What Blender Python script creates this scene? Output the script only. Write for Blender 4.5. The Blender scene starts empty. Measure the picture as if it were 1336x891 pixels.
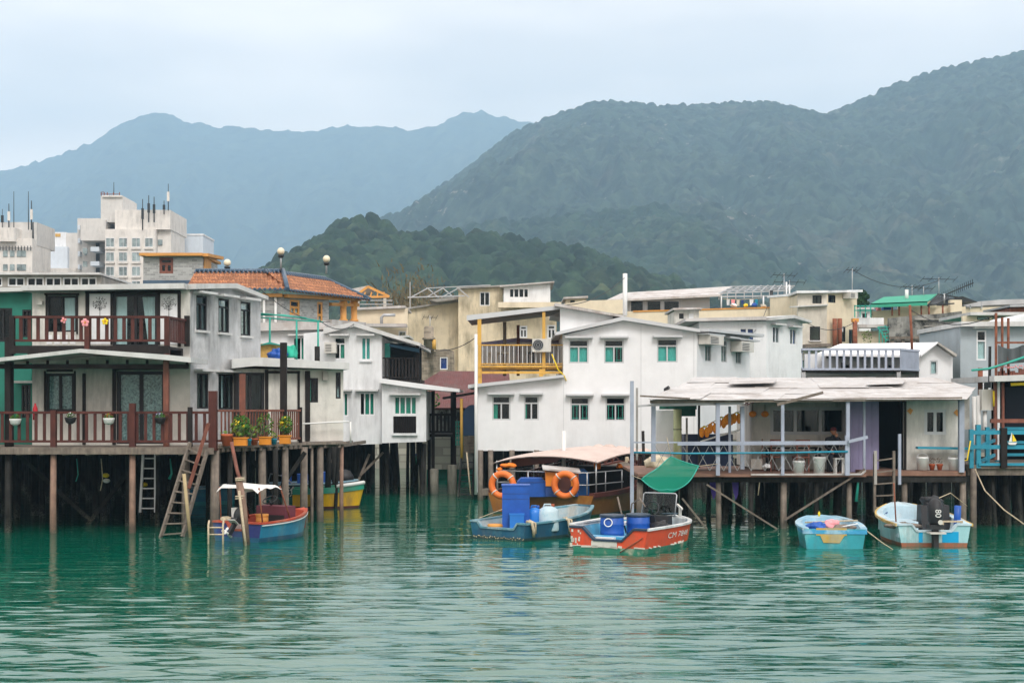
import bpy, bmesh, math, random
import numpy as np
from mathutils import Vector, Matrix, noise as mnoise
from mathutils.geometry import tessellate_polygon
random.seed(7)
R = math.radians
V = Vector
sc = bpy.context.scene
COL = sc.collection
# ---- survey of the place: level camera H metres above the water, looking along +Y
F = 1855.0; HZ = 530.0; H = 3.6
def X(px, Y): return (px - 668.0) / F * Y
def Z(py, Y): return H - (py - HZ) / F * Y
def P(px, py, Y): return V((X(px, Y), Y, Z(py, Y)))

# ------------------------------------------------------------------ mesh helpers
ORG = {}
class MB:
    def __init__(s): s.v = []; s.f = []; s.sm = []
    def add(s, vs, fs, smooth=False):
        o = len(s.v); s.v += [V(p) for p in vs]
        for f in fs: s.f.append([i + o for i in f]); s.sm.append(smooth)
        return s
    def box(s, a, b):
        x0, x1 = sorted((a[0], b[0])); y0, y1 = sorted((a[1], b[1])); z0, z1 = sorted((a[2], b[2]))
        return s.add([(x0,y0,z0),(x1,y0,z0),(x1,y1,z0),(x0,y1,z0),(x0,y0,z1),(x1,y0,z1),(x1,y1,z1),(x0,y1,z1)],
              [(0,3,2,1),(4,5,6,7),(0,1,5,4),(1,2,6,5),(2,3,7,6),(3,0,4,7)])
    def prism(s, poly, vec, holes=()):
        vec = V(vec); loops = [[V(p) for p in poly]] + [[V(p) for p in h] for h in holes]
        tri = tessellate_polygon(loops)
        flat = [p for l in loops for p in l]; n = len(flat)
        fs = []
        if not holes:
            if len(flat) <= 4: fs = [list(range(n)), [n + i for i in reversed(range(n))]]
            else:
                for t in tri: fs += [list(t), [n + t[2], n + t[1], n + t[0]]]
        else:
            for t in tri: fs += [list(t), [n + t[2], n + t[1], n + t[0]]]
        k = 0
        for l in loops:
            m = len(l)
            for i in range(m):
                a, b = k + i, k + (i + 1) % m
                fs.append([a, b, b + n, a + n])
            k += m
        return s.add(flat + [p + vec for p in flat], fs)
    def beam(s, p, q, w, h=None, up=(0,0,1)):
        p, q = V(p), V(q); h = h or w; d = (q - p)
        if d.length < 1e-6: return s
        d.normalize(); up = V(up)
        if abs(d.dot(up)) > .98: up = V((0,1,0))
        a = d.cross(up).normalized() * (w / 2); b = a.cross(d).normalized() * (h / 2)
        return s.add([p-a-b,p+a-b,p+a+b,p-a+b,q-a-b,q+a-b,q+a+b,q-a+b],
              [(0,1,2,3),(4,7,6,5),(0,4,5,1),(1,5,6,2),(2,6,7,3),(3,7,4,0)])
    def tube(s, pts, r, n=8, caps=True, closed=False):
        pts = [V(p) for p in pts]; m = len(pts)
        rs = [r] * m if not hasattr(r, '__len__') else list(r)
        vs = []; fs = []; pa = None
        for i, p in enumerate(pts):
            if closed: d = pts[(i+1) % m] - pts[i-1]
            else: d = pts[min(i+1, m-1)] - pts[max(i-1, 0)]
            d.normalize()
            if pa is None:
                a = d.cross(V((0,0,1)) if abs(d.z) < .95 else V((1,0,0))).normalized()
            else:
                a = (pa - d * pa.dot(d)).normalized()
            pa = a; b = d.cross(a)
            for k in range(n):
                t = 2 * math.pi * k / n
                vs.append(p + a * (rs[i] * math.cos(t)) + b * (rs[i] * math.sin(t)))
        for i in range(m if closed else m - 1):
            j = (i + 1) % m
            for k in range(n):
                fs.append([i*n+k, i*n+(k+1) % n, j*n+(k+1) % n, j*n+k])
        o = len(s.v); s.add(vs, fs, True)
        if caps and not closed:
            s.f.append([o + k for k in reversed(range(n))]); s.sm.append(False)
            s.f.append([o + (m-1)*n + k for k in range(n)]); s.sm.append(False)
        return s
    def lathe(s, prof, c=(0,0,0), n=16, smooth=True, sx=1, sy=1):
        c = V(c); vs = []; fs = []
        for r, z in prof:
            for k in range(n):
                t = 2*math.pi*k/n
                vs.append(c + V((r*math.cos(t)*sx, r*math.sin(t)*sy, z)))
        for i in range(len(prof)-1):
            for k in range(n):
                fs.append([i*n+k, i*n+(k+1) % n, (i+1)*n+(k+1) % n, (i+1)*n+k])
        o = len(s.v); s.add(vs, fs, smooth)
        s.f.append([o+k for k in reversed(range(n))]); s.sm.append(False)
        s.f.append([o+(len(prof)-1)*n+k for k in range(n)]); s.sm.append(False)
        return s
    def ball(s, c, r, n=12, m=8):
        r = r if hasattr(r, '__len__') else (r, r, r); c = V(c)
        vs = [c + V((0,0,r[2]))]
        for i in range(1, m):
            a = math.pi*i/m
            for k in range(n):
                t = 2*math.pi*k/n
                vs.append(c + V((r[0]*math.sin(a)*math.cos(t), r[1]*math.sin(a)*math.sin(t), r[2]*math.cos(a))))
        vs.append(c - V((0,0,r[2]))); fs = []
        for k in range(n): fs.append([0, 1+k, 1+(k+1) % n])
        for i in range(m-2):
            for k in range(n): fs.append([1+i*n+k, 1+(i+1)*n+k, 1+(i+1)*n+(k+1) % n, 1+i*n+(k+1) % n])
        e = len(vs)-1; b = 1+(m-2)*n
        for k in range(n): fs.append([e, b+(k+1) % n, b+k])
        return s.add(vs, fs, True)
    def torus(s, c, R_, r, ax=(1,0,0), ay=(0,0,1), n=28, k=10):
        c, ax, ay = V(c), V(ax).normalized(), V(ay).normalized()
        return s.tube([c + ax*(R_*math.cos(2*math.pi*i/n)) + ay*(R_*math.sin(2*math.pi*i/n)) for i in range(n)], r, k, closed=True)
    def leaves(s, c, rad, n, size, seed=0, flat=.0):
        rnd = random.Random(seed); c = V(c)
        rad = rad if hasattr(rad, '__len__') else (rad, rad, rad)
        for _ in range(n):
            while True:
                d = V((rnd.uniform(-1,1), rnd.uniform(-1,1), rnd.uniform(-1,1)))
                if d.length <= 1: break
            d = d.normalized() * (d.length ** .5)
            p = c + V((d.x*rad[0], d.y*rad[1], d.z*rad[2]))
            q = V((rnd.gauss(0,1), rnd.gauss(0,1), rnd.gauss(0,1))).normalized()
            a = q.orthogonal().normalized(); b = q.cross(a); sz = size*rnd.uniform(.6,1.3)
            s.add([p-a*sz, p-b*sz*.45, p+a*sz, p+b*sz*.45], [(0,1,2,3)])
        return s
    def build(s, name, mat, parent=None, local=False, norm=True, kind=None, at=None):
        vs = s.v
        if parent is not None: o = ORG.get(parent.name) or V((0,0,0))
        elif local: o = V((0,0,0))
        elif at is not None: o = V(at)
        else:
            lo = [min(p[i] for p in vs) for i in range(3)]; hi = [max(p[i] for p in vs) for i in range(3)]
            o = V(((lo[0]+hi[0])/2, (lo[1]+hi[1])/2, lo[2]))
        me = bpy.data.meshes.new(name)
        me.from_pydata([tuple(p - o) for p in vs], [], s.f)
        me.polygons.foreach_set('use_smooth', s.sm)
        me.materials.append(mat)
        if norm:
            bm = bmesh.new(); bm.from_mesh(me); bmesh.ops.recalc_face_normals(bm, faces=bm.faces); bm.to_mesh(me); bm.free()
        me.update()
        ob = bpy.data.objects.new(name, me); COL.objects.link(ob)
        if parent is not None: ob.parent = parent; ORG[ob.name] = o
        else: ob.location = o; ORG[ob.name] = o
        if kind: ob['kind'] = kind
        return ob

def tag(o, label, cat, group=None):
    o['label'] = label; o['category'] = cat
    if group: o['group'] = group
    return o
def thing(name, label, cat, loc=(0,0,0), group=None, rz=None):
    o = bpy.data.objects.new(name, None); COL.objects.link(o)
    o.empty_display_size = .2; o.location = loc; tag(o, label, cat, group)
    if rz is None: ORG[o.name] = V(loc)
    else: o.rotation_euler = (0, 0, rz); ORG[o.name] = V((0,0,0))      # parts given in the thing's own axes
    return o
def one(mb, name, mat, label, cat, group=None):
    return tag(mb.build(name, mat), label, cat, group)
def kids(o): return [c for c in o.children]
def dup(root, loc, rz=None, label=None, scale=None):
    r = root.copy(); COL.objects.link(r); r.location = loc
    if rz is not None: r.rotation_euler = (0,0,rz)
    if label: r['label'] = label
    if scale: r.scale = (scale,)*3
    for ch in kids(root):
        c = ch.copy(); COL.objects.link(c); c.parent = r
        for g in kids(ch):
            d = g.copy(); COL.objects.link(d); d.parent = c
    return r

class Wall:
    """A vertical plane through two surveyed points; u runs along it, d out of it towards the water."""
    def __init__(s, pa, Ya, pb, Yb):
        s.A = V((X(pa,Ya), Ya, 0)); s.B = V((X(pb,Yb), Yb, 0))
        s.u = (s.B - s.A).normalized(); s.n = V((s.u.y, -s.u.x, 0)); s.L = (s.B - s.A).length
        if s.n.dot(-s.A) < 0: s.n = -s.n
    def uz(s, px, py):
        r = V(((px-668)/F, 1, 0)); t = s.A.dot(s.n) / r.dot(s.n)
        return ((r*t - s.A).dot(s.u), H - (py-HZ)/F*t)
    def depth(s, px):
        r = V(((px-668)/F, 1, 0)); return s.A.dot(s.n) / r.dot(s.n)
    def w(s, u, z, d=0): return s.A + s.u*u + s.n*d + V((0,0,z))
    def at(s, px, py, d=0): return s.w(*s.uz(px, py), d)
    def box(s, mb, u0, u1, z0, z1, d0, d1):
        return mb.prism([s.w(u0,z0,d0), s.w(u1,z0,d0), s.w(u1,z1,d0), s.w(u0,z1,d0)], s.n*(d1-d0))
    def rect(s, a, b, c, d):      # px0, px1, py0, py1 -> u0, u1, z0, z1 (level)
        u0 = s.uz(a, c)[0]; u1 = s.uz(b, c)[0]; m = (a+b)/2
        return (u0, u1, s.uz(m, d)[1], s.uz(m, c)[1])
    def pbox(s, mb, a, b, c, d, d0, d1): return s.box(mb, *s.rect(a,b,c,d), d0, d1)
    def ex(s, mb, poly, d0, d1, holes=()):      # px polygon pushed from d0 to d1
        return mb.prism([s.at(p[0],p[1],0) + s.n*d0 for p in poly], s.n*(d1-d0), [[s.w(h[0],h[2],d0), s.w(h[1],h[2],d0), s.w(h[1],h[3],d0), s.w(h[0],h[3],d0)] for h in holes])

# ------------------------------------------------------------------ materials
MATS = {}
def newmat(name):
    m = bpy.data.materials.new(name); m.use_nodes = True; m.node_tree.nodes.clear(); MATS[name] = m
    return m, m.node_tree
class NT:
    def __init__(s, nt): s.nt = nt
    def n(s, t, **kw):
        nd = s.nt.nodes.new(t)
        for k, v in kw.items(): setattr(nd, k, v)
        return nd
    def l(s, a, b): s.nt.links.new(a, b)
    def math(s, op, a, b=None, c=None):
        nd = s.n('ShaderNodeMath', operation=op)
        for i, v in enumerate((a, b, c)):
            if v is None: continue
            if hasattr(v, 'node'): s.l(v, nd.inputs[i])
            else: nd.inputs[i].default_value = v
        return nd.outputs[0]
    def noise(s, vec, scale, detail=4, rough=.6, dim='3D'):
        nd = s.n('ShaderNodeTexNoise'); s.l(vec, nd.inputs['Vector'])
        nd.inputs['Scale'].default_value = scale; nd.inputs['Detail'].default_value = detail; nd.inputs['Roughness'].default_value = rough
        return nd.outputs['Fac']
    def mapv(s, vec, scale=(1,1,1), rot=(0,0,0)):
        nd = s.n('ShaderNodeMapping'); s.l(vec, nd.inputs['Vector']); nd.inputs['Scale'].default_value = scale; nd.inputs['Rotation'].default_value = rot
        return nd.outputs[0]
    def ramp(s, fac, a, b, ca=(0,0,0,1), cb=(1,1,1,1)):
        nd = s.n('ShaderNodeValToRGB'); s.l(fac, nd.inputs[0])
        e = nd.color_ramp.elements; e[0].position = a; e[1].position = b; e[0].color = ca; e[1].color = cb
        return nd.outputs[0]
    def mix(s, fac, a, b, blend='MIX'):
        nd = s.n('ShaderNodeMix', data_type='RGBA', blend_type=blend)
        for i, v in ((0, fac), (6, a), (7, b)):
            if hasattr(v, 'node'): s.l(v, nd.inputs[i])
            else: nd.inputs[i].default_value = v if i == 0 else (v[0], v[1], v[2], 1)
        return nd.outputs[2]
def srgb(h):
    h = h.lstrip('#'); o = []
    for i in (0,2,4):
        c = int(h[i:i+2],16)/255; o.append(c/12.92 if c <= .04045 else ((c+.055)/1.055)**2.4)
    return tuple(o)
def M(name, col, rough=.7, metal=0., var=.15, vs=1.5, streak=0., scol=(.10,.095,.085), patch=0., pcol=None, ps=.8, grain=None, bump=0., bs=25., spec=.4, wave=None, brick=None, obj=False, emit=None):
    m, nt = newmat(name); t = NT(nt)
    pos = t.n('ShaderNodeNewGeometry').outputs['Position'] if not obj else t.n('ShaderNodeTexCoord').outputs['Object']
    c = tuple(col)
    f1 = t.noise(pos, vs, 5)
    lo = tuple(x*(1-var) for x in c); hi = tuple(min(1, x*(1+var)) for x in c)
    out = t.ramp(f1, .3, .7, (*lo,1), (*hi,1))
    hgt = None
    if grain:      # (axis scale vector, strength): fine lines of wood or brushed sheet
        g = t.noise(t.mapv(pos, grain[0]), 1, 3)
        out = t.mix(t.math('MULTIPLY', t.ramp(g, .35, .75), grain[1]), out, tuple(x*.35 for x in c)); hgt = g
    if brick:      # (width, height, mortar colour)
        sx = t.n('ShaderNodeSeparateXYZ'); t.l(pos, sx.inputs[0])
        cb = t.n('ShaderNodeCombineXYZ'); t.l(t.math('ADD', sx.outputs[0], t.math('MULTIPLY', sx.outputs[1], .8)), cb.inputs[0]); t.l(sx.outputs[2], cb.inputs[1])
        b = t.n('ShaderNodeTexBrick'); t.l(cb.outputs[0], b.inputs['Vector'])
        b.inputs['Scale'].default_value = 1; b.inputs['Brick Width'].default_value = brick[0]; b.inputs['Row Height'].default_value = brick[1]; b.inputs['Mortar Size'].default_value = brick[1]*.1
        b.inputs['Color1'].default_value = (*tuple(x*.55 for x in c),1); b.inputs['Color2'].default_value = (*tuple(min(1,x*1.3) for x in c),1); b.inputs['Mortar'].default_value = (*brick[2],1)
        out = t.mix(.75, out, b.outputs['Color'])
    if patch:
        f = t.noise(pos, ps, 6, .65)
        out = t.mix(t.math('MULTIPLY', t.ramp(f, .5, .62), patch), out, pcol or tuple(x*.6 for x in c))
    if streak:
        f = t.noise(t.mapv(pos, (1.9,1.9,.33)), 1, 6, .72); g = t.noise(pos, .45, 3)
        k = t.math('MULTIPLY', t.ramp(f, .44, .66), t.ramp(g, .34, .58))
        out = t.mix(t.math('MULTIPLY', k, streak), out, scol)
        f = t.noise(pos, 9, 4, .7)
        out = t.mix(t.math('MULTIPLY', t.ramp(f, .58, .74), streak*.35), out, scol)
    b = t.n('ShaderNodeBsdfPrincipled'); t.l(out, b.inputs['Base Color'])
    b.inputs['Roughness'].default_value = rough; b.inputs['Metallic'].default_value = metal
    b.inputs['Specular IOR Level'].default_value = spec
    if emit: b.inputs['Emission Color'].default_value = (*emit[0],1); b.inputs['Emission Strength'].default_value = emit[1]
    if wave:       # (direction vector scale, strength): corrugated sheet
        w = t.n('ShaderNodeTexWave', wave_type='BANDS', bands_direction='X'); t.l(t.mapv(pos, wave[0]), w.inputs['Vector']); w.inputs['Scale'].default_value = 1
        bp = t.n('ShaderNodeBump'); bp.inputs['Strength'].default_value = wave[1]; bp.inputs['Distance'].default_value = .03
        t.l(w.outputs['Fac'], bp.inputs['Height']); t.l(bp.outputs[0], b.inputs['Normal'])
    elif bump or hgt is not None:
        bp = t.n('ShaderNodeBump'); bp.inputs['Strength'].default_value = bump or .3; bp.inputs['Distance'].default_value = .02
        t.l(hgt if hgt is not None else t.noise(pos, bs, 4), bp.inputs['Height']); t.l(bp.outputs[0], b.inputs['Normal'])
    o = t.n('ShaderNodeOutputMaterial'); t.l(b.outputs[0], o.inputs['Surface'])
    return m
def glassmat(name, tint, refl=.25):
    m, nt = newmat(name); t = NT(nt)
    tr = t.n('ShaderNodeBsdfTransparent'); tr.inputs[0].default_value = (*tint,1)
    gl = t.n('ShaderNodeBsdfGlossy'); gl.inputs['Roughness'].default_value = .04; gl.inputs[0].default_value = (.85,.9,.92,1)
    lw = t.n('ShaderNodeLayerWeight'); lw.inputs[0].default_value = refl
    f = t.math('MULTIPLY_ADD', lw.outputs['Fresnel'], .4, .014)
    mx = t.n('ShaderNodeMixShader'); t.l(f, mx.inputs[0]); t.l(tr.outputs[0], mx.inputs[1]); t.l(gl.outputs[0], mx.inputs[2])
    o = t.n('ShaderNodeOutputMaterial'); t.l(mx.outputs[0], o.inputs['Surface'])
    return m
def leafmat(name, cols, vs=.6, rough=.6):
    m, nt = newmat(name); t = NT(nt)
    pos = t.n('ShaderNodeNewGeometry').outputs['Position']
    a = t.ramp(t.noise(pos, vs, 4, .65), .3, .7, (*cols[0],1), (*cols[1],1))
    a = t.mix(t.ramp(t.noise(pos, vs*.33, 3), .5, .66), a, cols[2])
    b = t.n('ShaderNodeBsdfPrincipled'); t.l(a, b.inputs['Base Color']); b.inputs['Roughness'].default_value = rough; b.inputs['Specular IOR Level'].default_value = .25
    o = t.n('ShaderNodeOutputMaterial'); t.l(b.outputs[0], o.inputs['Surface'])
    return m

STK = (.12,.115,.10)
m_white  = M('white_plaster', (.75,.76,.77), var=.06, streak=.42, scol=(.26,.265,.265), rough=.75, bump=.15, bs=12)
m_white2 = M('white_cladding', (.77,.775,.785), var=.05, streak=.16, scol=(.36,.33,.30), rough=.6, wave=((7,7,0),.18))
m_grey   = M('grey_plaster', (.47,.475,.48), var=.16, streak=.95, scol=(.15,.15,.15), rough=.8, patch=.55, pcol=(.66,.66,.66), ps=1.1, bump=.2)
m_cream  = M('cream_plaster', (.60,.56,.48), var=.12, streak=.45, scol=(.25,.22,.18), rough=.8, patch=.3, pcol=(.45,.42,.36))
m_panel  = M('pale_sheet_wall', (.62,.60,.55), var=.14, streak=.8, scol=(.25,.25,.24), rough=.6)
m_beige  = M('beige_render', (.72,.61,.43), var=.14, streak=.85, scol=(.26,.22,.15), rough=.85, patch=.35, pcol=(.72,.64,.48), ps=.35)
m_cream2 = M('cream_render', (.72,.62,.46), var=.08, streak=.3, scol=(.3,.25,.18), rough=.85)
m_conc   = M('old_concrete', (.36,.34,.31), var=.25, streak=.7, scol=(.06,.06,.055), rough=.9, patch=.5, pcol=(.2,.19,.18))
m_block  = M('black_stained_wall', (.24,.24,.22), var=.5, streak=1., scol=(.008,.009,.008), rough=.9, patch=1., pcol=(.018,.02,.018), ps=1.6)
m_roofw  = M('weathered_white_sheet', (.52,.50,.485), var=.16, streak=.7, scol=(.22,.17,.14), rough=.65, patch=.6, pcol=(.38,.32,.29), ps=1.3)
m_slab   = M('roof_slab', (.58,.58,.57), var=.12, streak=.45, scol=(.25,.24,.22), rough=.8)
m_green  = M('teal_green_wall', (.015,.17,.125), var=.18, streak=.5, scol=(.02,.10,.08), rough=.6)
m_brown  = M('dark_red_brown_wood', (.085,.026,.020), var=.3, vs=3, grain=((14,14,1.5),.5), rough=.6, spec=.25)
m_redwood= M('worn_red_wood', (.20,.07,.045), var=.35, vs=3, grain=((14,14,1.5),.5), rough=.6)
m_dark   = M('dark_wood', (.020,.016,.015), var=.35, vs=3, grain=((14,14,1.5),.5), rough=.7, spec=.2)
m_void   = M('shade_black', (.006,.007,.008), rough=.95, spec=.05)  # near-black: the shade of open interiors is put into the colour
m_weath  = M('weathered_grey_wood', (.20,.165,.135), var=.35, vs=4, grain=((16,16,1.2),.6), rough=.85)
m_pole   = M('pinkish_timber_pole', (.27,.17,.125), var=.3, vs=3, grain=((16,16,1.),.6), rough=.8)
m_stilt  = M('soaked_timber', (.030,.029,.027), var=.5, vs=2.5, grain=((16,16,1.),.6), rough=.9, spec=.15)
def tide(m, lo=.25, hi=.75, col=(.12,.125,.10)):
    t = NT(m.node_tree); b = next(n for n in m.node_tree.nodes if n.type == 'BSDF_PRINCIPLED'); src = b.inputs['Base Color'].links[0].from_socket
    pos = t.n('ShaderNodeNewGeometry').outputs['Position']; s_ = t.n('ShaderNodeSeparateXYZ'); t.l(pos, s_.inputs[0])
    z = t.math('ADD', s_.outputs[2], t.math('MULTIPLY', t.noise(pos, 6, 3), .5))
    k = t.math('SUBTRACT', 1.0, t.ramp(z, lo, hi)); k = t.math('MULTIPLY', k, t.ramp(t.noise(pos, 22, 3, .7), .42, .6))
    t.l(t.mix(k, src, col), b.inputs['Base Color'])
tide(m_stilt); tide(m_weath, .2, .5); tide(m_pole, .3, .6, (.10,.10,.08))
m_stiltp = M('stone_pile', (.33,.31,.26), var=.3, streak=.8, scol=(.05,.06,.045), rough=.9)
m_yellow = M('yellow_painted_steel', (.62,.36,.07), var=.15, streak=.5, scol=(.2,.1,.04), rough=.5)
m_orange = M('orange_painted_timber', (.62,.27,.05), var=.18, rough=.5, streak=.3)
m_lilac  = M('pale_blue_paint', (.33,.37,.45), var=.18, streak=.8, scol=(.25,.27,.33), rough=.5)
m_purple = M('faded_purple_paint', (.25,.23,.38), var=.12, streak=.4, scol=(.18,.16,.25), rough=.6)
m_turq   = M('turquoise_paint', (.02,.25,.36), var=.2, rough=.45, streak=.3, scol=(.02,.12,.16))
m_tgreen = M('green_paint', (.03,.32,.25), var=.2, rough=.45)
m_metal  = M('galvanised_metal', (.42,.43,.44), metal=.6, rough=.45, var=.15)
m_dkmetal= M('dark_metal', (.03,.033,.035), metal=.4, rough=.5, var=.2)
m_rust   = M('rusty_steel', (.22,.075,.04), var=.35, vs=6, rough=.8)
m_wframe = M('white_window_frame', (.72,.73,.74), var=.05, rough=.45)
m_gframe = M('grey_window_frame', (.52,.53,.54), var=.06, rough=.45)
m_dframe = M('dark_window_frame', (.020,.020,.022), var=.2, rough=.55, spec=.25)
m_inside = M('dim_interior', (.014,.017,.018), var=.2, rough=.9)  # near-black base, so the rooms' shade sits in the colour
m_cteal  = M('teal_curtain', (.13,.62,.54), var=.15, rough=.9, vs=4)
m_cgreen = M('green_curtain', (.03,.38,.26), var=.15, rough=.9, vs=4)
m_cwhite = M('white_curtain', (.84,.87,.88), var=.1, rough=.9, vs=4)
m_clace  = M('lace_curtain', (.46,.52,.52), var=.7, vs=16, rough=.9)
m_cblue  = M('blue_curtain', (.05,.09,.35), var=.2, rough=.9)
m_glass  = glassmat('window_glass', (.78,.86,.86), .1)
m_gclear = glassmat('clear_glass', (.8,.84,.84), .15)
m_wplast = M('white_plastic', (.72,.72,.70), var=.06, rough=.4)
m_acw    = M('off_white_casing', (.62,.60,.55), var=.1, streak=.3, rough=.5)
m_blue   = M('royal_blue_plastic', (.012,.085,.38), var=.2, rough=.4, obj=True, vs=3)
m_dblue  = M('deep_blue_paint', (.02,.055,.20), var=.25, rough=.5)
m_black  = M('black_rubber', (.018,.018,.02), var=.2, rough=.55)
m_oring  = M('orange_life_ring', (.75,.17,.03), var=.12, rough=.5)
m_rope   = M('pale_rope', (.48,.40,.28), var=.3, vs=20, rough=.95)
m_terra  = M('terracotta', (.42,.10,.04), var=.2, rough=.8)
m_opot   = M('orange_trough', (.66,.24,.02), var=.12, rough=.6)
m_leaf   = leafmat('garden_leaf', ((.03,.10,.02),(.08,.20,.03),(.20,.26,.03)), 8)
m_leafd  = leafmat('dark_leaf', ((.015,.05,.02),(.03,.09,.03),(.05,.12,.04)), 3)
# ------------------------------------------------------------------ camera, sky, sun
cam = bpy.data.cameras.new('camera'); co = bpy.data.objects.new('camera', cam); COL.objects.link(co)
co.location = (0, 0, H); co.rotation_euler = (R(90), 0, 0)
cam.sensor_width = 36; cam.lens = F / 1336 * 36; cam.shift_y = (HZ - 445.5) / 1336
cam.clip_start = .5; cam.clip_end = 20000
sc.camera = co
SUN_EL, SUN_AZ = R(44), R(166)       # soft sun behind the camera's left shoulder, through cloud
w = bpy.data.worlds.new('World'); sc.world = w; w.use_nodes = True
t = NT(w.node_tree); w.node_tree.nodes.clear()
sky = t.n('ShaderNodeTexSky', sky_type='NISHITA', sun_disc=False, sun_elevation=SUN_EL, sun_rotation=SUN_AZ)
bg1 = t.n('ShaderNodeBackground'); t.l(sky.outputs[0], bg1.inputs[0]); bg1.inputs[1].default_value = .1
tc = t.n('ShaderNodeTexCoord').outputs['Generated']
cl = t.noise(t.mapv(tc, (1.2, 1.2, 4.5)), 3.2, 4, .45)
cc = t.ramp(cl, .34, .66, (.98,.865,.785,1), (1.42,1.215,1.05,1))
szn = t.n('ShaderNodeSeparateXYZ'); t.l(t.n('ShaderNodeTexCoord').outputs['Generated'], szn.inputs[0])
cc = t.mix(1.0, cc, t.ramp(szn.outputs[2], .2, .95, (1,1,1,1), (1.4,1.42,1.45,1)), 'MULTIPLY')      # an overcast sky is brighter overhead
bg2 = t.n('ShaderNodeBackground'); t.l(cc, bg2.inputs[0]); bg2.inputs[1].default_value = 1.0
mx = t.n('ShaderNodeMixShader'); mx.inputs[0].default_value = .9
t.l(bg1.outputs[0], mx.inputs[1]); t.l(bg2.outputs[0], mx.inputs[2])
wo = t.n('ShaderNodeOutputWorld'); t.l(mx.outputs[0], wo.inputs[0])
sl = bpy.data.lights.new('sun', 'SUN'); sl.energy = 1.5; sl.angle = R(20); sl.color = (1, .98, .95)
so = bpy.data.objects.new('sun', sl); COL.objects.link(so)
# direction towards the sun: azimuth clockwise from +Y
sd = V((math.sin(SUN_AZ)*math.cos(SUN_EL), math.cos(SUN_AZ)*math.cos(SUN_EL), math.sin(SUN_EL)))
so.rotation_euler = sd.to_track_quat('Z', 'Y').to_euler(); so.location = sd*60
sc.view_settings.view_transform = 'Standard'; sc.view_settings.look = 'None'; sc.view_settings.gamma = 1; sc.view_settings.exposure = .45
sc.cycles.max_bounces = 6; sc.cycles.diffuse_bounces = 3; sc.cycles.glossy_bounces = 3; sc.cycles.transparent_max_bounces = 12; sc.cycles.volume_bounces = 3
sc.cycles.use_denoising = True; sc.cycles.sample_clamp_indirect = 6
sc.cycles.caustics_reflective = False; sc.cycles.caustics_refractive = False

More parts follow.
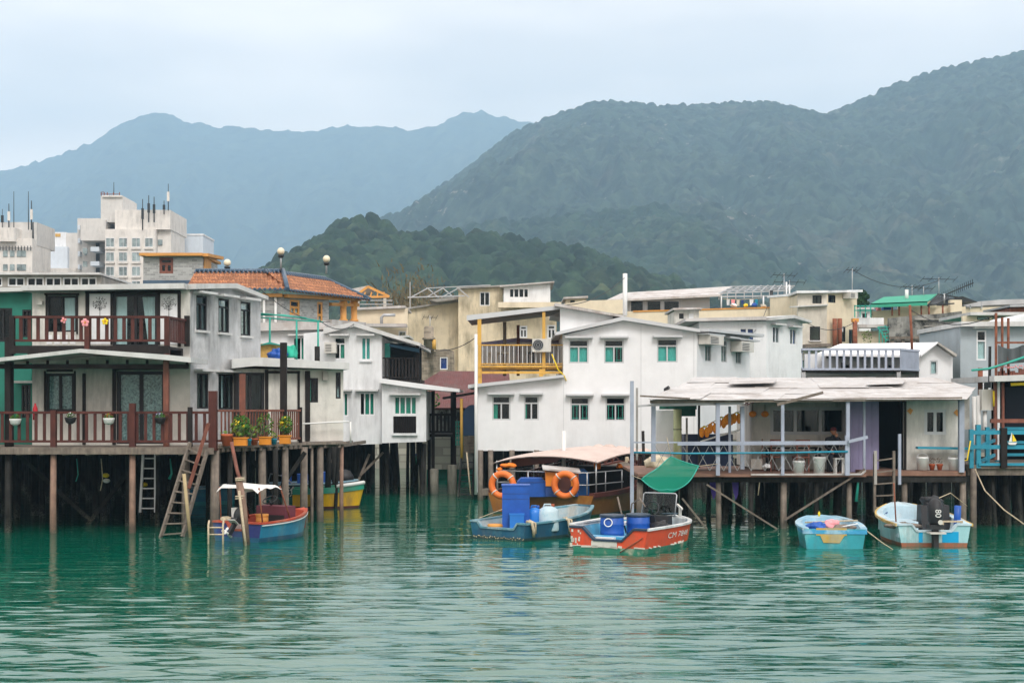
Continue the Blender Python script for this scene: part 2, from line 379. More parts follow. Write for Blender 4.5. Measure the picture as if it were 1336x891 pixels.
# ------------------------------------------------------------------ water
def water():
    m, nt = newmat('harbour_water'); t = NT(nt)
    b = t.n('ShaderNodeBsdfPrincipled')
    b.inputs['Base Color'].default_value = (.0,.095,.058,1); b.inputs['Roughness'].default_value = .05; b.inputs['IOR'].default_value = 2.5
    pos = t.n('ShaderNodeNewGeometry').outputs['Position']
    n1 = t.noise(t.mapv(pos, (.45, 2.6, 1), (0,0,.06)), 1.2, 2, .5)
    n2 = t.noise(t.mapv(pos, (.22, .55, 1), (0,0,-.15)), 1.0, 2, .5)
    s_ = t.n('ShaderNodeSeparateXYZ'); t.l(pos, s_.inputs[0])
    mr = t.n('ShaderNodeMapRange'); t.l(s_.outputs[1], mr.inputs[0])
    for i_, v_ in ((1, 42), (2, 24), (3, .25), (4, 1.)): mr.inputs[i_].default_value = v_
    AMP = t.math('MULTIPLY', mr.outputs[0], t.ramp(t.noise(t.mapv(pos,(.07,.12,1)),1,3),.36,.62,(.45,.45,.45,1),(1,1,1,1)))
    h = t.math('ADD', t.math('MULTIPLY', t.math('MULTIPLY', n1, .10), AMP), t.math('MULTIPLY', t.math('MULTIPLY', n2, .06), mr.outputs[0]))
    bp = t.n('ShaderNodeBump'); bp.inputs['Strength'].default_value = .8; bp.inputs['Distance'].default_value = 1.0
    bp.inputs['Strength'].default_value = 1.0; t.l(h, bp.inputs['Height']); t.l(bp.outputs[0], b.inputs['Normal'])
    o = t.n('ShaderNodeOutputMaterial'); t.l(b.outputs[0], o.inputs['Surface'])
    # near water really ripples: a fine sheet of small waves; beyond it a plain sheet
    xs = np.linspace(-26, 26, 300); ys = np.concatenate([np.linspace(14, 36, 420), np.linspace(36.07, 80, 430)])
    gx, gy = np.meshgrid(xs, ys)
    rng = np.random.default_rng(3); z = np.zeros_like(gx)
    for k in range(60):
        lam = rng.uniform(.24, .62) if k % 3 else rng.uniform(.8, 2.4); th = rng.normal(1.55, .17); kk = 2*math.pi/lam
        z += (.0064 if lam < .8 else .0036)*lam * np.sin(kk*(gx*math.cos(th)+gy*math.sin(th)) + rng.uniform(0, 6.28) + .9*np.sin(gx*rng.uniform(.1,.35)+rng.uniform(0,6)) + .7*np.sin(gy*rng.uniform(.1,.3)+rng.uniform(0,6)))
    nr = np.clip((40-gy)/16, 0, 1); nr = nr*nr*(3-2*nr)
    env = (.26 + .74*nr)*(.72 + .28*np.sin(gx*.21+.6)*np.sin(gy*.17+1.1))*(1-.5*np.clip((-gx-1)/3, 0, 1)*np.clip((gy-20)/5, 0, 1))
    z *= env
    ed = np.minimum.reduce([gx+26, 26-gx, gy-14, 80-gy]); z *= np.clip(ed/2, 0, 1)
    vs = np.stack([gx, gy, z], -1).reshape(-1, 3).tolist()
    ny, nx = gx.shape
    i = (np.arange(ny-1)[:,None]*nx + np.arange(nx-1)[None,:]).ravel()
    fs = np.stack([i, i+1, i+nx+1, i+nx], -1).tolist()
    # surrounding ring of flat water meets the sheet along its rim
    o = len(vs); vs += [(-26,14,0),(26,14,0),(26,80,0),(-26,80,0),(-4000,-300,0),(4000,-300,0),(4000,400,0),(-4000,400,0)]
    fs += [(o+4,o+5,o+1,o),(o+5,o+6,o+2,o+1),(o+6,o+7,o+3,o+2),(o+7,o+4,o,o+3)]
    me = bpy.data.meshes.new('water'); me.from_pydata(vs, [], fs); me.polygons.foreach_set('use_smooth', [True]*len(fs)); me.materials.append(m); me.update()
    ob = bpy.data.objects.new('water', me); COL.objects.link(ob); ob['kind'] = 'structure'
water()
# sea bed and land
m_land = M('muddy_ground', (.12,.11,.09), var=.3, rough=.95)
mb = MB(); mb.add([(-9500,83,1.5),(9500,83,1.5),(9500,9000,1.5),(-9500,9000,1.5)], [(0,1,2,3)])
mb.build('ground', m_land, kind='structure', norm=False)
m_stone = M('stone_embankment', (.42,.39,.33), var=.25, vs=1.2, brick=(.9,.4,(.25,.23,.2)), rough=.9)
one(MB().box((-60,82.4,-.6),(60,83,1.7)), 'embankment_wall', m_stone, 'low stone embankment wall at the back of the creek', 'wall')

# ------------------------------------------------------------------ hills
def hillmat(name, cols, rock, sc_):
    m, nt = newmat(name); t = NT(nt)
    pos = t.n('ShaderNodeNewGeometry').outputs['Position']
    a = t.ramp(t.noise(pos, sc_, 6, .7), .32, .68, (*cols[0],1), (*cols[1],1))
    a = t.mix(t.ramp(t.noise(pos, sc_*.12, 4, .6), .42, .6), a, cols[2])
    a = t.mix(t.math('MULTIPLY', t.ramp(t.noise(pos, sc_*.3, 5, .7), .56, .68), .6), a, cols[3])
    at = t.n('ShaderNodeAttribute', attribute_name='tone').outputs['Fac']
    a = t.mix(1.0, a, t.ramp(at, .0, 1., (.46,.48,.52,1), (1.5,1.46,1.4,1)), 'MULTIPLY')
    if rock:
        r = t.math('MULTIPLY', t.ramp(t.noise(pos, .007, 3), .56, .6), t.ramp(t.noise(pos, .1, 2), .64, .68))
        a = t.mix(r, a, (.20,.185,.17))
    b = t.n('ShaderNodeBsdfPrincipled'); t.l(a, b.inputs['Base Color']); b.inputs['Roughness'].default_value = .9; b.inputs['Specular IOR Level'].default_value = .1
    bp = t.n('ShaderNodeBump'); bp.inputs['Strength'].default_value = .8; bp.inputs['Distance'].default_value = 2.5
    t.l(t.noise(pos, sc_*1.5, 5, .7), bp.inputs['Height']); t.l(bp.outputs[0], b.inputs['Normal'])
    o = t.n('ShaderNodeOutputMaterial'); t.l(b.outputs[0], o.inputs['Surface'])
    return m
def vnoise(x, y, seed):     # smooth value noise, numpy
    rng = np.random.default_rng(seed); T = rng.random((256,256))
    xi = np.floor(x).astype(int); yi = np.floor(y).astype(int); fx = x-xi; fy = y-yi
    fx = fx*fx*(3-2*fx); fy = fy*fy*(3-2*fy); g = lambda a, b: T[a % 256, b % 256]
    return (g(xi,yi)*(1-fx)+g(xi+1,yi)*fx)*(1-fy) + (g(xi,yi+1)*(1-fx)+g(xi+1,yi+1)*fx)*fy
def fbm(x, y, seed, o=5):
    s = 0; a = .5; 
    for k in range(o): s = s + a*(vnoise(x*2**k, y*2**k, seed+k)-.5); a *= .5
    return s
def hill(name, mat, ridge, Yr, Yb, x0, x1, step, trees, tr, rough, power=1.25, seed=1, zb=1.0, kind='structure', gully=0, drop=0., jit=.7, ck=(.55,1.15)):
    xs = np.arange(x0, x1, step); ys = np.arange(Yb, Yr + (Yr-Yb)*.12, step)
    gx, gy = np.meshgrid(xs, ys)
    rp = np.array([X(p[0], Yr) for p in ridge]); rz = np.array([Z(p[1], Yr) for p in ridge])
    hz = np.interp(gx + fbm(gx/150, gy/150, seed+40)*60*np.clip((Yr-gy)/(Yr-Yb),0,1), rp, rz)
    tt = np.clip((gy - Yb)/(Yr-Yb), 0, None)
    prof = np.where(tt < 1, tt**power, 1-(tt-1)*1.5)
    z = zb + (hz-zb)*prof
    z += fbm(gx/rough[0], gy/rough[0], seed)*rough[1]*np.clip(tt*3,0,1)*np.clip((1-tt)*4, .12, 1)
    if gully: z -= gully*np.abs(fbm(gx/90, gy/260, seed+9))*np.clip((1-tt)*3,0,1)*np.clip(tt*3,0,1)
    base = z.copy(); rng = np.random.default_rng(seed)
    cap = np.zeros_like(z); tone = rng.random(z.shape)*.3+.35
    for k in range(trees):
        r = rng.uniform(*tr); cx = rng.uniform(x0, x1); cy = rng.uniform(Yb, ys[-1])
        i0 = max(0, int((cx-r-x0)/step)); i1 = min(len(xs), int((cx+r-x0)/step)+2)
        j0 = max(0, int((cy-r-Yb)/step)); j1 = min(len(ys), int((cy+r-Yb)/step)+2)
        if i1 <= i0 or j1 <= j0: continue
        d2 = (gx[j0:j1,i0:i1]-cx)**2 + (gy[j0:j1,i0:i1]-cy)**2
        hcap = np.sqrt(np.clip(r*r-d2, 0, None))*rng.uniform(*ck)
        hit = hcap > cap[j0:j1,i0:i1]; tone[j0:j1,i0:i1][hit] = rng.random(); cap[j0:j1,i0:i1] = np.maximum(cap[j0:j1,i0:i1], hcap)
    z = base - drop + cap + (rng.random(z.shape)-.5)*step*jit
    vs = np.stack([gx, gy, z], -1).reshape(-1,3); ny, nx = gx.shape
    i = (np.arange(ny-1)[:,None]*nx + np.arange(nx-1)[None,:]).ravel()
    fs = np.stack([i, i+1, i+nx+1, i+nx], -1)
    me = bpy.data.meshes.new(name); me.from_pydata(vs.tolist(), [], fs.tolist()); me.polygons.foreach_set('use_smooth', [True]*len(fs)); me.materials.append(mat); me.update()
    at = me.attributes.new('tone','FLOAT','POINT'); at.data.foreach_set('value', tone.ravel().astype(np.float32))
    ob = bpy.data.objects.new(name, me); COL.objects.link(ob); ob['kind'] = kind
    return gx, gy, z, cap
far_ridge = [(-300,300),(-150,262),(0,222),(60,207),(120,184),(160,158),(195,145),(215,144),(245,157),(280,163),(340,167),(390,171),(440,163),(500,161),(535,168),(570,160),(600,147),(625,142),(655,152),(700,160),(760,176),(900,200),(1100,230),(1500,250)]
m_hfar = hillmat('far_hill_scrub', ((.030,.045,.035),(.055,.075,.045),(.04,.06,.045),(.07,.085,.05)), False, .03)
hill('hills', m_hfar, far_ridge, 4600, 2700, -2200, 1240, 12, 12000, (7,16), (390,80), 1.15, 11, gully=240, drop=8, jit=.4, ck=(.4,.8))
big_ridge = [(300,420),(430,350),(500,300),(530,275),(565,250),(600,226),(640,196),(668,172),(700,158),(750,139),(775,131),(820,133),(870,137),(900,137),(950,133),(985,130),(1020,136),(1068,151),(1100,140),(1150,117),(1200,97),(1250,83),(1300,72),(1336,65),(1400,50),(1500,40),(1700,30)]
m_hbig = hillmat('green_hill_scrub', ((.014,.026,.023),(.060,.084,.058),(.032,.052,.040),(.110,.105,.082)), True, .04)
hill('hills', m_hbig, big_ridge, 2000, 800, -260, 910, 2.9, 30000, (2.4,7.0), (210,95), .95, 21, gully=150, drop=4, jit=.5, ck=(.6,1.2))
near_ridge = [(280,430),(335,362),(352,347),(370,336),(400,314),(430,293),(450,281),(470,279),(492,286),(520,297),(550,303),(585,301),(620,304),(660,308),(700,314),(760,326),(830,348),(900,374),(960,398),(1500,430)]
mid_ridge = [(380,420),(470,360),(540,318),(580,300),(610,296),(640,287),(680,284),(720,282),(780,276),(820,272),(850,267),(880,271),(910,281),(950,302),(985,322),(1020,344),(1060,366),(1100,388),(1300,410),(1500,420)]
m_hnear = hillmat('near_hill_wood', ((.008,.019,.015),(.045,.075,.034),(.020,.040,.023),(.085,.10,.05)), False, .085)
m_hmid = hillmat('middle_hill_wood', ((.010,.022,.018),(.048,.074,.042),(.024,.045,.030),(.085,.095,.060)), False, .06)
hill('hills', m_hmid, mid_ridge, 1250, 720, -235, 430, 2.3, 11000, (2.4,6.6), (150,38), .85, 27, gully=40, drop=5, jit=.7, ck=(.8,1.5))
gx, gy, gz, gc = hill('hills', m_hnear, near_ridge, 680, 400, -150, 150, 1.2, 5200, (1.6,4.8), (95,22), .8, 33, gully=18, drop=4, jit=1.0, ck=(.9,1.8))
# ------------------------------------------------------------------ air
m, nt = newmat('air'); t = NT(nt)
pv = t.n('ShaderNodeVolumePrincipled'); pv.inputs['Color'].default_value = (.50,.76,1.0,1); pv.inputs['Density'].default_value = .00028; pv.inputs['Anisotropy'].default_value = .2
o = t.n('ShaderNodeOutputMaterial'); t.l(pv.outputs[0], o.inputs['Volume'])
mb = MB().box((-9000,-400,-2),(9000,4850,1010)); mb.build('haze', m, kind='stuff')
# ------------------------------------------------------------------ building helpers
def window(house, W, r, fm=None, gl=None, cols=2, transom=0, cur=None, curx=(0,1), hood=None, sill=None, bar=.05, back=.06, name='window', grille=None):
    fm = fm or m_wframe; gl = gl or m_glass
    u0,u1,z0,z1 = W.rect(*r)
    mb = MB(); D0, D1 = -back-.02, -.012
    W.box(mb,u0,u0+bar,z0,z1,D0,D1); W.box(mb,u1-bar,u1,z0,z1,D0,D1)
    W.box(mb,u0+bar,u1-bar,z0,z0+bar,D0,D1); W.box(mb,u0+bar,u1-bar,z1-bar,z1,D0,D1)
    zt = z1-bar
    if transom:
        zt = z1-(z1-z0)*transom; W.box(mb,u0+bar,u1-bar,zt-bar*.5,zt+bar*.5,D0,D1-.004)
    for k in range(1, cols):
        uc = u0+(u1-u0)*k/cols; W.box(mb,uc-bar*.5,uc+bar*.5,z0+bar,zt,D0,D1-.008)
    if grille:
        gmb = MB()
        for k in range(cols):
            a = u0+(u1-u0)*k/cols+bar; b = u0+(u1-u0)*(k+1)/cols-bar; q = (b-a)*.22; s_ = .008
            for (x0,x1,y0,y1) in ((a+q-s_,a+q+s_,z0+bar,zt),(b-q-s_,b-q+s_,z0+bar,zt),(a,b,z0+bar+q-s_,z0+bar+q+s_),(a,b,zt-q-s_,zt-q+s_)):
                W.box(gmb,x0,x1,y0,y1,-.05,-.04)
    f = mb.build(name, fm, house)
    if grille: gmb.build('security_bars', m_tgreen, f)
    mb = MB(); W.box(mb,u0+bar*.5,u1-bar*.5,z0+bar*.5,z1-bar*.5,-back*.9-.012,-back*.9-.004); mb.build('pane', gl, f)
    if cur:
        a, b = u0+(u1-u0)*curx[0], u0+(u1-u0)*curx[1]; n = max(6, int((b-a)/.035)); vs = []; fs = []
        for i in range(n+1):
            u = a+(b-a)*i/n; d = -back-.05+.018*math.sin(i*1.9)
            vs += [W.w(u,z0+.02,d), W.w(u,zt,d)]
        for i in range(n): fs.append([2*i,2*i+2,2*i+3,2*i+1])
        MB().add(vs, fs, True).build('curtain', cur, f, norm=False)
    if hood:
        mb = MB(); W.box(mb,u0-.16,u1+.16,z1+.05,z1+.12,-.02,.30); mb.build('hood', hood, f)
    if sill:
        mb = MB(); W.box(mb,u0-.05,u1+.05,z0-.07,z0-.005,-.02,.09); mb.build('sill', sill, f)
    return (u0,u1,z0,z1)
def wall(house, name, W, outline, holes, mat, th=.18, d=0.):
    return W.ex(MB(), outline, d, d-th, holes).build(name, mat, house) if False else _wall(house, name, W, outline, holes, mat, th, d)
LAST = {}
def _wall(house, name, W, outline, holes, mat, th, d):
    LAST[house.name] = mat
    mb = MB(); W.ex(mb, outline, d, d-th, holes); return mb.build(name, mat, house)
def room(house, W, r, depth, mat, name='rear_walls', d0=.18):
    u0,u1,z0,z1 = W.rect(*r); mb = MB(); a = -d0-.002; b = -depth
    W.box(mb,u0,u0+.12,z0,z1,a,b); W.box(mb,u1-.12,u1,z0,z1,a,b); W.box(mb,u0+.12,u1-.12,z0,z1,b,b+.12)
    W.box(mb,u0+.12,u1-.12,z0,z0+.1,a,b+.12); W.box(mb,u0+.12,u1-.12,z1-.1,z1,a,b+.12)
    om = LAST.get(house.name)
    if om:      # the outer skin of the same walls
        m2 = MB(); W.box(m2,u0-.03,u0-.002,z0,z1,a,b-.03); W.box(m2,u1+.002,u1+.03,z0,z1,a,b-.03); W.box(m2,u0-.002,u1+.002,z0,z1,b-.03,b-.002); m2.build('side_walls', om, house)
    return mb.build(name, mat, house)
def part(house, name, mat, fn):
    mb = MB(); fn(mb); return mb.build(name, mat, house)
def pex(house, name, mat, W, poly, d0, d1): return part(house, name, mat, lambda mb: W.ex(mb, poly, d0, d1))
def pbx(house, name, mat, W, r, d0, d1): return part(house, name, mat, lambda mb: W.pbox(mb, *r, d0, d1))
def railing(house, p, q, h, mat, bal=.16, bw=.035, rail=.07, low=.1, name='railing', bmat=None, bd=.03):
    p, q = V(p), V(q); n = max(2, int((q-p).length/bal)); up = V((0,0,1))
    mb = MB(); mb.beam(p+up*h, q+up*h, rail, rail*.8); mb.beam(p+up*low, q+up*low, rail*.75, rail*.75)
    r = mb.build(name, mat, house); mb = MB()
    for i in range(1, n):
        a = p+(q-p)*(i/n); dr = (q-p).normalized()
        mb.beam(a+up*(low+rail*.38), a+up*(h-rail*.4), bw, bd, up=(-dr.y,dr.x,0))
    mb.build('balusters', bmat or mat, r); return r  # the balusters, joined in one mesh
def post(house, p, z0, z1, w, mat, name='post', n=0):
    mb = MB(); p = V(p)
    if n: mb.tube([(p.x,p.y,z0),(p.x+.01,p.y,(z0+z1)/2),(p.x,p.y,z1)], w/2, n)
    else: mb.box((p.x-w/2,p.y-w/2,z0),(p.x+w/2,p.y+w/2,z1))
    return mb.build(name, mat, house)
def pile(house, x, y, z1, r, mat, lean=None, z0=-.8, rnd=random.Random(4)):
    l = lean if lean is not None else rnd.uniform(-.16,.16)
    return MB().tube([(x,y,z0),(x+l*.5+rnd.uniform(-.02,.02),y,(z0+z1)*.5),(x+l,y,z1)], [r*1.1,r,r*.92], 7).build('stilt', mat, house)
def aircon(house, W, r, depth=.35, name='air_conditioner'):
    o = pbx(house, name, m_acw, W, r, .02, depth); u0,u1,z0,z1 = W.rect(*r); mb = MB(); n = 5
    c = (u0+u1)/2; rr = min(u1-u0, z1-z0)*.38
    for k in range(n): W.box(mb, u0+.04, u0+(u1-u0)*.6, z0+(z1-z0)*(.15+.15*k), z0+(z1-z0)*(.2+.15*k), depth, depth+.012)
    mb.build('grille', m_dkmetal, o); return o
def antenna(x, y, z0, z1, label, n=7, w=.9, tilt=0., rz=.3):
    t_ = thing('television_aerial', label, 'aerial', (x,y,z0), 'television aerials on the rooftops')
    MB().tube([(x,y,z0),(x,y,z1)], .025, 5).build('mast', m_metal, t_)
    mb = MB(); d = V((math.cos(rz)*math.cos(tilt), math.sin(rz)*math.cos(tilt), math.sin(tilt))); c = V((x,y,z1-.1)); mb.beam(c-d*w, c+d*w, .03)
    s_ = d.cross(V((0,0,1))).normalized()
    for k in range(n):
        q = c+d*w*(2*k/(n-1)-1); mb.beam(q-s_*.28-V((0,0,.12)), q+s_*.28+V((0,0,.12)), .016)
    mb.build('elements', m_dkmetal, t_); return t_
# ================================================================== LEFT HOUSE
YF = 40.5; ZD = Z(583, YF)
lh = thing('stilt_house', 'two storey grey stilt house with red-brown balconies above flower pots', 'house', (X(150,42),42.5,ZD))
Wf = Wall(42,42.5, 248,42.5); Ws = Wall(248,42.5, 340,46.5); We = Wall(303,44.72, 450,45.7); Wr = Wall(0,YF, 280,YF); Wb2 = Wall(0,40.7, 220,40.7)
hs = [window(lh,Wf,(62,100,386,433),m_dframe,cols=2,cur=m_cwhite,curx=(.55,.98)),
      window(lh,Wf,(147,206,383,453),m_dframe,cols=2,bar=.09,cur=m_cwhite,curx=(0,.3),name='glass_door'),
      window(lh,Wf,(60,97,487,537),m_dframe,cols=2,bar=.08,cur=m_clace,curx=(.05,.95)),
      window(lh,Wf,(152,216,484,579),m_dframe,cols=2,bar=.11,cur=m_clace,curx=(.03,.97),name='glass_door')]
_wall(lh,'front_wall',Wf,[(42,377),(248,377),(248,581),(42,581)],hs,m_panel,.18,0)
mb = MB()      # second curtain of the upper door
u0,u1,z0,z1 = Wf.rect(184,202,386,452); vs=[]; fs=[]
for i in range(15): vs += [Wf.w(u1-(u1-u0)*.55*i/14,z0,-.15+.02*math.sin(i*2)), Wf.w(u1-(u1-u0)*i/14,z1,-.15+.02*math.sin(i*2))]
for i in range(14): fs.append([2*i,2*i+2,2*i+3,2*i+1])
mb.add(vs,fs,True).build('curtain', m_cwhite, lh, norm=False)
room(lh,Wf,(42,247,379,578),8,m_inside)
def f(mb):
    for a,b,c,d in ((112,116.5,380,450),(144.5,147,383,450),(206,209,383,450),(232,236,380,452),(60,62,384,436),(100,102,384,436),(108,112,487,580),(216.5,221,476,580),(147,151.5,480,580),(58,60,484,540),(97,99,484,540)): Wf.pbox(mb,a,b,c,d,.002,.05)
    Wf.pbox(mb,112,236,379,383,.05,.09); Wf.pbox(mb,60,104,383,385.5,.05,.16)
    Wf.pbox(mb,62,96,482,485,.05,.1); Wf.pbox(mb,150,218,479,483,.06,.1)
part(lh,'timber_frame',m_dark,f)
for a,b in ((117,144.3),(209.3,231.8)):
    p_ = pbx(lh,'painted_panel',m_white,Wf,(a,b,384,449),.001,.022)
    mb = MB(); rnd = random.Random(int(a)); cx = (a+b)/2
    cu,cz = Wf.uz(cx,396)
    for k in range(120):
        q = rnd.uniform(0,6.28); rr = .23*rnd.random()**.5; u,z = cu+rr*math.cos(q), cz+rr*math.sin(q)*.85; s_ = rnd.uniform(.008,.017)
        mb.prism([Wf.w(u-s_,z,.023),Wf.w(u,z-s_,.023),Wf.w(u+s_,z,.023),Wf.w(u,z+s_,.023)], Wf.n*.003)
    Wf.box(mb,cu-.008,cu+.008,cz-.62,cz-.02,.023,.027)
    for k in range(5):
        q = math.pi*(.2+.15*k); mb.beam(Wf.w(cu,cz-.22,.025), Wf.w(cu+.16*math.cos(q),cz-.1+.2*math.sin(q),.025), .008,.004)
    mb.build('painted_tree', m_dkmetal, p_)
for k in range(4): pbx(lh,'wall_panel',m_white2,Wf,(61+10.2*k,68+10.2*k,437,449),.002,.02)
# side wall
hs = [window(lh,Ws,r,m_dframe,cols=2,transom=.25,hood=m_slab,sill=m_slab) for r in ((256,270,386,431),(285,299,390,434),(314,327,394,438))]
hs += [window(lh,Ws,(257,272,487,533),m_dframe,cols=2,hood=m_slab), window(lh,Ws,(285,304,488,534),m_dframe,cols=2,cur=m_cwhite,curx=(.4,.6),hood=m_slab)]
_wall(lh,'side_wall',Ws,[(248.3,377),(300,376),(340,391),(340,577),(248.3,581)],hs,m_grey,.16,0)
pex(lh,'roof',m_slab,Wf,[(36,374.5),(246,371.5),(246,378.5),(36,381)],.55,-9)
pex(lh,'roof',m_slab,Ws,[(246,370.5),(300,370),(341.5,387),(341.5,391.5),(300,376.2),(246,377.5)],.25,-7)
# extension on the right
hs = [window(lh,We,(308,345,486,571),m_dframe,cols=2,bar=.09,back=.12,name='glass_door'), window(lh,We,(402,415,493,525),m_dframe,cols=2,transom=.0,cur=m_cgreen,curx=(0,.35)), window(lh,We,(438,444.5,486,520),m_dframe,cols=1,transom=.5,cur=m_cwhite)]
_wall(lh,'extension_wall',We,[(304,481),(448,482),(448,575),(304,578)],hs,m_panel,.16,0)
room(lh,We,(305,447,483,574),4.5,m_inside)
pex(lh,'extension_roof',m_slab,We,[(301,469),(330,466.5),(452,474),(452,482.5),(330,478),(301,481)],.55,-5.5)
def f(mb):
    for a,b,c,d in ((304.5,308,482,576),(345.5,350,482,576),(388,391,484,575),(350,388,484,487)): We.pbox(mb,a,b,c,d,.002,.05)
    We.pbox(mb,398,404,484,575,.002,.12)
part(lh,'timber_frame',m_dark,f)
pbx(lh,'vent_box',m_conc,We,(420,427,485,496),.02,.2)
for pts in (([(385,553),(408,552),(432,550.5),(453,550)]),([(455,550),(455,577)]),([(389,553),(389,577)])):
    part(lh,'pipe',m_wplast,lambda mb: mb.tube([We.at(a,b,.35) for a,b in pts],.03,6))
# decks
def f(mb):
    mb.box((-24,40.35,ZD-.07),(X(281,YF),62,ZD)); mb.box((-24,40.28,ZD-.20),(X(281,YF),40.34,ZD-.02))
    for k in range(24): mb.box((-24+k*.66,40.4,ZD-.24),(-23.9+k*.66,61.8,ZD-.075))
part(lh,'deck',m_weath,f)
pd = [P(281,583,40.5),P(312,580,41.0),P(345,577,41.9),P(375,574,43.0),P(394,572.5,43.9),P(452,577,45.1),P(452,577,45.1)+V((-1.3,6,0)),V((X(281,YF),53,ZD))]
z_ = ZD+.03
pd = [V((p.x,p.y,z_)) for p in pd]
def f(mb):
    mb.prism(pd,(0,0,-.07))
    for i in range(5):
        for k in range(3 if i else 5):
            q = pd[i]+(pd[i+1]-pd[i])*((k+.5)/(3 if i else 5)); mb.beam(q+V((0,.05,-.12)), q+V((.3,5,-.12)), .07,.11)
part(lh,'porch_deck',m_weath,f)
# stilts
rnd = random.Random(12)
for px,Y,w_,mt in ((11,40.6,.20,m_stilt),(70,40.5,.19,m_pole),(173,40.5,.19,m_pole),(243,41.2,.24,m_weath),(281,40.6,.27,m_weath),(300,41.2,.15,m_stilt),(318,41.6,.14,m_weath),(342,42,.24,m_weath),(372,43.1,.22,m_weath),(397,44,.24,m_weath),(407,44.4,.1,m_weath),(418,44.6,.22,m_weath),(446,45.2,.13,m_pole)):
    pile(lh, X(px,Y), Y, ZD-.1, w_/2, mt, lean=.0)
for k in range(78):
    x = rnd.uniform(-21,-6.2); y = rnd.uniform(42,58)
    pile(lh, x, y, ZD-.1, rnd.uniform(.06,.13), m_stilt, z0=-.3)
# railings
a, b = V((X(-30,YF),YF,ZD)), V((X(278,YF),YF,ZD))
railing(lh,a,b,.98,m_brown,bal=.24,bw=.085,rail=.09,low=.16)
for px,y0,w_ in ((70,535,.15),(173,526,.16),(248,531,.12),(278,510,.22)): post(lh,(X(px,YF-.06),YF-.06,0),ZD-.1,Z(y0,YF-.06),w_,m_brown if px!=248 else m_dark)
rp = [V((p.x,p.y,z_)) for p in (P(284,583,40.75),P(318,579,41.35),P(352,577,42.3),P(392,572.5,44.0))]
for i in range(3): railing(lh,rp[i],rp[i+1],1.0,m_redwood,bal=.115,bw=.04,rail=.08,low=.14)
post(lh,(X(370,43.1),43.1,0),z_,Z(447,43.1),.19,m_dark); post(lh,(X(316.5,42.8),42.8,0),z_,Z(488,42.8),.17,m_redwood); post(lh,(X(392,44.0),44.0,0),z_,z_+1.1,.1,m_dark)
# balcony
zb_ = Z(452,40.7)
def f(mb): mb.box((X(14,40.7),40.6,zb_-.07),(X(222,40.7),42.3,zb_)); mb.box((X(14,40.7),40.58,zb_-.2),(X(222,40.7),40.66,zb_+.02)); mb.box((X(14,40.7),42.1,zb_-.22),(X(222,40.7),42.3,zb_-.075))
part(lh,'balcony_floor',m_dark,f)
q0,q1,q2 = V((X(16,40.7),40.7,zb_)),V((X(218,40.7),40.7,zb_)),V((X(244,42.4),42.4,zb_))
railing(lh,q0,q1,.84,m_brown,bal=.235,bw=.10,rail=.09,low=.17); railing(lh,q1,q2,.84,m_brown,bal=.13,bw=.04,rail=.08,low=.17)
for px,Y,y0,y1,mt in ((16,40.68,412,462,m_dark),(114,40.62,415,458,m_brown),(218,40.66,413,463,m_brown),(244,42.3,412,452,m_dark)): post(lh,(X(px,Y),Y,0),Z(y1,Y),Z(y0,Y),.14,mt)
Wp = Wall(0,40.2,248,40.2)
pex(lh,'porch_roof',m_slab,Wp,[(-30,467),(0,466.5),(105,455),(215,462.5),(249,466),(249,473),(215,469.5),(105,460),(0,471.5),(-30,472)],0,-2.25)
part(lh,'porch_beams',m_dark,lambda mb: [mb.beam(P(px,475,40.9),P(px,472,42.3),.08,.12) for px in range(10,245,26)] and mb.beam(P(-20,478,40.8),P(246,478,40.8),.1,.14))
for px in (11,): post(lh,(X(px,40.7),40.7,0),ZD,Z(470,40.7),.16,m_dark)
post(lh,(X(217,40.75),40.75,0),ZD,Z(468,40.75),.15,m_redwood)
pbx(lh,'wall_lamp',m_acw,Wf,(50,57,393,398),.02,.15)
# balcony trinkets hung on the rail
def flower(px,py,Y,r,mat,label,n=5,shape='flower'):
    c = P(px,py,Y); t_ = thing('%s_ornament'%shape,label,'ornament',c); mb = MB()
    for k in range(n):
        q = 2*math.pi*k/n+.3; mb.ball(c+V((math.cos(q)*r*.6,0,math.sin(q)*r*.6)),(r*.42,.015,r*.42),8,6)
    mb.build('petals' if shape=='flower' else 'wings',mat,t_); MB().ball(c-V((0,.02,0)),(r*.22,.02,r*.22),8,6).build('centre',m_orange,t_)
m_pink = M('pink_paint',(.75,.30,.32),var=.1); m_yel = M('yellow_paint',(.80,.58,.02),var=.1)
flower(111,421,40.55,.12,m_pink,'large pink flower ornament on the upper balcony rail'); flower(137,419.5,40.55,.1,m_yel,'yellow flower ornament on the upper balcony rail'); flower(83,418,40.55,.09,m_pink,'small pink butterfly ornament on the upper balcony rail',4,'butterfly')
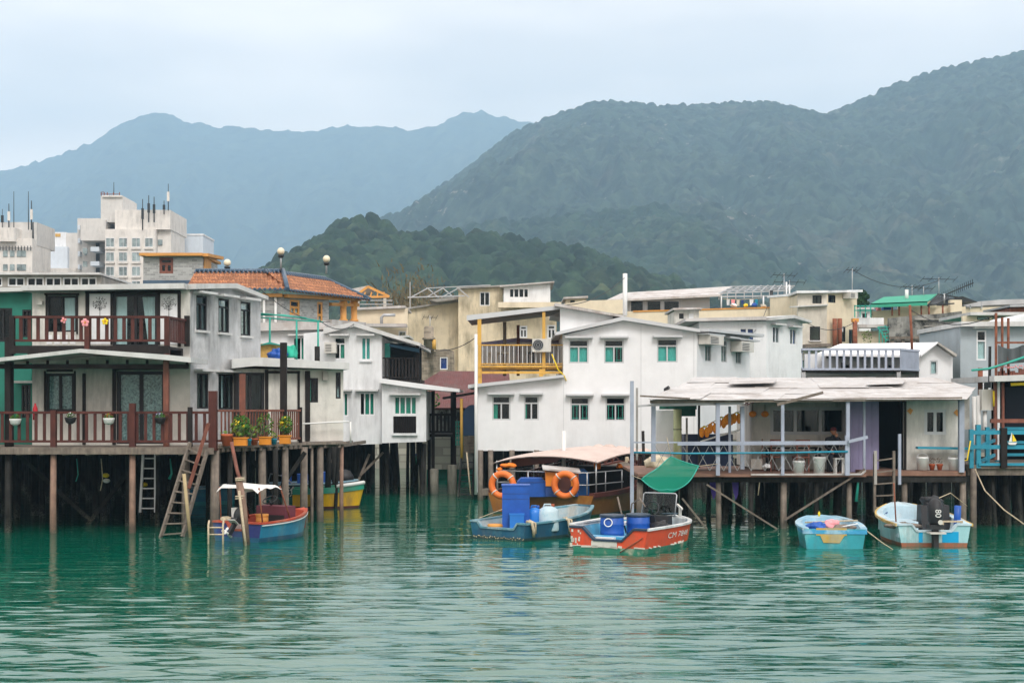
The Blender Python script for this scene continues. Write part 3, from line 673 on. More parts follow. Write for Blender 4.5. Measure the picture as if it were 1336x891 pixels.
# planters hooked over the lower rail
def planter(px,py,mat,label,fl=None):
    c = P(px,py,YF-.12); t_ = thing('hanging_planter',label,'planter',c,'planters hooked over the lower railing')
    MB().lathe([(.06,-.13),(.13,-.08),(.16,.02),(.17,.05),(.15,.06),(.13,.03)],c,14).build('bowl',mat,t_)
    MB().leaves(c+V((0,0,.1)),(.13,.1,.08),60,.045,int(px)).build('plant',m_leaf,t_)
    if fl: MB().leaves(c+V((0,-.03,.14)),(.1,.08,.06),16,.035,int(px)+3).build('flowers',fl,t_)
planter(20,549,m_wplast,'white bowl planter with bright green sprouts at the far left of the rail'); planter(92,547,m_black,'dark planter with pale white and green flowers on the lower rail',m_cwhite)
planter(142,548,m_wplast,'white bowl planter holding dry brown stems on the lower rail',m_terra); planter(209,547,m_black,'dark planter with small purple flowers near the ladder',m_purple)
c = P(46,535,41.2); one(MB().lathe([(.07,-.28),(.07,.05),(.04,.12),(.025,.16),(.03,.2)],c,10),'gas_bottle',M('red_enamel',(.45,.02,.03)),'slim red bottle standing behind the lower railing','bottle')
# flower pots along the porch edge
def troughpot(px,py,Y,w_,h,mat,label,kind,leafh,n,fl=None,shape='box'):
    c = P(px,py,Y); c.z = z_; t_ = thing('potted_plant',label,'potted plant',c,'pots along the porch edge')
    if shape=='box':
        MB().prism([c+V((-w_*.42,-.1,0)),c+V((w_*.42,-.1,0)),c+V((w_*.42,.1,0)),c+V((-w_*.42,.1,0))],(0,0,h*.86)).box(c+V((-w_*.5,-.13,h*.86)),c+V((w_*.5,.13,h))).build('trough',mat,t_)
    else: MB().lathe([(w_*.34,0),(w_*.46,h*.8),(w_*.5,h*.82),(w_*.5,h),(w_*.44,h),(w_*.4,h*.85)],c,14).build('pot',mat,t_)
    mb = MB(); rnd = random.Random(int(px))
    for k in range(7):
        a = c+V((rnd.uniform(-w_*.3,w_*.3),0,h*.8)); b = a+V((rnd.uniform(-.15,.15),rnd.uniform(-.1,.1),leafh*rnd.uniform(.6,1))); mb.tube([a,(a+b)/2+V((.02,0,0)),b],[.014,.011,.006],5)
    mb.build('stems',m_weath,t_)
    MB().leaves(c+V((0,0,h+leafh*.55)),(w_*.62,.2,leafh*.5),n,.055,int(px)+1).build('foliage',m_leaf,t_)
    if fl: MB().leaves(c+V((0,-.05,h+leafh*.7)),(w_*.4,.15,leafh*.3),26,.05,int(px)+9).build('flowers',fl,t_)
troughpot(296,578,40.55,.36,.34,m_terra,'brick red round flower pot beside the dark corner post','',.08,10,shape='round')
troughpot(314,575,40.8,.44,.24,m_opot,'orange trough under the bushiest green and yellow shrub','',.62,420,m_yel)
troughpot(324,574,41.1,.2,.18,m_turq,'small teal pot between two orange troughs on the porch','',.45,90,shape='round')
troughpot(332,573,41.3,.24,.2,m_terra,'small terracotta pot left of the thick stemmed plant','',.35,70,shape='round')
troughpot(346,572,41.8,.40,.24,m_opot,'orange trough with a thick stemmed desert rose','',.66,130)
c = P(341.5,572,41.9); c.z=z_+.2; 
troughpot(357.5,570,42.3,.2,.17,m_turq,'small turquoise pot with a sparse seedling on the porch','',.2,26,shape='round')
troughpot(372,569,42.85,.38,.26,m_opot,'orange trough with bright yellow croton leaves','',.55,260,m_yel)
# boards added far in under the deck to block light
hb=thing('added_light_blocker','added light-stopping plank hoarding far in the shade beneath the left deck','blocker',(X(100,61),61,-.5))
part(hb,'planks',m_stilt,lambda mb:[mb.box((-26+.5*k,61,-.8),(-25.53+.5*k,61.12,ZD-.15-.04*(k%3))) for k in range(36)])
# ladder and loose poles
def ladder(label,a0,a1,b0,b1,n,mat,r=.04,name='ladder'):
    t_ = thing(name,label,'ladder',a1)
    for p,q in ((a0,a1),(b0,b1)): MB().beam(p,q,.07,.1).build('side_rail',mat,t_)
    for k in range(n):
        f_ = (k+.6)/n; MB().beam(a0+(a1-a0)*f_-V((0,.02,0)),b0+(b1-b0)*f_-V((0,.02,0)),.09,.035).build('rung',mat,t_)
ladder('weathered wooden ladder leaning from the water up to the porch corner',P(248,577,40.2),P(209,703,39.2),P(270,588,40.2),P(238,700,39.2),9,m_weath)
one(MB().beam(P(272,552,40.05),P(246,637,39.6),.10,.06),'pole','' or m_redwood,'reddish plank leaning across the tall ladder','pole')
one(MB().tube([P(240,618,39.0),P(244,660,39),P(249,706,39)],.05,7),'bamboo_pole',M('bamboo',(.46,.36,.20),var=.25,grain=((10,10,1),.3)),'pale bamboo pole standing in front of the tall ladder','pole')
one(MB().box(P(170,706,39.5)+V((0,0,-.03)),P(246,701,40.3)),'landing_board',m_stilt,'dark wet landing board floating at the ladder foot','board')
t_ = thing('mooring_pole','reddish mooring pole lashed to a worn stake by the canopy boat','pole',P(322,712,37.0))
MB().tube([P(302,577,37.6),P(309,612,37.3),P(317,640,37.1)],.05,8).build('upper_pole',m_redwood,t_)
MB().tube([P(311,622,37.0),P(317,660,37.0),P(322,712,37.0)],[.09,.1,.09],8).build('stake',m_pole,t_)
MB().tube([P(312,640,36.9),P(318,690,36.8),P(321,714,36.8)],.035,6).build('bamboo',m_rope,t_)
part(t_,'lashing',m_rope,lambda mb: [mb.torus(P(313,624+dy,37.0),.11,.02,(1,0,.1),(0,1,0),14,6) for dy in (0,2,23,26)])
# ladder hanging in the shade, loose floats under the deck
ladder('grey ladder hanging in the shade beneath the left deck',P(187,590,43.2),P(183,668,43.2),P(203,590,43.2),P(203,668,43.2),6,m_metal)
# far left teal neighbour
gh = thing('green_house','dark teal green house at the left edge beside the grey house','house',(X(10,43),43,ZD))
Wg = Wall(-60,43.2,42,43.2)
hs = [window(gh,Wg,(-8,16,402,446),m_dframe),window(gh,Wg,(29,41,404,440),m_dframe),window(gh,Wg,(28,40,502,545),m_dframe,hood=m_slab)]
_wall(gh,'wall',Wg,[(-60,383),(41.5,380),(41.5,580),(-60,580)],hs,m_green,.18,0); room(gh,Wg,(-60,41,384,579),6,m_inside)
pex(gh,'roof',m_slab,Wg,[(-60,378),(41.8,376),(41.8,381),(-60,384)],.4,-6)
post(gh,(X(12,41),41,0),ZD,Z(440,41),.2,m_dark)
# rooftop room behind
rr = thing('rooftop_room','long low rooftop room with a row of dark sliding windows','building',(X(60,58),58,7))
Wq = Wall(-30,58,133,58)
hs = [window(rr,Wq,(a,b,362,373.5),m_wframe,cols=2) for a,b in ((-14,3),(10,32),(35,57),(59,80),(82,103),(105,126))]
_wall(rr,'wall',Wq,[(-30,359),(132,359),(132,420),(-30,420)],hs,m_conc,.15,0); room(rr,Wq,(-30,131,360,400),4,m_inside)
pex(rr,'roof',m_slab,Wq,[(-31,356.5),(133,356.5),(133,359.2),(-31,359.2)],.3,-5)
# ------------------------------------------------------------------ roof junk beside the left house
Yj = 47.5
t_ = thing('pole_rack','thin green pole rack on the flat extension roof','rack',P(380,470,Yj))  # bare pole frame on the flat roof
for px,y0,y1 in ((352,414,470),(387,417,470),(415,420,480)): part(t_,'post',m_tgreen,lambda mb: mb.tube([P(px,y1,Yj),P(px,y0,Yj)],.035,6))
for pts in (((337,411),(370,411),(418,419)),((337,414),(387,418),(421,420)),((340,409),(400,415))): part(t_,'crossbar',m_tgreen,lambda mb: mb.tube([P(a,b,Yj+.1*i) for i,(a,b) in enumerate(pts)],.025,5))
t_ = thing('mesh_crate','yellow mesh crate under a green sheet on the flat roof','crate',P(352,467,Yj))
part(t_,'crate',M('straw_mesh',(.68,.42,.12),var=.25,vs=9),lambda mb: mb.box(P(338,467,47.4),P(366,450,48.4)))
part(t_,'sheet',m_tgreen,lambda mb: mb.prism([P(334,451,47.2),P(352,446,47.2),P(370,451,47.2),P(352,449,47.2)],(0,1.4,0)))
def bundle(name,label,cat,c,r,mat,seed=1):
    mb = MB(); mb.ball(c,r,30,18); q = max(.08,max(r)); mz = min(r)
    for i,p in enumerate(mb.v):
        e = (p-c)/q; d = p-c; k = 1+.45*mnoise.noise(e*1.6+V((seed,0,0)))-.28*abs(mnoise.noise(e*3.1+V((0,seed,0))))+.10*mnoise.noise(e*9)
        d = d*k; d.z = max(d.z, -mz*.75); mb.v[i] = c+d
    return one(mb,name,mat,label,cat)
bundle('tarpaulin','crumpled blue tarpaulin on the flat extension roof','tarpaulin',P(362,462,47.0),(.30,.3,.22),m_blue,2)
bundle('tarpaulin','bulging dark green tarpaulin bundle beside the green poles','tarpaulin',P(379,461,47.2),(.20,.3,.28),m_cgreen,5)
one(MB().tube([P(414,480,46.9),P(414,452,46.9)],.09,7),'stump_post',m_stilt,'short dark timber post rising from the extension roof','post')
# ================================================================== WHITE GABLE HOUSE (left of the channel)
gb = thing('stilt_house','white gabled stilt house with teal curtains and a dark slatted balcony','house',(X(450,57),57,Z(580,57)))
Wb = Wall(398,57,500,57)
hs = [window(gb,Wb,(436,451,440,469),m_wframe,cols=2,cur=m_cgreen,curx=(.55,1),hood=m_slab,transom=.3),window(gb,Wb,(471,484,440,470),m_wframe,cols=2,cur=m_cteal,hood=m_slab,sill=m_white),
      window(gb,Wb,(448,454.5,512,543),m_wframe,cols=1,cur=m_cgreen,curx=(0,.6),hood=m_slab),window(gb,Wb,(469,489,512,542),m_wframe,cols=3,cur=m_cgreen,curx=(.3,1),hood=m_slab)]
_wall(gb,'front_wall',Wb,[(396,435),(425,432),(463,425),(498,437),(498,579),(396,582)],hs,m_white,.18,0)
room(gb,Wb,(397,497,439,578),7,m_inside)
pex(gb,'roof',m_slab,Wb,[(423,429),(463,420.5),(549,448),(549,452),(463,426.5),(423,436)],.3,-7)
aircon(gb,Wb,(425,440,447,461),.4)
Wa = Wall(330,58.5,425,58.5)
hs = [window(gb,Wa,(382,403,440,470),m_wframe,cols=2,cur=m_cgreen,curx=(.5,1),hood=m_slab)]
_wall(gb,'annex_wall',Wa,[(330,432),(425,431),(425,500),(330,500)],hs,m_white,.18,0); room(gb,Wa,(331,424,433,495),4,m_inside)
pex(gb,'annex_roof',m_roofw,Wa,[(329,422),(426,419),(426,430.5),(329,432.5)],.35,-5)
# balcony
Yb_ = 57.4; zf = Z(495,Yb_)
part(gb,'balcony_floor',m_dark,lambda mb: mb.box((X(498.5,Yb_),Yb_,zf-.12),(X(548,Yb_),Yb_+3,zf)))
railing(gb,(X(499,Yb_),Yb_,zf),(X(547,Yb_),Yb_,zf),.86,m_dark,bal=.13,bw=.075,rail=.07,low=.08)
post(gb,(X(545,Yb_+.1),Yb_+.1,0),zf-3.2,Z(447,Yb_),.12,m_dark)
part(gb,'balcony_back_wall',m_inside,lambda mb: mb.box((X(498.5,Yb_),60.2,zf),(X(550,60.2),60.3,Z(448,60.2))))
part(gb,'hanging_sheet',m_cteal,lambda mb: mb.box(P(499,467,58.4),P(509,448,58.45)))
part(gb,'balcony_fascia',M('navy_valance',(.02,.07,.12)),lambda mb: mb.prism([P(508,449,57.2),P(547,455,57.2),P(547,460,57.2),P(508,452,57.2)],(0,.06,0)))
# low lean-to at the waterside
Wc = Wall(498.2,56.6,557,56.6)
hs = [window(gb,Wc,(514,544,517,541),m_wframe,cols=4,cur=m_cgreen,hood=m_slab,transom=0)]
u = Wc.rect(513,543,543,565)
_wall(gb,'lean_to_wall',Wc,[(498.2,498),(556,507),(556,576),(498.2,578)],hs+[u],m_white,.18,0); room(gb,Wc,(499,555,510,575),4,m_inside)
part(gb,'vent_slats',m_dark,lambda mb: [Wc.box(mb,u[0]+(u[1]-u[0])*k/12+.01,u[0]+(u[1]-u[0])*(k+.7)/12,u[2],u[3],-.08,-.02) for k in range(12)])
pex(gb,'lean_to_roof',m_white2,Wc,[(496,493.5),(600,507.5),(600,511.5),(556,508),(496,499.5)],.35,-4)
part(gb,'ledge',m_white,lambda mb: Wc.pbox(mb,512,545,565,568,0,.12))
rnd = random.Random(31)
for k in range(46):
    px = rnd.uniform(402,552); Y = rnd.uniform(57,66); pile(gb,X(px,Y),Y,Z(579,57),rnd.uniform(.06,.13),m_stilt)
for a,b in (((425,592),(470,650)),((462,640),(482,592)),((440,630),(478,655)),((470,620),(500,590))): part(gb,'brace',m_weath,lambda mb: mb.beam(P(*a,57.6),P(*b,57.8),.07,.09))
hb=thing('added_light_blocker','added light-stopping plank hoarding far in the shade beneath the white gabled house','blocker',(X(450,66.5),66.5,-.5))  # added boards that keep daylight out beneath this house
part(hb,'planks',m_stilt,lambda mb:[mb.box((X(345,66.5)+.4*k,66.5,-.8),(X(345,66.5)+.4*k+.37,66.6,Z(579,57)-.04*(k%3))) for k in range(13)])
# covered landing between the two white houses
cl_ = thing('covered_landing','small dark slatted landing on tall posts beside the lean-to','landing',P(575,566,59))
Y = 59.; zf = Z(566,Y)
part(cl_,'floor',m_dark,lambda mb: mb.box((X(555,Y),Y,zf-.12),(X(596,Y),Y+2.5,zf)))
railing(cl_,(X(556,Y),Y,zf),(X(595,Y),Y,zf),.8,m_dark,bal=.15,bw=.09,rail=.12,low=.08)
for px,Yp,y0,y1 in ((565,59,510,650),(593,59,510,652),(560,61,512,610),(590,61.4,512,610)): post(cl_,(X(px,Yp),Yp,0),-.4,Z(y0,Yp),.14,m_dark)
for px,y0,w_,lb in ((551,606,.36,'leftmost stubby round stone pile below the lean-to'),(566.5,611,.36,'pale stubby stone pile below the covered landing posts'),(590,606,.40,'thickest stubby stone pile nearest the green rowing boat stern')):
    c = V((X(px,58.6),58.6,0)); z1 = Z(y0,58.6)
    one(MB().lathe([(w_/2,-.5),(w_/2,z1-.06),(w_*.44,z1-.02),(w_*.3,z1)],c,14),'stone_pile',m_stiltp,lb,'pile','stone piles in the creek')
# maroon roofed shed behind
ms = thing('shed','shed under a broad faded maroon roof at the head of the creek','shed',P(600,560,70))
m_maroon = M('maroon_sheet',(.12,.034,.032),var=.2,streak=.5,rough=.75,wave=((3,0,0),.4))
part(ms,'roof',m_maroon,lambda mb: mb.prism([P(545,532,66),P(668,532,66),P(664,484,73),P(574,484,73)],(0,.12,-.1)))
part(ms,'roof',m_maroon,lambda mb: mb.prism([P(538,506,68),P(574,484.3,73.1),P(545,531,66.1)],(0,.12,-.1)))
part(ms,'wall',m_block,lambda mb: mb.box(P(548,612,71),P(660,500,71.3)))
part(ms,'bank',m_stone,lambda mb: mb.box(P(548,612,69.5),P(600,570,70)))
MB().leaves(P(556,523,63),(.6,.4,.6),160,.09,3).build('foliage',m_leaf,thing('shrub','small green shrub behind the covered landing','shrub',P(556,533,63)))
# arched blue hatch and steps
ah = thing('boat_shed','narrow weathered plank shed with a deep blue arched opening','shed',P(612,600,57))
Wh = Wall(600,57.3,640,57.3); arc = [(604,568)]+[(616-12*math.cos(a),544-16*math.sin(a)) for a in [math.pi*k/12 for k in range(13)]]+[(628,568)]
pex(ah,'arched_door',M('deep_blue_door',(.008,.05,.13),var=.15,rough=.4),Wh,arc,0,-.15)
part(ah,'plank_wall',m_weath,lambda mb: [Wh.pbox(mb,605,632,569+4.5*k,573+4.5*k,.01,-.08) for k in range(5)])
part(ah,'roof',m_dark,lambda mb: Wh.ex(mb,[(578,518),(621,511),(621,513.5),(578,520.5)],.4,-1.5))
one(MB().tube([P(602,520,56.9),P(602.5,600,56.9)],.06,7),'bamboo_pole',m_yellow,'ochre pole standing beside the blue arched door','pole')
ladder('mossy steps descending to the creek between the two houses',P(602,598,56.4),P(598,648,55.8),P(619,598,56.4),P(616,648,55.8),6,m_stilt,name='creek_steps')
one(MB().tube([P(609,590,55.5),P(614,645,55.2)],.035,6),'bamboo_pole',m_rope,'thin pale pole propped against the creek steps','pole')
part(ah,'lattice',m_tgreen,lambda mb: [mb.beam(P(595+k*3,550,58.5),P(595+k*3,580,58.5),.04) for k in range(4)]+[mb.beam(P(594,550+k*6,58.45),P(606,550+k*6,58.45),.04) for k in range(6)])
# ================================================================== TILED BUILDING
tb = thing('tiled_building','grey brick building with orange pantile roofs and yellow timber columns','building',(X(350,72),72,1.5))
m_gbrick = M('grey_brick',(.36,.36,.35),var=.12,brick=(.3,.11,(.45,.45,.44)),rough=.85)
m_tile = M('orange_pantile',(.42,.175,.075),var=.5,vs=5,rough=.5,patch=.6,pcol=(.20,.075,.04),ps=3.5,brick=(.27,.19,(.10,.04,.025)))
m_btile = M('blue_glazed_ridge',(.05,.09,.14),var=.25,rough=.3)
m_ttim = M('golden_timber',(.62,.29,.07),var=.15,rough=.5)
Wt1 = Wall(236,72,369,72); Wt2 = Wall(369.5,72,466,77.5)
_wall(tb,'front_wall',Wt1,[(236,383),(369,384),(369,480),(236,480)],[],m_gbrick,.25,0)
hs = [window(tb,Wt2,(378,391,391,411),m_ttim,cols=2,bar=.12,gl=m_glass,transom=.5,cur=m_cwhite),window(tb,Wt2,(414,421,394,428),m_ttim,cols=1,bar=.12,transom=.5,cur=m_cwhite)]
_wall(tb,'side_wall',Wt2,[(369.5,384),(429,386),(429,480),(369.5,480)],hs,m_gbrick,.25,0)
room(tb,Wt2,(370,429,388,470),5,m_inside)
def tileroof(W,u0,u1,z0,z1,d0,d1,pitch=.25,courses=8,sk=(0,0)):
    n = int((u1-u0)/pitch); vs=[]; fs=[]; sub=6; nx_=n*sub+1; rows=[]
    for c in range(courses):
        for e in (0,1):
            f_=(c+e*.97)/courses; rows.append((f_,(.05 if e==0 else .0)))
    for f_,lift in rows:
        for i in range(nx_):
            uu=u0+sk[0]*f_+(u1+sk[1]*f_-u0-sk[0]*f_)*i/(nx_-1)
            vs.append(W.w(uu,z0+(z1-z0)*f_+lift+.07*math.cos(i*2*math.pi/sub),d0+(d1-d0)*f_))
    for r_ in range(len(rows)-1):
        for i in range(nx_-1): fs.append([r_*nx_+i,r_*nx_+i+1,(r_+1)*nx_+i+1,(r_+1)*nx_+i])
    MB().add(vs,fs,True).build('roof',m_tile,tb,norm=False)
    mb=MB(); mb.tube([W.w(u0+sk[0],z1+.06,d1),W.w(u1+sk[1],z1+.06,d1)],.11,8); mb.tube([W.w(u1,z0+.1,d0),W.w(u1+sk[1],z1+.06,d1)],.09,7)
    for i in range(n): mb.tube([W.w(u0+(u1-u0)*(i+.5)/n,z0+.09,d0+.02),W.w(u0+(u1-u0)*(i+.5)/n,z0+.13,d0-.25)],.075,6)
    for i in range(n): mb.tube([W.w(u0+sk[0]+(u1+sk[1]-u0-sk[0])*i/n,z1+.10,d1+.05),W.w(u0+sk[0]*.9+(u1+sk[1]*.9-u0-sk[0]*.9)*i/n,z1-.1,d1+.3)],.05,5)
    mb.build('ridge_and_eave_tiles',m_btile,tb)
uA=Wt1.uz(246,378)[0]; uB=Wt1.L+.3
tileroof(Wt1,uA,Wt1.L+.35,Z(380,71.4),Z(355,73.8),.7,-1.7,sk=(0,-.62))
tileroof(Wt2,-.35,Wt2.L+.3,Z(381.5,71.6),Z(355.5,73.8),.7,-1.7,sk=(.95,-.9))
part(tb,'hip_ridge',m_btile,lambda mb: mb.tube([Wt1.w(Wt1.L+.35,Z(380,71.4)+.1,.7),Wt1.w(Wt1.L-.27,Z(355,73.8)+.1,-1.7)],.12,8))
def f(mb):
    Wt1.pbox(mb,236,369,383.5,388,.02,.3); Wt2.ex(mb,[(369.6,384),(466,388.5),(466,393),(369.6,388.5)],.3,0.02); Wt2.ex(mb,[(430,395),(466,396),(466,400),(430,399)],.15,-.1)
part(tb,'eave_beam',m_ttim,f)
for px in (447,461): part(tb,'column',m_ttim,lambda mb: mb.lathe([(.24,0),(.24,.12),(.17,.16),(.17,.95),(.22,1.0),(.22,1.12)],Wt2.w(Wt2.uz(px,420)[0],Wt2.uz(px,420)[1],.05),12))
part(tb,'porch_back_wall',m_gbrick,lambda mb: Wt2.pbox(mb,429,468,388,430,-2.5,-2.7))
part(tb,'porch_door',m_redwood,lambda mb: Wt2.pbox(mb,437,443,397,420,-2.45,-2.5))
part(tb,'terrace_slab',m_roofw,lambda mb: Wt2.pbox(mb,425,470,419,426,.4,-2.5))
for px in (345,360): part(tb,'downpipe',m_wplast,lambda mb: mb.tube([Wt1.at(px,384,.12),Wt1.at(px,470,.12)],.07,8))
# turret
tr_ = thing('brick_turret','small grey brick rooftop turret with orange eaves and a red window','building',(X(230,78),78,8))
Wu1 = Wall(187,77,264,77); Wu2 = Wall(264.3,77,281,81)
hs=[window(tr_,Wu1,(208,226,336,357),m_redwood,cols=2,bar=.14,transom=.4)]
_wall(tr_,'front_wall',Wu1,[(187,334),(264,334),(264,420),(187,420)],hs,m_gbrick,.2,0)
_wall(tr_,'side_wall',Wu2,[(264.3,334),(281,338),(281,420),(264.3,420)],[],m_gbrick,.2,0); room(tr_,Wu1,(188,263,336,400),4,m_inside)
pex(tr_,'roof',m_ttim,Wu1,[(184,331),(266,331),(266,334.5),(184,334.5)],.4,-4.5); pex(tr_,'roof',m_ttim,Wu2,[(263,330.5),(284,335),(284,339),(263,334.5)],.35,-3)
pbx(tr_,'door',m_ttim,Wu2,(265.5,279,338,355),.01,.06); pbx(tr_,'base_band',m_btile,Wu1,(187,263,366,372),.01,.1)
def globe(px,py,y1,Y,label):
    t_=thing('globe_lamp',label,'lamp',P(px,y1,Y),'globe lamps on the tiled building'); c=P(px,py,Y)
    MB().tube([P(px,y1,Y),c],.05,6).build('pole',m_metal,t_); MB().ball(c,.19,14,10).build('globe',M('cream_globe',(.75,.66,.48),var=.05,rough=.3) if 'cream_globe' not in MATS else MATS['cream_globe'],t_)
    MB().lathe([(.1,-.34),(.16,-.26),(.16,-.2)],c,10).build('collar',m_dkmetal,t_)
globe(366.5,328,353,73.6,'tall globe lamp on the roof corner of the tiled building'); globe(426,338,357,74,'globe lamp standing on the right hand tiled roof'); globe(296.5,343,354,74,'short globe lamp rising behind the left tiled roof')
# timber pavilion, bare brush
pv_=thing('timber_pavilion','open yellow timber roof truss with a white sheet beyond the tiled roof','pavilion',P(485,400,84))
def f(mb):
    for dy in (0,):
        mb.beam(P(461,388,84+dy),P(480,374,84+dy),.14); mb.beam(P(480,374,84+dy),P(508,387,84+dy),.14); mb.beam(P(461,388,84+dy),P(508,387,84+dy),.12)
        for k in range(5): mb.beam(P(465+9*k,388,84+dy),P(469+8*k,381,84+dy),.07)
part(pv_,'truss',m_ttim,f)
for dy in (1.5,3): part(pv_,'truss',m_ttim,lambda mb:(mb.beam(P(461,388,84+dy),P(480,374,84+dy),.14),mb.beam(P(480,374,84+dy),P(508,387,84+dy),.14),mb.beam(P(461,388,84+dy),P(508,387,84+dy),.12)))
part(pv_,'roof_sheet',m_roofw,lambda mb: mb.prism([P(458,377,85),P(481,372.5,85),P(481,374,85),P(458,388,85)],(0,4,0)))
for px in (502,467): part(pv_,'post',m_cream,lambda mb: mb.box(P(px,430,84)-V((.08,0,0)),P(px,387,84)+V((.08,.16,0))))
part(pv_,'rail',m_metal,lambda mb: [mb.beam(P(461,y,83.8),P(512,y,83.8),.05) for y in (392,397)])
def brush():
    m_brush = leafmat('dry_brush',((.10,.085,.05),(.20,.15,.085),(.07,.09,.04)),.5,.9); mb=MB(); rnd=random.Random(77)
    for k in range(900):
        p=V((X(rnd.uniform(478,650),128),rnd.uniform(112,140),1.5)); h=rnd.uniform(8.0,13.4)*(.75+.25*math.sin(p.x*.55)); mb.tube([p,p+V((rnd.uniform(-.6,.6),0,h*.6)),p+V((rnd.uniform(-1.4,1.4),0,h))],[.07,.05,.015],3,False)
        for j in range(14):
            q=p+V((rnd.gauss(0,1),rnd.gauss(0,1),h*rnd.uniform(.55,1.05))); a=V((rnd.gauss(0,.3),rnd.gauss(0,.3),rnd.uniform(.2,.7))); b=V((.05,0,.02)); mb.add([q-b,q+b,q+a],[(0,1,2)])
            b=V((rnd.gauss(0,.14),0,rnd.gauss(0,.14))); mb.add([q+a*.5,q+a*.5+b,q+a*.7+b*.3],[(0,1,2)])
    o=mb.build('brush',m_brush,norm=False,kind='stuff'); tag(o,'dry brown leafless brush behind the beige house','brush')
brush()
# ================================================================== BEIGE HOUSES BEHIND
bh=thing('beige_house','large stained beige house with a white rooftop cabin','house',(X(620,88),88,1.5))
Wd1=Wall(528,88,600,88); Wd2=Wall(598,86.5,725,86.5)
_wall(bh,'front_wall',Wd1,[(531,404),(600,394),(600,540),(531,540)],[],m_beige,.25,0)
hs=[window(bh,Wd2,(626,639,381,399),m_wframe,cols=2,bar=.05),window(bh,Wd2,(678,688,425,441),m_wframe,cols=2,transom=.3,bar=.09),window(bh,Wd2,(714,725,424,442),m_wframe,cols=2,transom=.3,bar=.09)]
_wall(bh,'tower_wall',Wd2,[(598,377),(656,374),(656,396),(726,396),(726,540),(598,540)],hs,m_beige,.25,0); room(bh,Wd2,(599,725,397,500),5,m_inside)
room(bh,Wd2,(599,655,378,396.5),5,m_inside)
part(bh,'roof',m_conc,lambda mb:(Wd2.ex(mb,[(596,375.5),(657,372.5),(657,374.3),(596,377.3)],.3,-6),Wd1.ex(mb,[(529,402),(600,391.5),(600,394),(529,404.3)],.25,-6)))
Wd3=Wall(657,85.6,719,85.6)
u=Wd3.rect(664,690,376,389)
_wall(bh,'cabin_wall',Wd3,[(657,374),(718,370),(718,396),(657,396)],[window(bh,Wd3,(664,690,376,389),m_wframe,cols=4,bar=.07)],m_white,.15,0); room(bh,Wd3,(658,717,375,396),4,m_inside)
part(bh,'cabin_roof',m_roofw,lambda mb: Wd3.ex(mb,[(652,373),(723,367.5),(723,369.3),(652,375)],.35,-5))
part(bh,'parapet',m_cream2,lambda mb: Wd3.pbox(mb,650,732,395,402,.1,.5))
fl_=thing('terrace_trellis','light steel truss trellis over the beige roof terrace','trellis',P(570,392,86))
def f(mb):
    for a in (536,556,576): 
        mb.beam(P(a,388,86),P(a+22,376,86),.06); mb.beam(P(a+22,376,86),P(a+36,388,86),.06)
    mb.beam(P(532,388,86),P(606,386,86),.07); mb.beam(P(556,376,86),P(640,372,86),.05); mb.beam(P(535,403,86),P(535,368,86),.05)
part(fl_,'truss',m_metal,f); part(fl_,'sheet',m_conc,lambda mb: mb.prism([P(560,391,87),P(602,386,87),P(602,390,87),P(570,394,87)],(0,3,0)))
lw=thing('low_house','low cream rooftop block behind the timber pavilion','house',P(500,430,82))
Wl=Wall(463,82,532,82); _wall(lw,'wall',Wl,[(463,405),(532,402),(532,500),(463,500)],[window(lw,Wl,(520,530,432,440),m_wframe,cols=1)],m_cream2,.2,0); pex(lw,'roof',m_roofw,Wl,[(461,402),(529,399),(529,402),(461,405)],.3,-5)
part(lw,'handrail',m_metal,lambda mb: mb.tube([Wl.at(499,428,.6),Wl.at(499,415,.6),Wl.at(502,412,.6),Wl.at(517,412,.6)],.09,8))
part(lw,'terrace',m_roofw,lambda mb: Wl.pbox(mb,463,532,424,428,.2,1.4))
ru=thing('ruined_wall','crumbling mossy brick wall with a round clay chimney','ruin',P(568,490,78))
m_ruin=M('mossy_ruin',(.30,.25,.19),var=.35,vs=2.5,streak=.9,scol=(.05,.05,.035),brick=(.35,.14,(.3,.27,.22)),rough=.95)
Wz=Wall(543,78,594,78); 
_wall(ru,'wall',Wz,[(543,461),(552,456),(566,458),(580,455),(592,458),(593,510),(543,510)],[window(ru,Wz,(574,584,466,482),m_wframe,cols=1,cur=m_cblue)],m_ruin,.4,0)
part(ru,'chimney',m_ruin,lambda mb: mb.lathe([(.28,0),(.28,.6),(.36,.62),(.36,.72),(.27,.75),(.27,1.25),(.22,1.35)],P(559.5,458,77.7),14))
part(ru,'pipe',m_yellow,lambda mb: mb.tube([P(566,456,77.6),P(566,443,77.6)],.12,8))
antenna(X(561,84),84,Z(432,84),Z(412,84),'small aerial bracket on the beige wall above the ruined chimney',4,.4)
# ================================================================== APARTMENT BLOCKS
m_apt=M('apartment_render',(.72,.68,.63),var=.06,streak=.5,scol=(.30,.29,.27),rough=.9); m_aptd=M('apartment_dark_render',(.60,.58,.55),var=.06,streak=.4,scol=(.3,.29,.27),rough=.9); m_aptb=M('blue_white_render',(.60,.66,.72),var=.05,streak=.3,scol=(.4,.42,.45),rough=.9)  # the second render is a plain darker tone
YA=235.
def blk(t_,name,mat,r,d=8,dy=0.): return part(t_,name,mat,lambda mb: mb.box(P(r[0],r[3],YA+dy),P(r[1],r[2],YA+dy)+V((0,d,0))))
ap=thing('apartment_block','tall pale apartment block with a stepped top and roof masts','apartment block',P(165,372,YA))
blk(ap,'main_block',m_apt,(137,203,299,400),12); blk(ap,'upper_block',m_apt,(150,222,274,299.5),12,.6); blk(ap,'stair_tower',m_aptd,(131.5,160,256,290),9,2); blk(ap,'left_wing',m_aptd,(105,138,287,314),10,1.5); blk(ap,'left_wing_rear',m_aptd,(101,137,285,400),9,5.5)
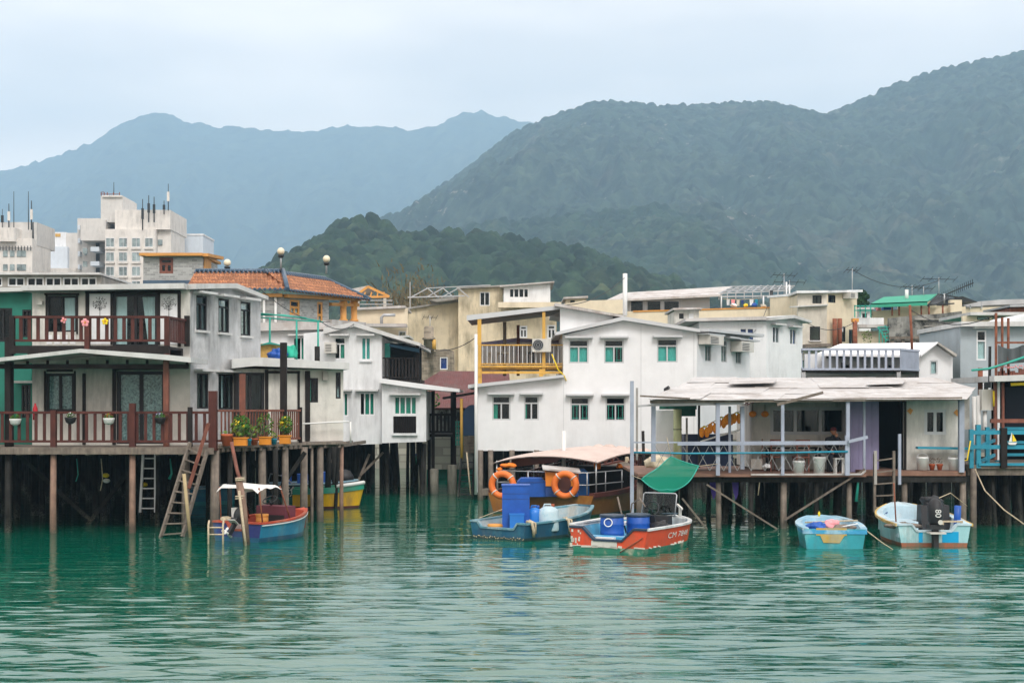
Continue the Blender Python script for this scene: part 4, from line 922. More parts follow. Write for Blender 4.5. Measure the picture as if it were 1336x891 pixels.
blk(ap,'right_wing',m_apt,(203,223,290,400),10,1.5); blk(ap,'tower_cap',m_apt,(133,159,255,257),8,1.6)
for r_ in range(5):
    for a,b in ((138,149),(155,166),(172,183),(189,199.5)):
        y=311+18.7*r_; 
        fr=part(ap,'window',m_wframe,lambda mb: [mb.box(P(a,y+y1,YA-.14),P(b,y+y0,YA-.02)) for y0,y1 in ((-.6,0),(11,11.6))]+[mb.box(P(a+q*(b-a),y+11,YA-.14),P(a+q*(b-a)+.6,y,YA-.02)) for q in (0,.5,.95)])
        part(fr,'pane',M('far_window',(.22,.27,.27),rough=.25,vs=.9,var=.6) if 'far_window' not in MATS else MATS['far_window'],lambda mb: mb.box(P(a+.2,y+11,YA-.06),P(b-.2,y,YA-.012)))
for r_ in range(5):
    for a,b in ((138,149),(155,166),(172,183),(189,199.5)): part(ap,'window_ledge',m_pinkish if 'm_pinkish' in globals() else m_apt,lambda mb: mb.box(P(a-1,311+18.7*r_+14,YA-.35),P(b+1,311+18.7*r_+12.2,YA-.003)))
for r_ in range(5):
    y=290+17*r_; part(ap,'side_balcony',m_aptb,lambda mb: mb.box(P(101.5,y+10,YA+4.3),P(107,y+5,YA+5.48))); part(ap,'side_window',MATS['far_window'],lambda mb: mb.box(P(108,y+7,YA+1.2),P(114,y,YA+1.49)) if r_>1 else mb.box(P(110,y+26,YA+5.3),P(113,y+20,YA+5.49)))
for r_ in range(4): 
    y=313+18.7*r_; part(ap,'window',MATS['far_window'],lambda mb: mb.box(P(206,y+7,YA+1.3),P(212,y,YA+1.49)))
    part(ap,'ledge',m_aptb,lambda mb: mb.box(P(118,y+15,YA+2),P(137,y+12,YA+5.4)))
    part(ap,'balcony_recess',m_dkmetal,lambda mb: mb.box(P(125,y+11,YA+5),P(130,y,YA+5.45)))
part(ap,'roof_railing',m_rust,lambda mb: [mb.beam(P(132,253.5,YA+2),P(156,253.5,YA+2),.1)]+[mb.beam(P(a,255.5,YA+2),P(a,251,YA+2),.12) for a in (132,136,140,148,156)]+[mb.beam(P(132,251,YA+2),P(136,251,YA+2),.1)])
def mast(px,y0,y1,Y,label,w_=.14,pods=0):
    t_=thing('radio_mast',label,'mast',P(px,y1,Y),'masts on the apartment roofs'); MB().tube([P(px,y1,Y),P(px,y0,Y)],[w_*.55,w_*.35],5).build('pole',m_dkmetal,t_)
    if pods: part(t_,'antenna_panel',m_apt if pods==2 else m_dkmetal,lambda mb: [mb.box(P(px+q,y1-(y1-y0)*.35,Y)+V((-.09,-.12,0)),P(px+q,y1-(y1-y0)*.7,Y)+V((.09,.12,0))) for q in (-.8,.8)])
mast(148.5,238,256,YA+3,'single thin mast on the stair tower of the tall block'); mast(186,260,300,YA-.3,'antenna mast with a dish bracket at the left of the stepped roof',.2,1); mast(194,255,290,YA-.3,'second antenna mast on the stepped apartment roof',.2,1); mast(201,257,290,YA-.3,'looped antenna mast on the stepped apartment roof',.2,1); mast(214,262,280,YA,'short antenna mast near the right roof corner of the tall block',.16,1); mast(219.5,240,275,YA,'tallest antenna mast at the right corner of the tall block',.16,2)
wb=thing('apartment_block','white apartment block at the left edge with masts on its roof','apartment block',P(20,372,YA)); YA=225.
blk(wb,'main_block',m_apt,(-40,42,311,400),9); blk(wb,'upper_block',m_aptd,(-40,48,290,320),9,2); blk(wb,'lift_housing',m_apt,(-5,19,297,315),5,-1)
for x_ in (4,13,22,28):
    for y_ in (327,345): part(wb,'window',MATS['far_window'],lambda mb: mb.box(P(x_,y_+8,YA-.12),P(x_+6,y_,YA-.01)))
part(wb,'roof_fence',m_dkmetal,lambda mb: [mb.beam(P(k*4,327,YA-.3),P(k*4,321,YA-.3),.1) for k in range(11)]+[mb.beam(P(-4,324,YA-.3),P(42,324,YA-.3),.08)])
for px,y0,w_,pd_,lb in ((3,273,.12,1,'short dark mast at the far left roof edge'),(11.5,266,.2,2,'cream antenna mast on the far left block'),(18,250,.14,0,'thin paired mast on the far left block'),(37,250,.14,0,'slender whip mast near the left block corner'),(41,262,.2,2,'white panel antenna at the corner of the left block'),(43,290,.3,0,'thick dark downpipe mast on the left block corner')): mast(px,y0,300 if px<43 else 318,YA+1,lb,w_,pd_)
YA=250.
mbk=thing('apartment_block','low blue-white block between the two apartment buildings','apartment block',P(75,372,YA)); blk(mbk,'main_block',m_aptb,(42,88,322,400),10); blk(mbk,'water_tank',m_white,(65,86,303,322.2),6,1); blk(mbk,'right_block',m_aptd,(86,103,304,400),9,1)
part(mbk,'tank_emblem',m_yellow,lambda mb: mb.box(P(72,309,YA+.9),P(79,305,YA+.99)))
blk(mbk,'lower_block',m_apt,(40,100,350,400),6,-4); part(mbk,'window',MATS['far_window'],lambda mb: mb.box(P(43,354,YA-4.15),P(49,347,YA-4.01)))
rb=thing('apartment_block','plain white block to the right of the tall apartment block','apartment block',P(245,372,YA)); blk(rb,'main_block',m_aptb,(222,265,307,400),9); blk(rb,'parapet',m_white,(221.5,265.5,305,307.3),9.2,-.1)
part(rb,'mast',m_dkmetal,lambda mb: mb.tube([P(229.5,331,YA-1),P(229.5,304,YA-1)],.2,5))
# ================================================================== WHITE HOUSE IN THE CENTRE
ch=thing('stilt_house','big white clad stilt house with teal curtains beside a yellow balcony','house',P(780,588,55))
C1=Wall(622,55,909,55); C2=Wall(909.2,55,979,60)
hs=[window(ch,C1,r,m_gframe,cols=2,transom=.3,cur=c_,hood=m_gframe,grille=g_,curx=x_,bar=.055) for r,c_,g_,x_ in (((742,768,443,474),m_cteal,0,(.05,.95)),((788,814,443,474),m_cteal,1,(0,.5)),((857,884,442,473),m_cteal,0,(0,1)),((642,666,516.5,548),m_cgreen,0,(.0,.3)),((683.5,703,516.5,548),m_cgreen,0,(0,.2)),((744,769,518,549),None,1,(0,1)),((790,816,518,549),None,1,(0,1)))]
_wall(ch,'front_wall',C1,[(622,505),(735,491.5),(735,437),(816,418),(909,431),(909,588),(622,588)],hs,m_white2,.18,0)
room(ch,C1,(623,734,507,587),7,m_inside); room(ch,C1,(735.5,908,433,587),7,m_inside)
hs=[window(ch,C2,r,m_gframe,cols=2,cur=m_cgreen,curx=(0,.6),transom=t_,bar=.045) for r,t_ in (((920,928,450,472),0),((941,948.5,444,473),.25),((960,967,456,475),0))]
_wall(ch,'side_wall',C2,[(909.2,431),(978,438),(978,560),(909.2,570)],hs,m_white2,.18,0)
aircon(ch,C2,(911,929,438,450),.5); aircon(ch,C2,(953,969,446,459.5),.5)
m_seam=m_roofw
pex(ch,'roof',m_gframe,C1,[(724,434),(813,413.5),(912,430),(912,434),(813,418.5),(724,438)],.35,-8)
pex(ch,'roof',m_gframe,C2,[(908,429.5),(981,436.5),(981,440),(908,433)],.55,-4)
pex(ch,'upper_roof',m_roofw,C1,[(724,395.5),(813,411.5),(813,414.5),(724,399.5)],.15,-9)
_wall(ch,'clerestory_wall',C1,[(731,399.5),(800,411),(800,417),(731,433)],[],m_white2,.16,-.25)
part(ch,'awning_bracket',m_gframe,lambda mb:[C2.pbox(mb,a,b,c,c+2,.02,.5) for a,b,c in ((909,931,436),(938,951,440),(951,977,443))])
pex(ch,'lower_roof',m_gframe,C1,[(611,502),(735,489),(735,492.5),(611,506.5)],.35,-6)
part(ch,'corner_trim',m_white,lambda mb:(C1.pbox(mb,620.5,623.5,450,642,.01,.1)))
part(ch,'panel_seams',m_gframe,lambda mb:[C1.pbox(mb,a,a+.5,c,d,.001,.008) for a,c,d in ((735,492,588),(836,425,588),(905,432,588))])
rnd=random.Random(41)
for k in range(56):
    px=rnd.uniform(624,905); Y=rnd.uniform(55.2,63); pile(ch,X(px,Y),Y,Z(587,55),rnd.uniform(.07,.14),m_stilt)
for px in (627,640,668,700): pile(ch,X(px,55),55,Z(587,55),.11,m_weath,lean=0)
hb=thing('added_light_blocker','added light-stopping plank hoarding far in the shade beneath the central white house','blocker',(X(760,64),64,-.5))  # board wall put in to darken the space below the house
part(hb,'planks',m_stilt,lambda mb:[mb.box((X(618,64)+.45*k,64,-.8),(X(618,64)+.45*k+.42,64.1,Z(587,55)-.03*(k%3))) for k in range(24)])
# yellow balcony (a structure of its own leaning on the white house)
yb=thing('balcony','yellow steel balcony with white bars and a dark sheet roof','balcony',P(680,490,55.4))
Yy=55.4; B1=Wall(605,Yy,735,Yy)
pex(yb,'roof',m_gframe,B1,[(609,411.5),(732,398.5),(732,403.5),(609,418.5)],.1,0); 
part(yb,'roof',m_dkmetal,lambda mb: mb.prism([P(610,418.3,Yy),P(732,404,Yy),P(732,404,Yy)+V((0,6,.15)),P(610,418.3,Yy)+V((0,6,.15))],(0,0,.12)))
for px,Y,w_,y0,y1,mt in ((625.5,Yy,.15,415,484,m_yellow),(658.5,Yy+2.5,.14,420,484,m_weath),(676,Yy+4.2,.13,424,484,m_redwood),(709.5,Yy+.02,.12,407,482,m_yellow)): post(yb,(X(px,Y),Y,0),Z(y1,Y)-.2,Z(y0,Y),w_,mt)
zf=Z(478,Yy)
def f(mb): mb.box((X(622,Yy),Yy-.02,zf-.06),(X(735,Yy),Yy+5,zf)); mb.box((X(620,Yy),Yy-.10,zf-.04),(X(735,Yy),Yy-.02,zf+.04))
part(yb,'floor',m_yellow,f)
part(yb,'under_beam',m_yellow,lambda mb:(mb.beam(P(622,486,Yy),P(735,486,Yy),.09,.09),mb.box(P(640,482,Yy+.05),P(735,479,Yy+.3))))
for px,y1 in ((626,503),(706,491)): post(yb,(X(px,Yy+.05),Yy+.05,0),Z(y1,Yy),zf-.1,.16,m_yellow,'strut')
railing(yb,(X(624,Yy),Yy,zf),(X(734,Yy),Yy,zf),.83,m_yellow,bal=.165,bw=.022,rail=.06,low=.1,bmat=m_wframe)
railing(yb,(X(622.5,Yy),Yy,zf),(X(622.5,Yy),Yy+4.8,zf),.83,m_yellow,bal=.165,bw=.03,rail=.08,low=.1,bmat=m_wframe)
part(yb,'rear_parapet',m_white,lambda mb: mb.box((X(624,60),60.2,zf),(X(735,60),60.4,Z(446,60.2))))
part(yb,'parapet_cap',m_purple,lambda mb: mb.prism([P(627,447,60.1),P(672,441,60.1),P(735,444,60.1),P(735,448,60.1),P(672,446,60.1),P(627,451,60.1)],(0,.4,0)))
ac=thing('air_conditioner','large boxy air conditioner with a dark fan on the yellow balcony','air conditioner',P(706,460,Yy-.2))
part(ac,'casing',m_acw,lambda mb: mb.box(P(694.5,459,Yy-.25),P(719,442,Yy-.25)+V((0,.35,0))))
part(ac,'fan',m_dkmetal,lambda mb: mb.tube([P(702,450,Yy-.25)+V((0,.02,0)),P(702,450,Yy-.27)],.21,20))
part(ac,'fan_guard',m_metal,lambda mb:[mb.torus(P(702,450,Yy-.285),r_,.008,(1,0,0),(0,0,1),20,5) for r_ in (.07,.14,.2)])
for a,b,lb,mt in ((637,641,'small grey stool on the yellow balcony floor',m_conc),(648,664,'low grey table on the yellow balcony floor',m_conc),(688,697,'dark box on a stand on the yellow balcony',m_dkmetal)):
    t_=thing('table' if b-a>12 else 'stool',lb,'table' if b-a>12 else 'stool',P((a+b)/2,477,Yy+1.5)); Yt=Yy+1.5; z0=zf
    part(t_,'top',mt,lambda mb: mb.box((X(a,Yt),Yt,z0+.55),(X(b,Yt),Yt+.5,z0+.62)))
    for dx in (0.02,1):
        for dy in (.03,.44): part(t_,'leg',mt,lambda mb: mb.box((X(a,Yt)+(X(b,Yt)-X(a,Yt)-.06)*dx,Yt+dy,z0),(X(a,Yt)+(X(b,Yt)-X(a,Yt)-.06)*dx+.05,Yt+dy+.05,z0+.55)))
one(MB().tube([P(720,462,55.0),P(728,482,54.9),P(736,490,54.9),P(739,497,54.9)],.025,5),'hose',m_yel,'pale yellow hose hanging from the yellow balcony to the white wall','hose')
one(MB().tube([P(621,645,54.3),P(621,436,54.3)],.06,7),'flag_pole',m_wplast,'slim white pole standing at the left corner of the central white house','pole')
# ================================================================== ROOFTOPS BEHIND THE CENTRE
rt=thing('rooftop_house','flat cream house with a white sheet roofed rooftop room and steel frames','house',P(900,480,80))
G=Wall(735,79,1045,79)
_wall(rt,'parapet_wall',G,[(735,409),(780,407),(830,406),(1042,400),(1042,500),(735,500)],[],m_cream2,.25,0)
part(rt,'coping',m_orange,lambda mb: G.ex(mb,[(826,405.5),(1042,399.5),(1042,401),(826,407.3)],.05,-.3))
pex(rt,'side_parapet',m_cream2,G,[(733,398),(760,393),(817,391.5),(817,410),(733,412)],.4,.05)
G2=Wall(815,80.5,935,80.5)
hs=[window(rt,G2,r,m_metal,cols=1,bar=.1) for r in ((821,841,391,412),(842.5,864,391,412),(864.5,888,391,412))]
_wall(rt,'cabin_wall',G2,[(818,389),(926,386),(926,416),(818,416)],hs,m_gframe,.1,0); room(rt,G2,(819,925,390,414),3,m_inside)
part(rt,'cabin_roof',m_roofw,lambda mb: mb.prism([P(792,391,79.6),P(939,384,79.6),P(955,373.5,84),P(812,382,84)],(0,0,-.12)))
def f(mb):
    for i in range(9):
        a=P(938+11*i,383-.6*i,80); b=P(957+9*i,374-.3*i,84); mb.beam(a,b,.06); mb.beam(a,a+V((0,0,-.35)),.05)
        if i<8: mb.beam(a,P(957+9*(i+1),374-.3*i,84),.035)
    for k in range(4): mb.beam(P(938+5*k,383-3*k,80+k*1.3),P(1031+2*k,379-2*k,80+k*1.3),.06)
    mb.beam(P(938,387,80),P(1030,386,80),.07)
part(rt,'roof_frame',m_metal,f)
for px,y0 in ((941,386),(996,386),(1026,368),(1030,372)): part(rt,'frame_post',m_wframe,lambda mb: mb.tube([P(px,404,80),P(px,y0,80)],.05,6))
part(rt,'chimney_pipe',m_dkmetal,lambda mb: mb.tube([P(1006.5,410,78.7),P(1006.5,379,78.7)],.09,8))
part(rt,'green_mesh',m_tgreen,lambda mb: mb.box(P(1015,398,81),P(1040,388,81.05)))
for i,(px,w_,h_,mt,lb) in enumerate(((958,9,5,m_white,'white bag on the rooftop parapet left of a yellow bag'),(973,6,5,m_yel,'bright yellow bag on the rooftop parapet'),(984,7,6,m_blue,'small dark blue bag on the rooftop parapet'),(996,9,4,m_cream,'cream bundle on the rooftop parapet right of the blue bag'))):
    bundle('bag',lb,'bag',P(px,401-h_/2,79.3),(w_/2/23.2,.2,h_/2/21),mt,i)
one(MB().tube([P(815.5,412,62),P(815.5,357,62)],.10,8),'flue_pipe',m_wplast,'tall plain white flue pipe rising behind the central white house','pipe')
antenna(X(1023,80),80,Z(400,80),Z(357,80),'tall reddish aerial beside the rooftop frames',5,.7); antenna(X(1030,81),81,Z(398,81),Z(366,81),'white aerial beside the cream house roof',5,.9,rz=.1)
w2=thing('white_house','white house with a small square bay tucked behind the central stilt house','house',P(1010,495,64))
W1=Wall(890,64,1000,64); W2=Wall(1000.2,64,1048,66)
hs=[window(w2,W1,(964,985,427,448),m_wframe,cols=2,cur=m_cblue,bar=.08)]
_wall(w2,'front_wall',W1,[(912,420),(1000,419),(1000,500),(912,500)],hs,m_white,.18,0)
hs=[window(w2,W2,(1008,1017,426,448),m_wframe,cols=2,cur=m_cblue,curx=(0,.4),hood=m_slab),window(w2,W2,(1030.5,1039,429,450),m_wframe,cols=2,cur=m_cblue,curx=(.6,1),hood=m_slab)]
_wall(w2,'bay_wall',W2,[(1000.2,418),(1026,415),(1047,420),(1047,498),(1000.2,498)],hs,m_white,.18,0); room(w2,W2,(1001,1046,420,497),4,m_inside); room(w2,W1,(913,999,421,499),3.9,m_inside)
pex(w2,'roof',m_slab,W2,[(997,414.5),(1027,411.5),(1050,419),(1050,422),(1027,415.5),(997,418.5)],.4,-5); pex(w2,'roof',m_roofw,W1,[(893,416),(998,413.5),(998,418),(893,420)],.4,-4)
ch3=thing('cream_house','cream two level house with dark windows left of a small tree','house',P(1080,455,72))
K1=Wall(1035,72,1079,72); K2=Wall(1079.2,72,1119,73.5)
hs=[window(ch3,K1,(1060,1072,385.5,396),m_dframe,cols=2,bar=.04),window(ch3,K1,(1056.5,1070,426,444),m_dframe,cols=1,bar=.05,sill=m_slab)]
_wall(ch3,'front_wall',K1,[(1041,383),(1079,382.5),(1079,470),(1041,470)],hs,m_cream,.18,0)
hs=[window(ch3,K2,(1080.5,1090,385,395),m_dframe,cols=2,bar=.04),window(ch3,K2,(1093,1103,426,446),m_dframe,cols=1,bar=.05),window(ch3,K2,(1107.5,1114,430,450),m_dframe,cols=1,bar=.05)]
_wall(ch3,'side_wall',K2,[(1079.2,382.5),(1118,381.5),(1118,470),(1079.2,470)],hs,m_cream2,.18,0); room(ch3,K1,(1042,1078,384,468),4,m_inside); room(ch3,K2,(1080,1117,384,468),3.8,m_inside)
pex(ch3,'roof',m_white,K1,[(1038,380),(1079,379.5),(1079,382.5),(1038,383)],.3,-4); pex(ch3,'roof',m_white,K2,[(1079,379.5),(1119.5,378.5),(1119.5,381.5),(1079,382.5)],.3,-4)
pex(ch3,'ledge',m_slab,K1,[(1030,400),(1079,397.5),(1079,399),(1030,401.5)],.25,.0)
aircon(ch3,K2,(1099,1109,382,390),.5); pbx(ch3,'meter_box',m_white,K2,(1090,1095,427,433),.02,.25)
for px in (1083,1089.5): part(ch3,'pipe',m_rust,lambda mb: mb.tube([K2.at(px,460,.3),K2.at(px,416,.3)],.12,8))
part(ch3,'awning',m_wood if False else m_weath,lambda mb: K1.ex(mb,[(1046,450),(1079,449),(1079,453),(1046,455)],.9,.0))
antenna(X(1112,73),73,Z(380,73),Z(350,73),'tall whip aerial on the cream house roof',4,.35)
# street lamp like post and small tree
t_=thing('lamp_post','brown post topped with a small orange lamp beside the cream house','lamp',P(1115,470,70)); part(t_,'pole',m_rust,lambda mb: mb.tube([P(1115.5,470,70),P(1115.5,418,70)],.12,8)); part(t_,'lamp_head',m_orange,lambda mb: mb.box(P(1113,420,69.9),P(1118,416,70.3)))
tr=thing('tree','small dark green leafy tree behind the cream house','tree',P(1124,400,95))
part(tr,'trunk',m_weath,lambda mb:(mb.tube([P(1124,440,95),P(1123,410,95),P(1124.5,392,95)],[.16,.12,.05],7),mb.tube([P(1123.3,412,95),P(1119,394,95)],[.08,.03],5),mb.tube([P(1123.3,410,95),P(1129,392,95)],[.08,.03],5)))
mb=MB()
for i,(a,b,r_) in enumerate(((1119,389,.3),(1124,383,.34),(1129,387,.28),(1122,395,.34),(1128,396,.3),(1120,400,.25))): mb.leaves(P(a,b,95),(r_,r_,r_*.8),300,.09,i)
mb.build('crown',m_leafd,tr)
# low white terrace with green stairs
lt=thing('terrace','low white terrace with a green stair rail in front of the stained wall','terrace',P(1140,450,71)); T1=Wall(1116,71,1165,71)
_wall(lt,'wall',T1,[(1119,432),(1160,432),(1160,470),(1119,470)],[],m_cream2,.2,0); part(lt,'slab',m_roofw,lambda mb: T1.pbox(mb,1117,1160,424,428,.5,-.2)); part(lt,'upper_wall',m_white,lambda mb: T1.pbox(mb,1119,1160,413,424,-1,-1.2))
part(lt,'upper_rail',m_tgreen,lambda mb:[mb.beam(T1.at(1118,y,-.6),T1.at(1140,y,-.6),.05) for y in (398,404)]+[mb.beam(T1.at(x_,413,-.6),T1.at(x_,397,-.6),.05) for x_ in (1119,1126,1133,1140)])
def f(mb):
    mb.beam(T1.at(1139,428,.9),T1.at(1153,450,.9),.06); mb.beam(T1.at(1148,426,.9),T1.at(1164,450,.9),.06); mb.beam(T1.at(1139,428,.9),T1.at(1160,428,.9),.05)
    for k in range(5): mb.beam(T1.at(1141+3*k,432+4*k,.9),T1.at(1151+2.8*k,431+4*k,.9),.05); mb.beam(T1.at(1141+4*k,450,.9),T1.at(1141+4*k,429+4*k*.8,.9),.04)
part(lt,'stair_rail',m_tgreen,f)
MB().leaves(P(1131,440,70.3),(.25,.1,.35),60,.06,8).build('foliage',m_leaf,thing('plant','sparse climbing plant on the low white terrace wall','plant',P(1131,450,70.3)))
# stained wall and dark yard
sw=thing('stained_wall','tall black stained concrete wall below the green awning','wall',P(1208,470,70)); S1=Wall(1158,70,1258,70)
_wall(sw,'wall',S1,[(1160,415),(1200,411),(1230,409),(1255,406),(1255,447),(1160,446)],[],m_block,.3,0)
part(sw,'ledge',m_conc,lambda mb:[S1.pbox(mb,a,b,c,c+1.6,.0,.15) for a,b,c in ((1193,1225,416),(1205,1228,425))])
yd=thing('yard_shed','dark cluttered timber lean-to under the stained wall','shed',P(1210,500,68)); 
part(yd,'back_wall',m_dark,lambda mb: mb.box(P(1158,520,69),P(1256,445,69.2)))
def f(mb):
    for px in (1164,1178,1192,1206,1218,1232,1240,1249): mb.beam(P(px,500,67.5),P(px,440,67.5),.14)
    for y in (441,452,466): mb.beam(P(1160,y,67.4),P(1254,y-1,67.4),.12)
part(yd,'frame',m_weath,f); part(yd,'canopy',m_dkmetal,lambda mb: mb.box(P(1224,434,67),P(1246,431,68.5))); part(yd,'boards',m_conc,lambda mb:[mb.box(P(1161+9*k,447-(k%3),67.6),P(1168+9*k,440,67.7)) for k in range(8)])
part(yd,'white_panel',m_white,lambda mb: mb.box(P(1241,442,67.3),P(1250,432,67.5)))
# green awning house
ga=thing('awning_house','cream rooftop terrace shaded by a broad green awning','house',P(1190,430,78)); A1=Wall(1136,78,1262,78)
_wall(ga,'parapet',A1,[(1138,406),(1172,404),(1260,400),(1260,425),(1138,425)],[],m_cream2,.2,0)
part(ga,'rear_wall',m_beige,lambda mb: mb.box(P(1172,412,81.5),P(1258,393,81.7)))
m_awn=M('green_awning',(.03,.30,.19),var=.08,streak=.25,scol=(.1,.35,.28),rough=.7)
part(ga,'awning',m_awn,lambda mb:(mb.prism([P(1136,396,77),P(1210,393,77),P(1223,383.5,81),P(1153,387.5,81)],(0,0,-.06)),mb.prism([P(1136,396,77),P(1210,393,77),P(1210,398.5,77),P(1136,401.5,77)],(0,.05,0))))
for px in (1137,1164,1173,1187,1202,1212,1230): part(ga,'awning_post',m_rust,lambda mb: mb.tube([P(px,412,77.3),P(px,398,77.3)],.05,6))
part(ga,'frame',m_dkmetal,lambda mb:[mb.beam(P(1210+2*k,399-.4*k,77.3),P(1223+3*k,385+.6*k,80),.06) for k in range(7)]+[mb.beam(P(1209,398,77.2),P(1245,396,77.2),.07),mb.beam(P(1223,384,80.5),P(1250,388,80.5),.07)])
part(ga,'dark_roof',m_dkmetal,lambda mb: mb.prism([P(1243,394,78),P(1246,388,78),P(1256,386.5,78),P(1276,394,78)],(0,3,0)))
part(ga,'pillar',m_cream2,lambda mb: mb.box(P(1240,410,77.5),P(1252,392,77.9)))
one(MB().box(P(1153,404,78.6),P(1160,400,79)),'barrel' if False else 'storage_tub',m_blue,'small blue tub under the green awning','tub'); bundle('cloth_bundle','pink cloth bundle hanging under the green awning','cloth',P(1146,403.5,78.6),(.18,.15,.12),m_pink,3)
MB().tube([P(1183,392,79),P(1183,378,79)],.1,8).build('pipe',m_wplast,ga)
antenna(X(1225,80),80,Z(390,80),Z(362,80),'tall cross shaped aerial at the right end of the green awning',5,1.0,rz=.2); antenna(X(1205,80.5),80.5,Z(388,80.5),Z(374,80.5),'short aerial above the green awning',4,.6); antenna(X(1190,82),82,Z(392,82),Z(372,82),'faint rust aerial above the middle of the green awning',5,.7,rz=.5)
t_=thing('television_aerial','long slanting ladder shaped aerial over the dark hump roof','aerial',P(1232,392,78),'television aerials on the rooftops')
a,b=P(1230,386,78),P(1270,369,78); MB().beam(a,b,.06).build('boom',m_dkmetal,t_)
part(t_,'elements',m_dkmetal,lambda mb:[mb.beam(a+(b-a)*k/15+V((-.05,0,.18)),a+(b-a)*k/15+V((.05,.3,-.18)),.025) for k in range(16)]); MB().tube([P(1232,396,78),P(1232,383,78)],.05,6).build('mast',m_metal,t_)
cb=thing('cream_block','long cream flat roofed block with grey sheeting at the right edge','building',P(1300,430,80)); D1=Wall(1250,80,1400,80)
_wall(cb,'wall',D1,[(1252,402),(1400,397),(1400,425),(1252,425)],[],m_cream2,.2,0); pex(cb,'sheet_roof',m_metal,D1,[(1252,398),(1275,393),(1310,390),(1330,389.5),(1400,389),(1400,394),(1300,397),(1252,400)],-.5,-5)
part(cb,'rail',m_metal,lambda mb:[mb.beam(D1.at(1254,y,.1),D1.at(1280,y-1,.1),.06) for y in (396,400)]+[mb.beam(D1.at(x_,403,.1),D1.at(x_,394,.1),.06) for x_ in (1256,1265,1280)])
lb_=thing('flat_roofed_house','low cream house with a narrow dark window band at the right edge','building',P(1310,430,60)); E1=Wall(1254,60,1400,60)
_wall(lb_,'wall',E1,[(1256,412),(1400,411),(1400,440),(1256,440)],[window(lb_,E1,(1275,1291,413,417.5),m_dframe,cols=1,bar=.03),window(lb_,E1,(1295,1312,413,417.5),m_dframe,cols=1,bar=.03)],m_cream2,.2,0); pex(lb_,'roof',m_slab,E1,[(1262,408),(1400,408),(1400,412),(1262,412)],.4,-4)
# ================================================================== BLUE BALCONY HOUSE
bb=thing('gabled_house','small white gabled house behind a pale blue slatted balcony','house',P(1150,500,49)); 
N1=Wall(1198,49,1244,49)
hs=[window(bb,N1,(1213,1223.5,470,489),m_gframe,cols=1,cur=m_cwhite,curx=(.2,.9))]
_wall(bb,'gable_wall',N1,[(1199,463),(1219.5,449),(1243,463),(1243,504),(1199,504)],hs,m_white,.16,0)
part(bb,'roof',m_white2,lambda mb:(mb.prism([N1.at(1198,463,.35),N1.at(1219.5,446.5,.35),N1.at(1219.5,448.5,.35),N1.at(1198,465.5,.35)],(0,5,0)),))
part(bb,'roof',m_conc,lambda mb: mb.prism([N1.at(1219.5,446.5,.35),N1.at(1245,463,.35),N1.at(1243.5,466,.35),N1.at(1219.5,449,.35)],(0,5,0)))
part(bb,'front_roof',m_white2,lambda mb: mb.prism([P(1066,461,47.9),P(1199,463.5,48.6),P(1220,446.6,51.5),P(1096,448.5,51.5)],(0,0,-.08)))
part(bb,'front_wall',m_white,lambda mb: mb.box(P(1050,512,49.4),P(1198,462,49.55)))
part(bb,'wall_vents',m_dkmetal,lambda mb:[mb.box(P(x_,467,49.34),P(x_+7,464,49.39)) for x_ in (1078,1095,1110,1124,1137)]+[mb.box(P(x_,481,49.32),P(x_+3,473+q,49.39)) for x_,q in ((1098,0),(1104,3),(1128,4),(1160,3))])
part(bb,'floor',m_dark,lambda mb: mb.prism([V((p_.x,p_.y,Z(485,47.3))) for p_ in (P(1046,485,47.3),P(1174,485,47.3),P(1199,485,48.6),P(1199,485,49.35),P(1046,485,49.35))],(0,0,.055)))
zf=Z(484,47.3); q0,q1,q2=V((X(1046.5,47.3),47.3,zf)),V((X(1174,47.3),47.3,zf)),V((X(1199,48.6),48.6,zf))
railing(bb,q0,q1,.72,m_lilac,bal=.23,bw=.075,rail=.09,low=.06); railing(bb,q1,q2,.72,m_lilac,bal=.055,bw=.04,rail=.08,low=.06); railing(bb,V((X(1046.5,47.3),47.3,zf)),V((X(1046.5,49.9),49.9,zf)),.72,m_lilac,bal=.2,bw=.05)
for px in (1048,1172): post(bb,(X(px,47.4),47.4,0),Z(498,47.4),zf,.13,m_metal)
part(bb,'louvre',m_lilac,lambda mb:[mb.beam(q1+(q2-q1)*.02+V((0,0,.1+.05*k)),q1+(q2-q1)*.28+V((0,0,.1+.05*k)),.02,.03) for k in range(12)])
part(bb,'side_wall',m_white,lambda mb: mb.box((X(1199,49),49.2,Z(504,49)),(X(1199,49)+.15,54,Z(464,49))))
one(MB().tube([P(1190,458,48.2),P(1189,432,48.2),P(1187,398,48.2)],.045,6),'pole',m_rust,'tall thin rusty pole at the corner of the pale blue balcony','pole')
# ================================================================== GREY HOUSE AND RIGHT EDGE
g2=thing('grey_house','blue-grey plastered house with one tall white window','house',P(1275,600,50)); O1=Wall(1251,50,1340,50)
m_bgrey=M('blue_grey_plaster',(.36,.41,.44),var=.07,streak=.3,scol=(.2,.22,.23),rough=.8)
hs=[window(g2,O1,(1274,1287,431,470),m_wframe,cols=1,transom=.35,hood=m_slab,cur=m_cwhite,curx=(0,1))]
_wall(g2,'front_wall',O1,[(1253,425),(1340,425),(1340,590),(1253,590)],hs,m_bgrey,.18,0); room(g2,O1,(1254,1339,427,585),5,m_inside)
pex(g2,'roof',m_slab,O1,[(1249.5,420.5),(1345,420.5),(1345,426.5),(1249.5,426.5)],.4,-5)
part(g2,'rear_gable',m_white,lambda mb: mb.prism([P(1312,421,52),P(1345,408,52),P(1400,421,52)],(0,4,0)))
rk=thing('dark_house','dark open fronted house with rusty posts and sagging mesh at the right edge','house',P(1325,600,44)); Yk=44.
U1=Wall(1290,Yk,1420,Yk)
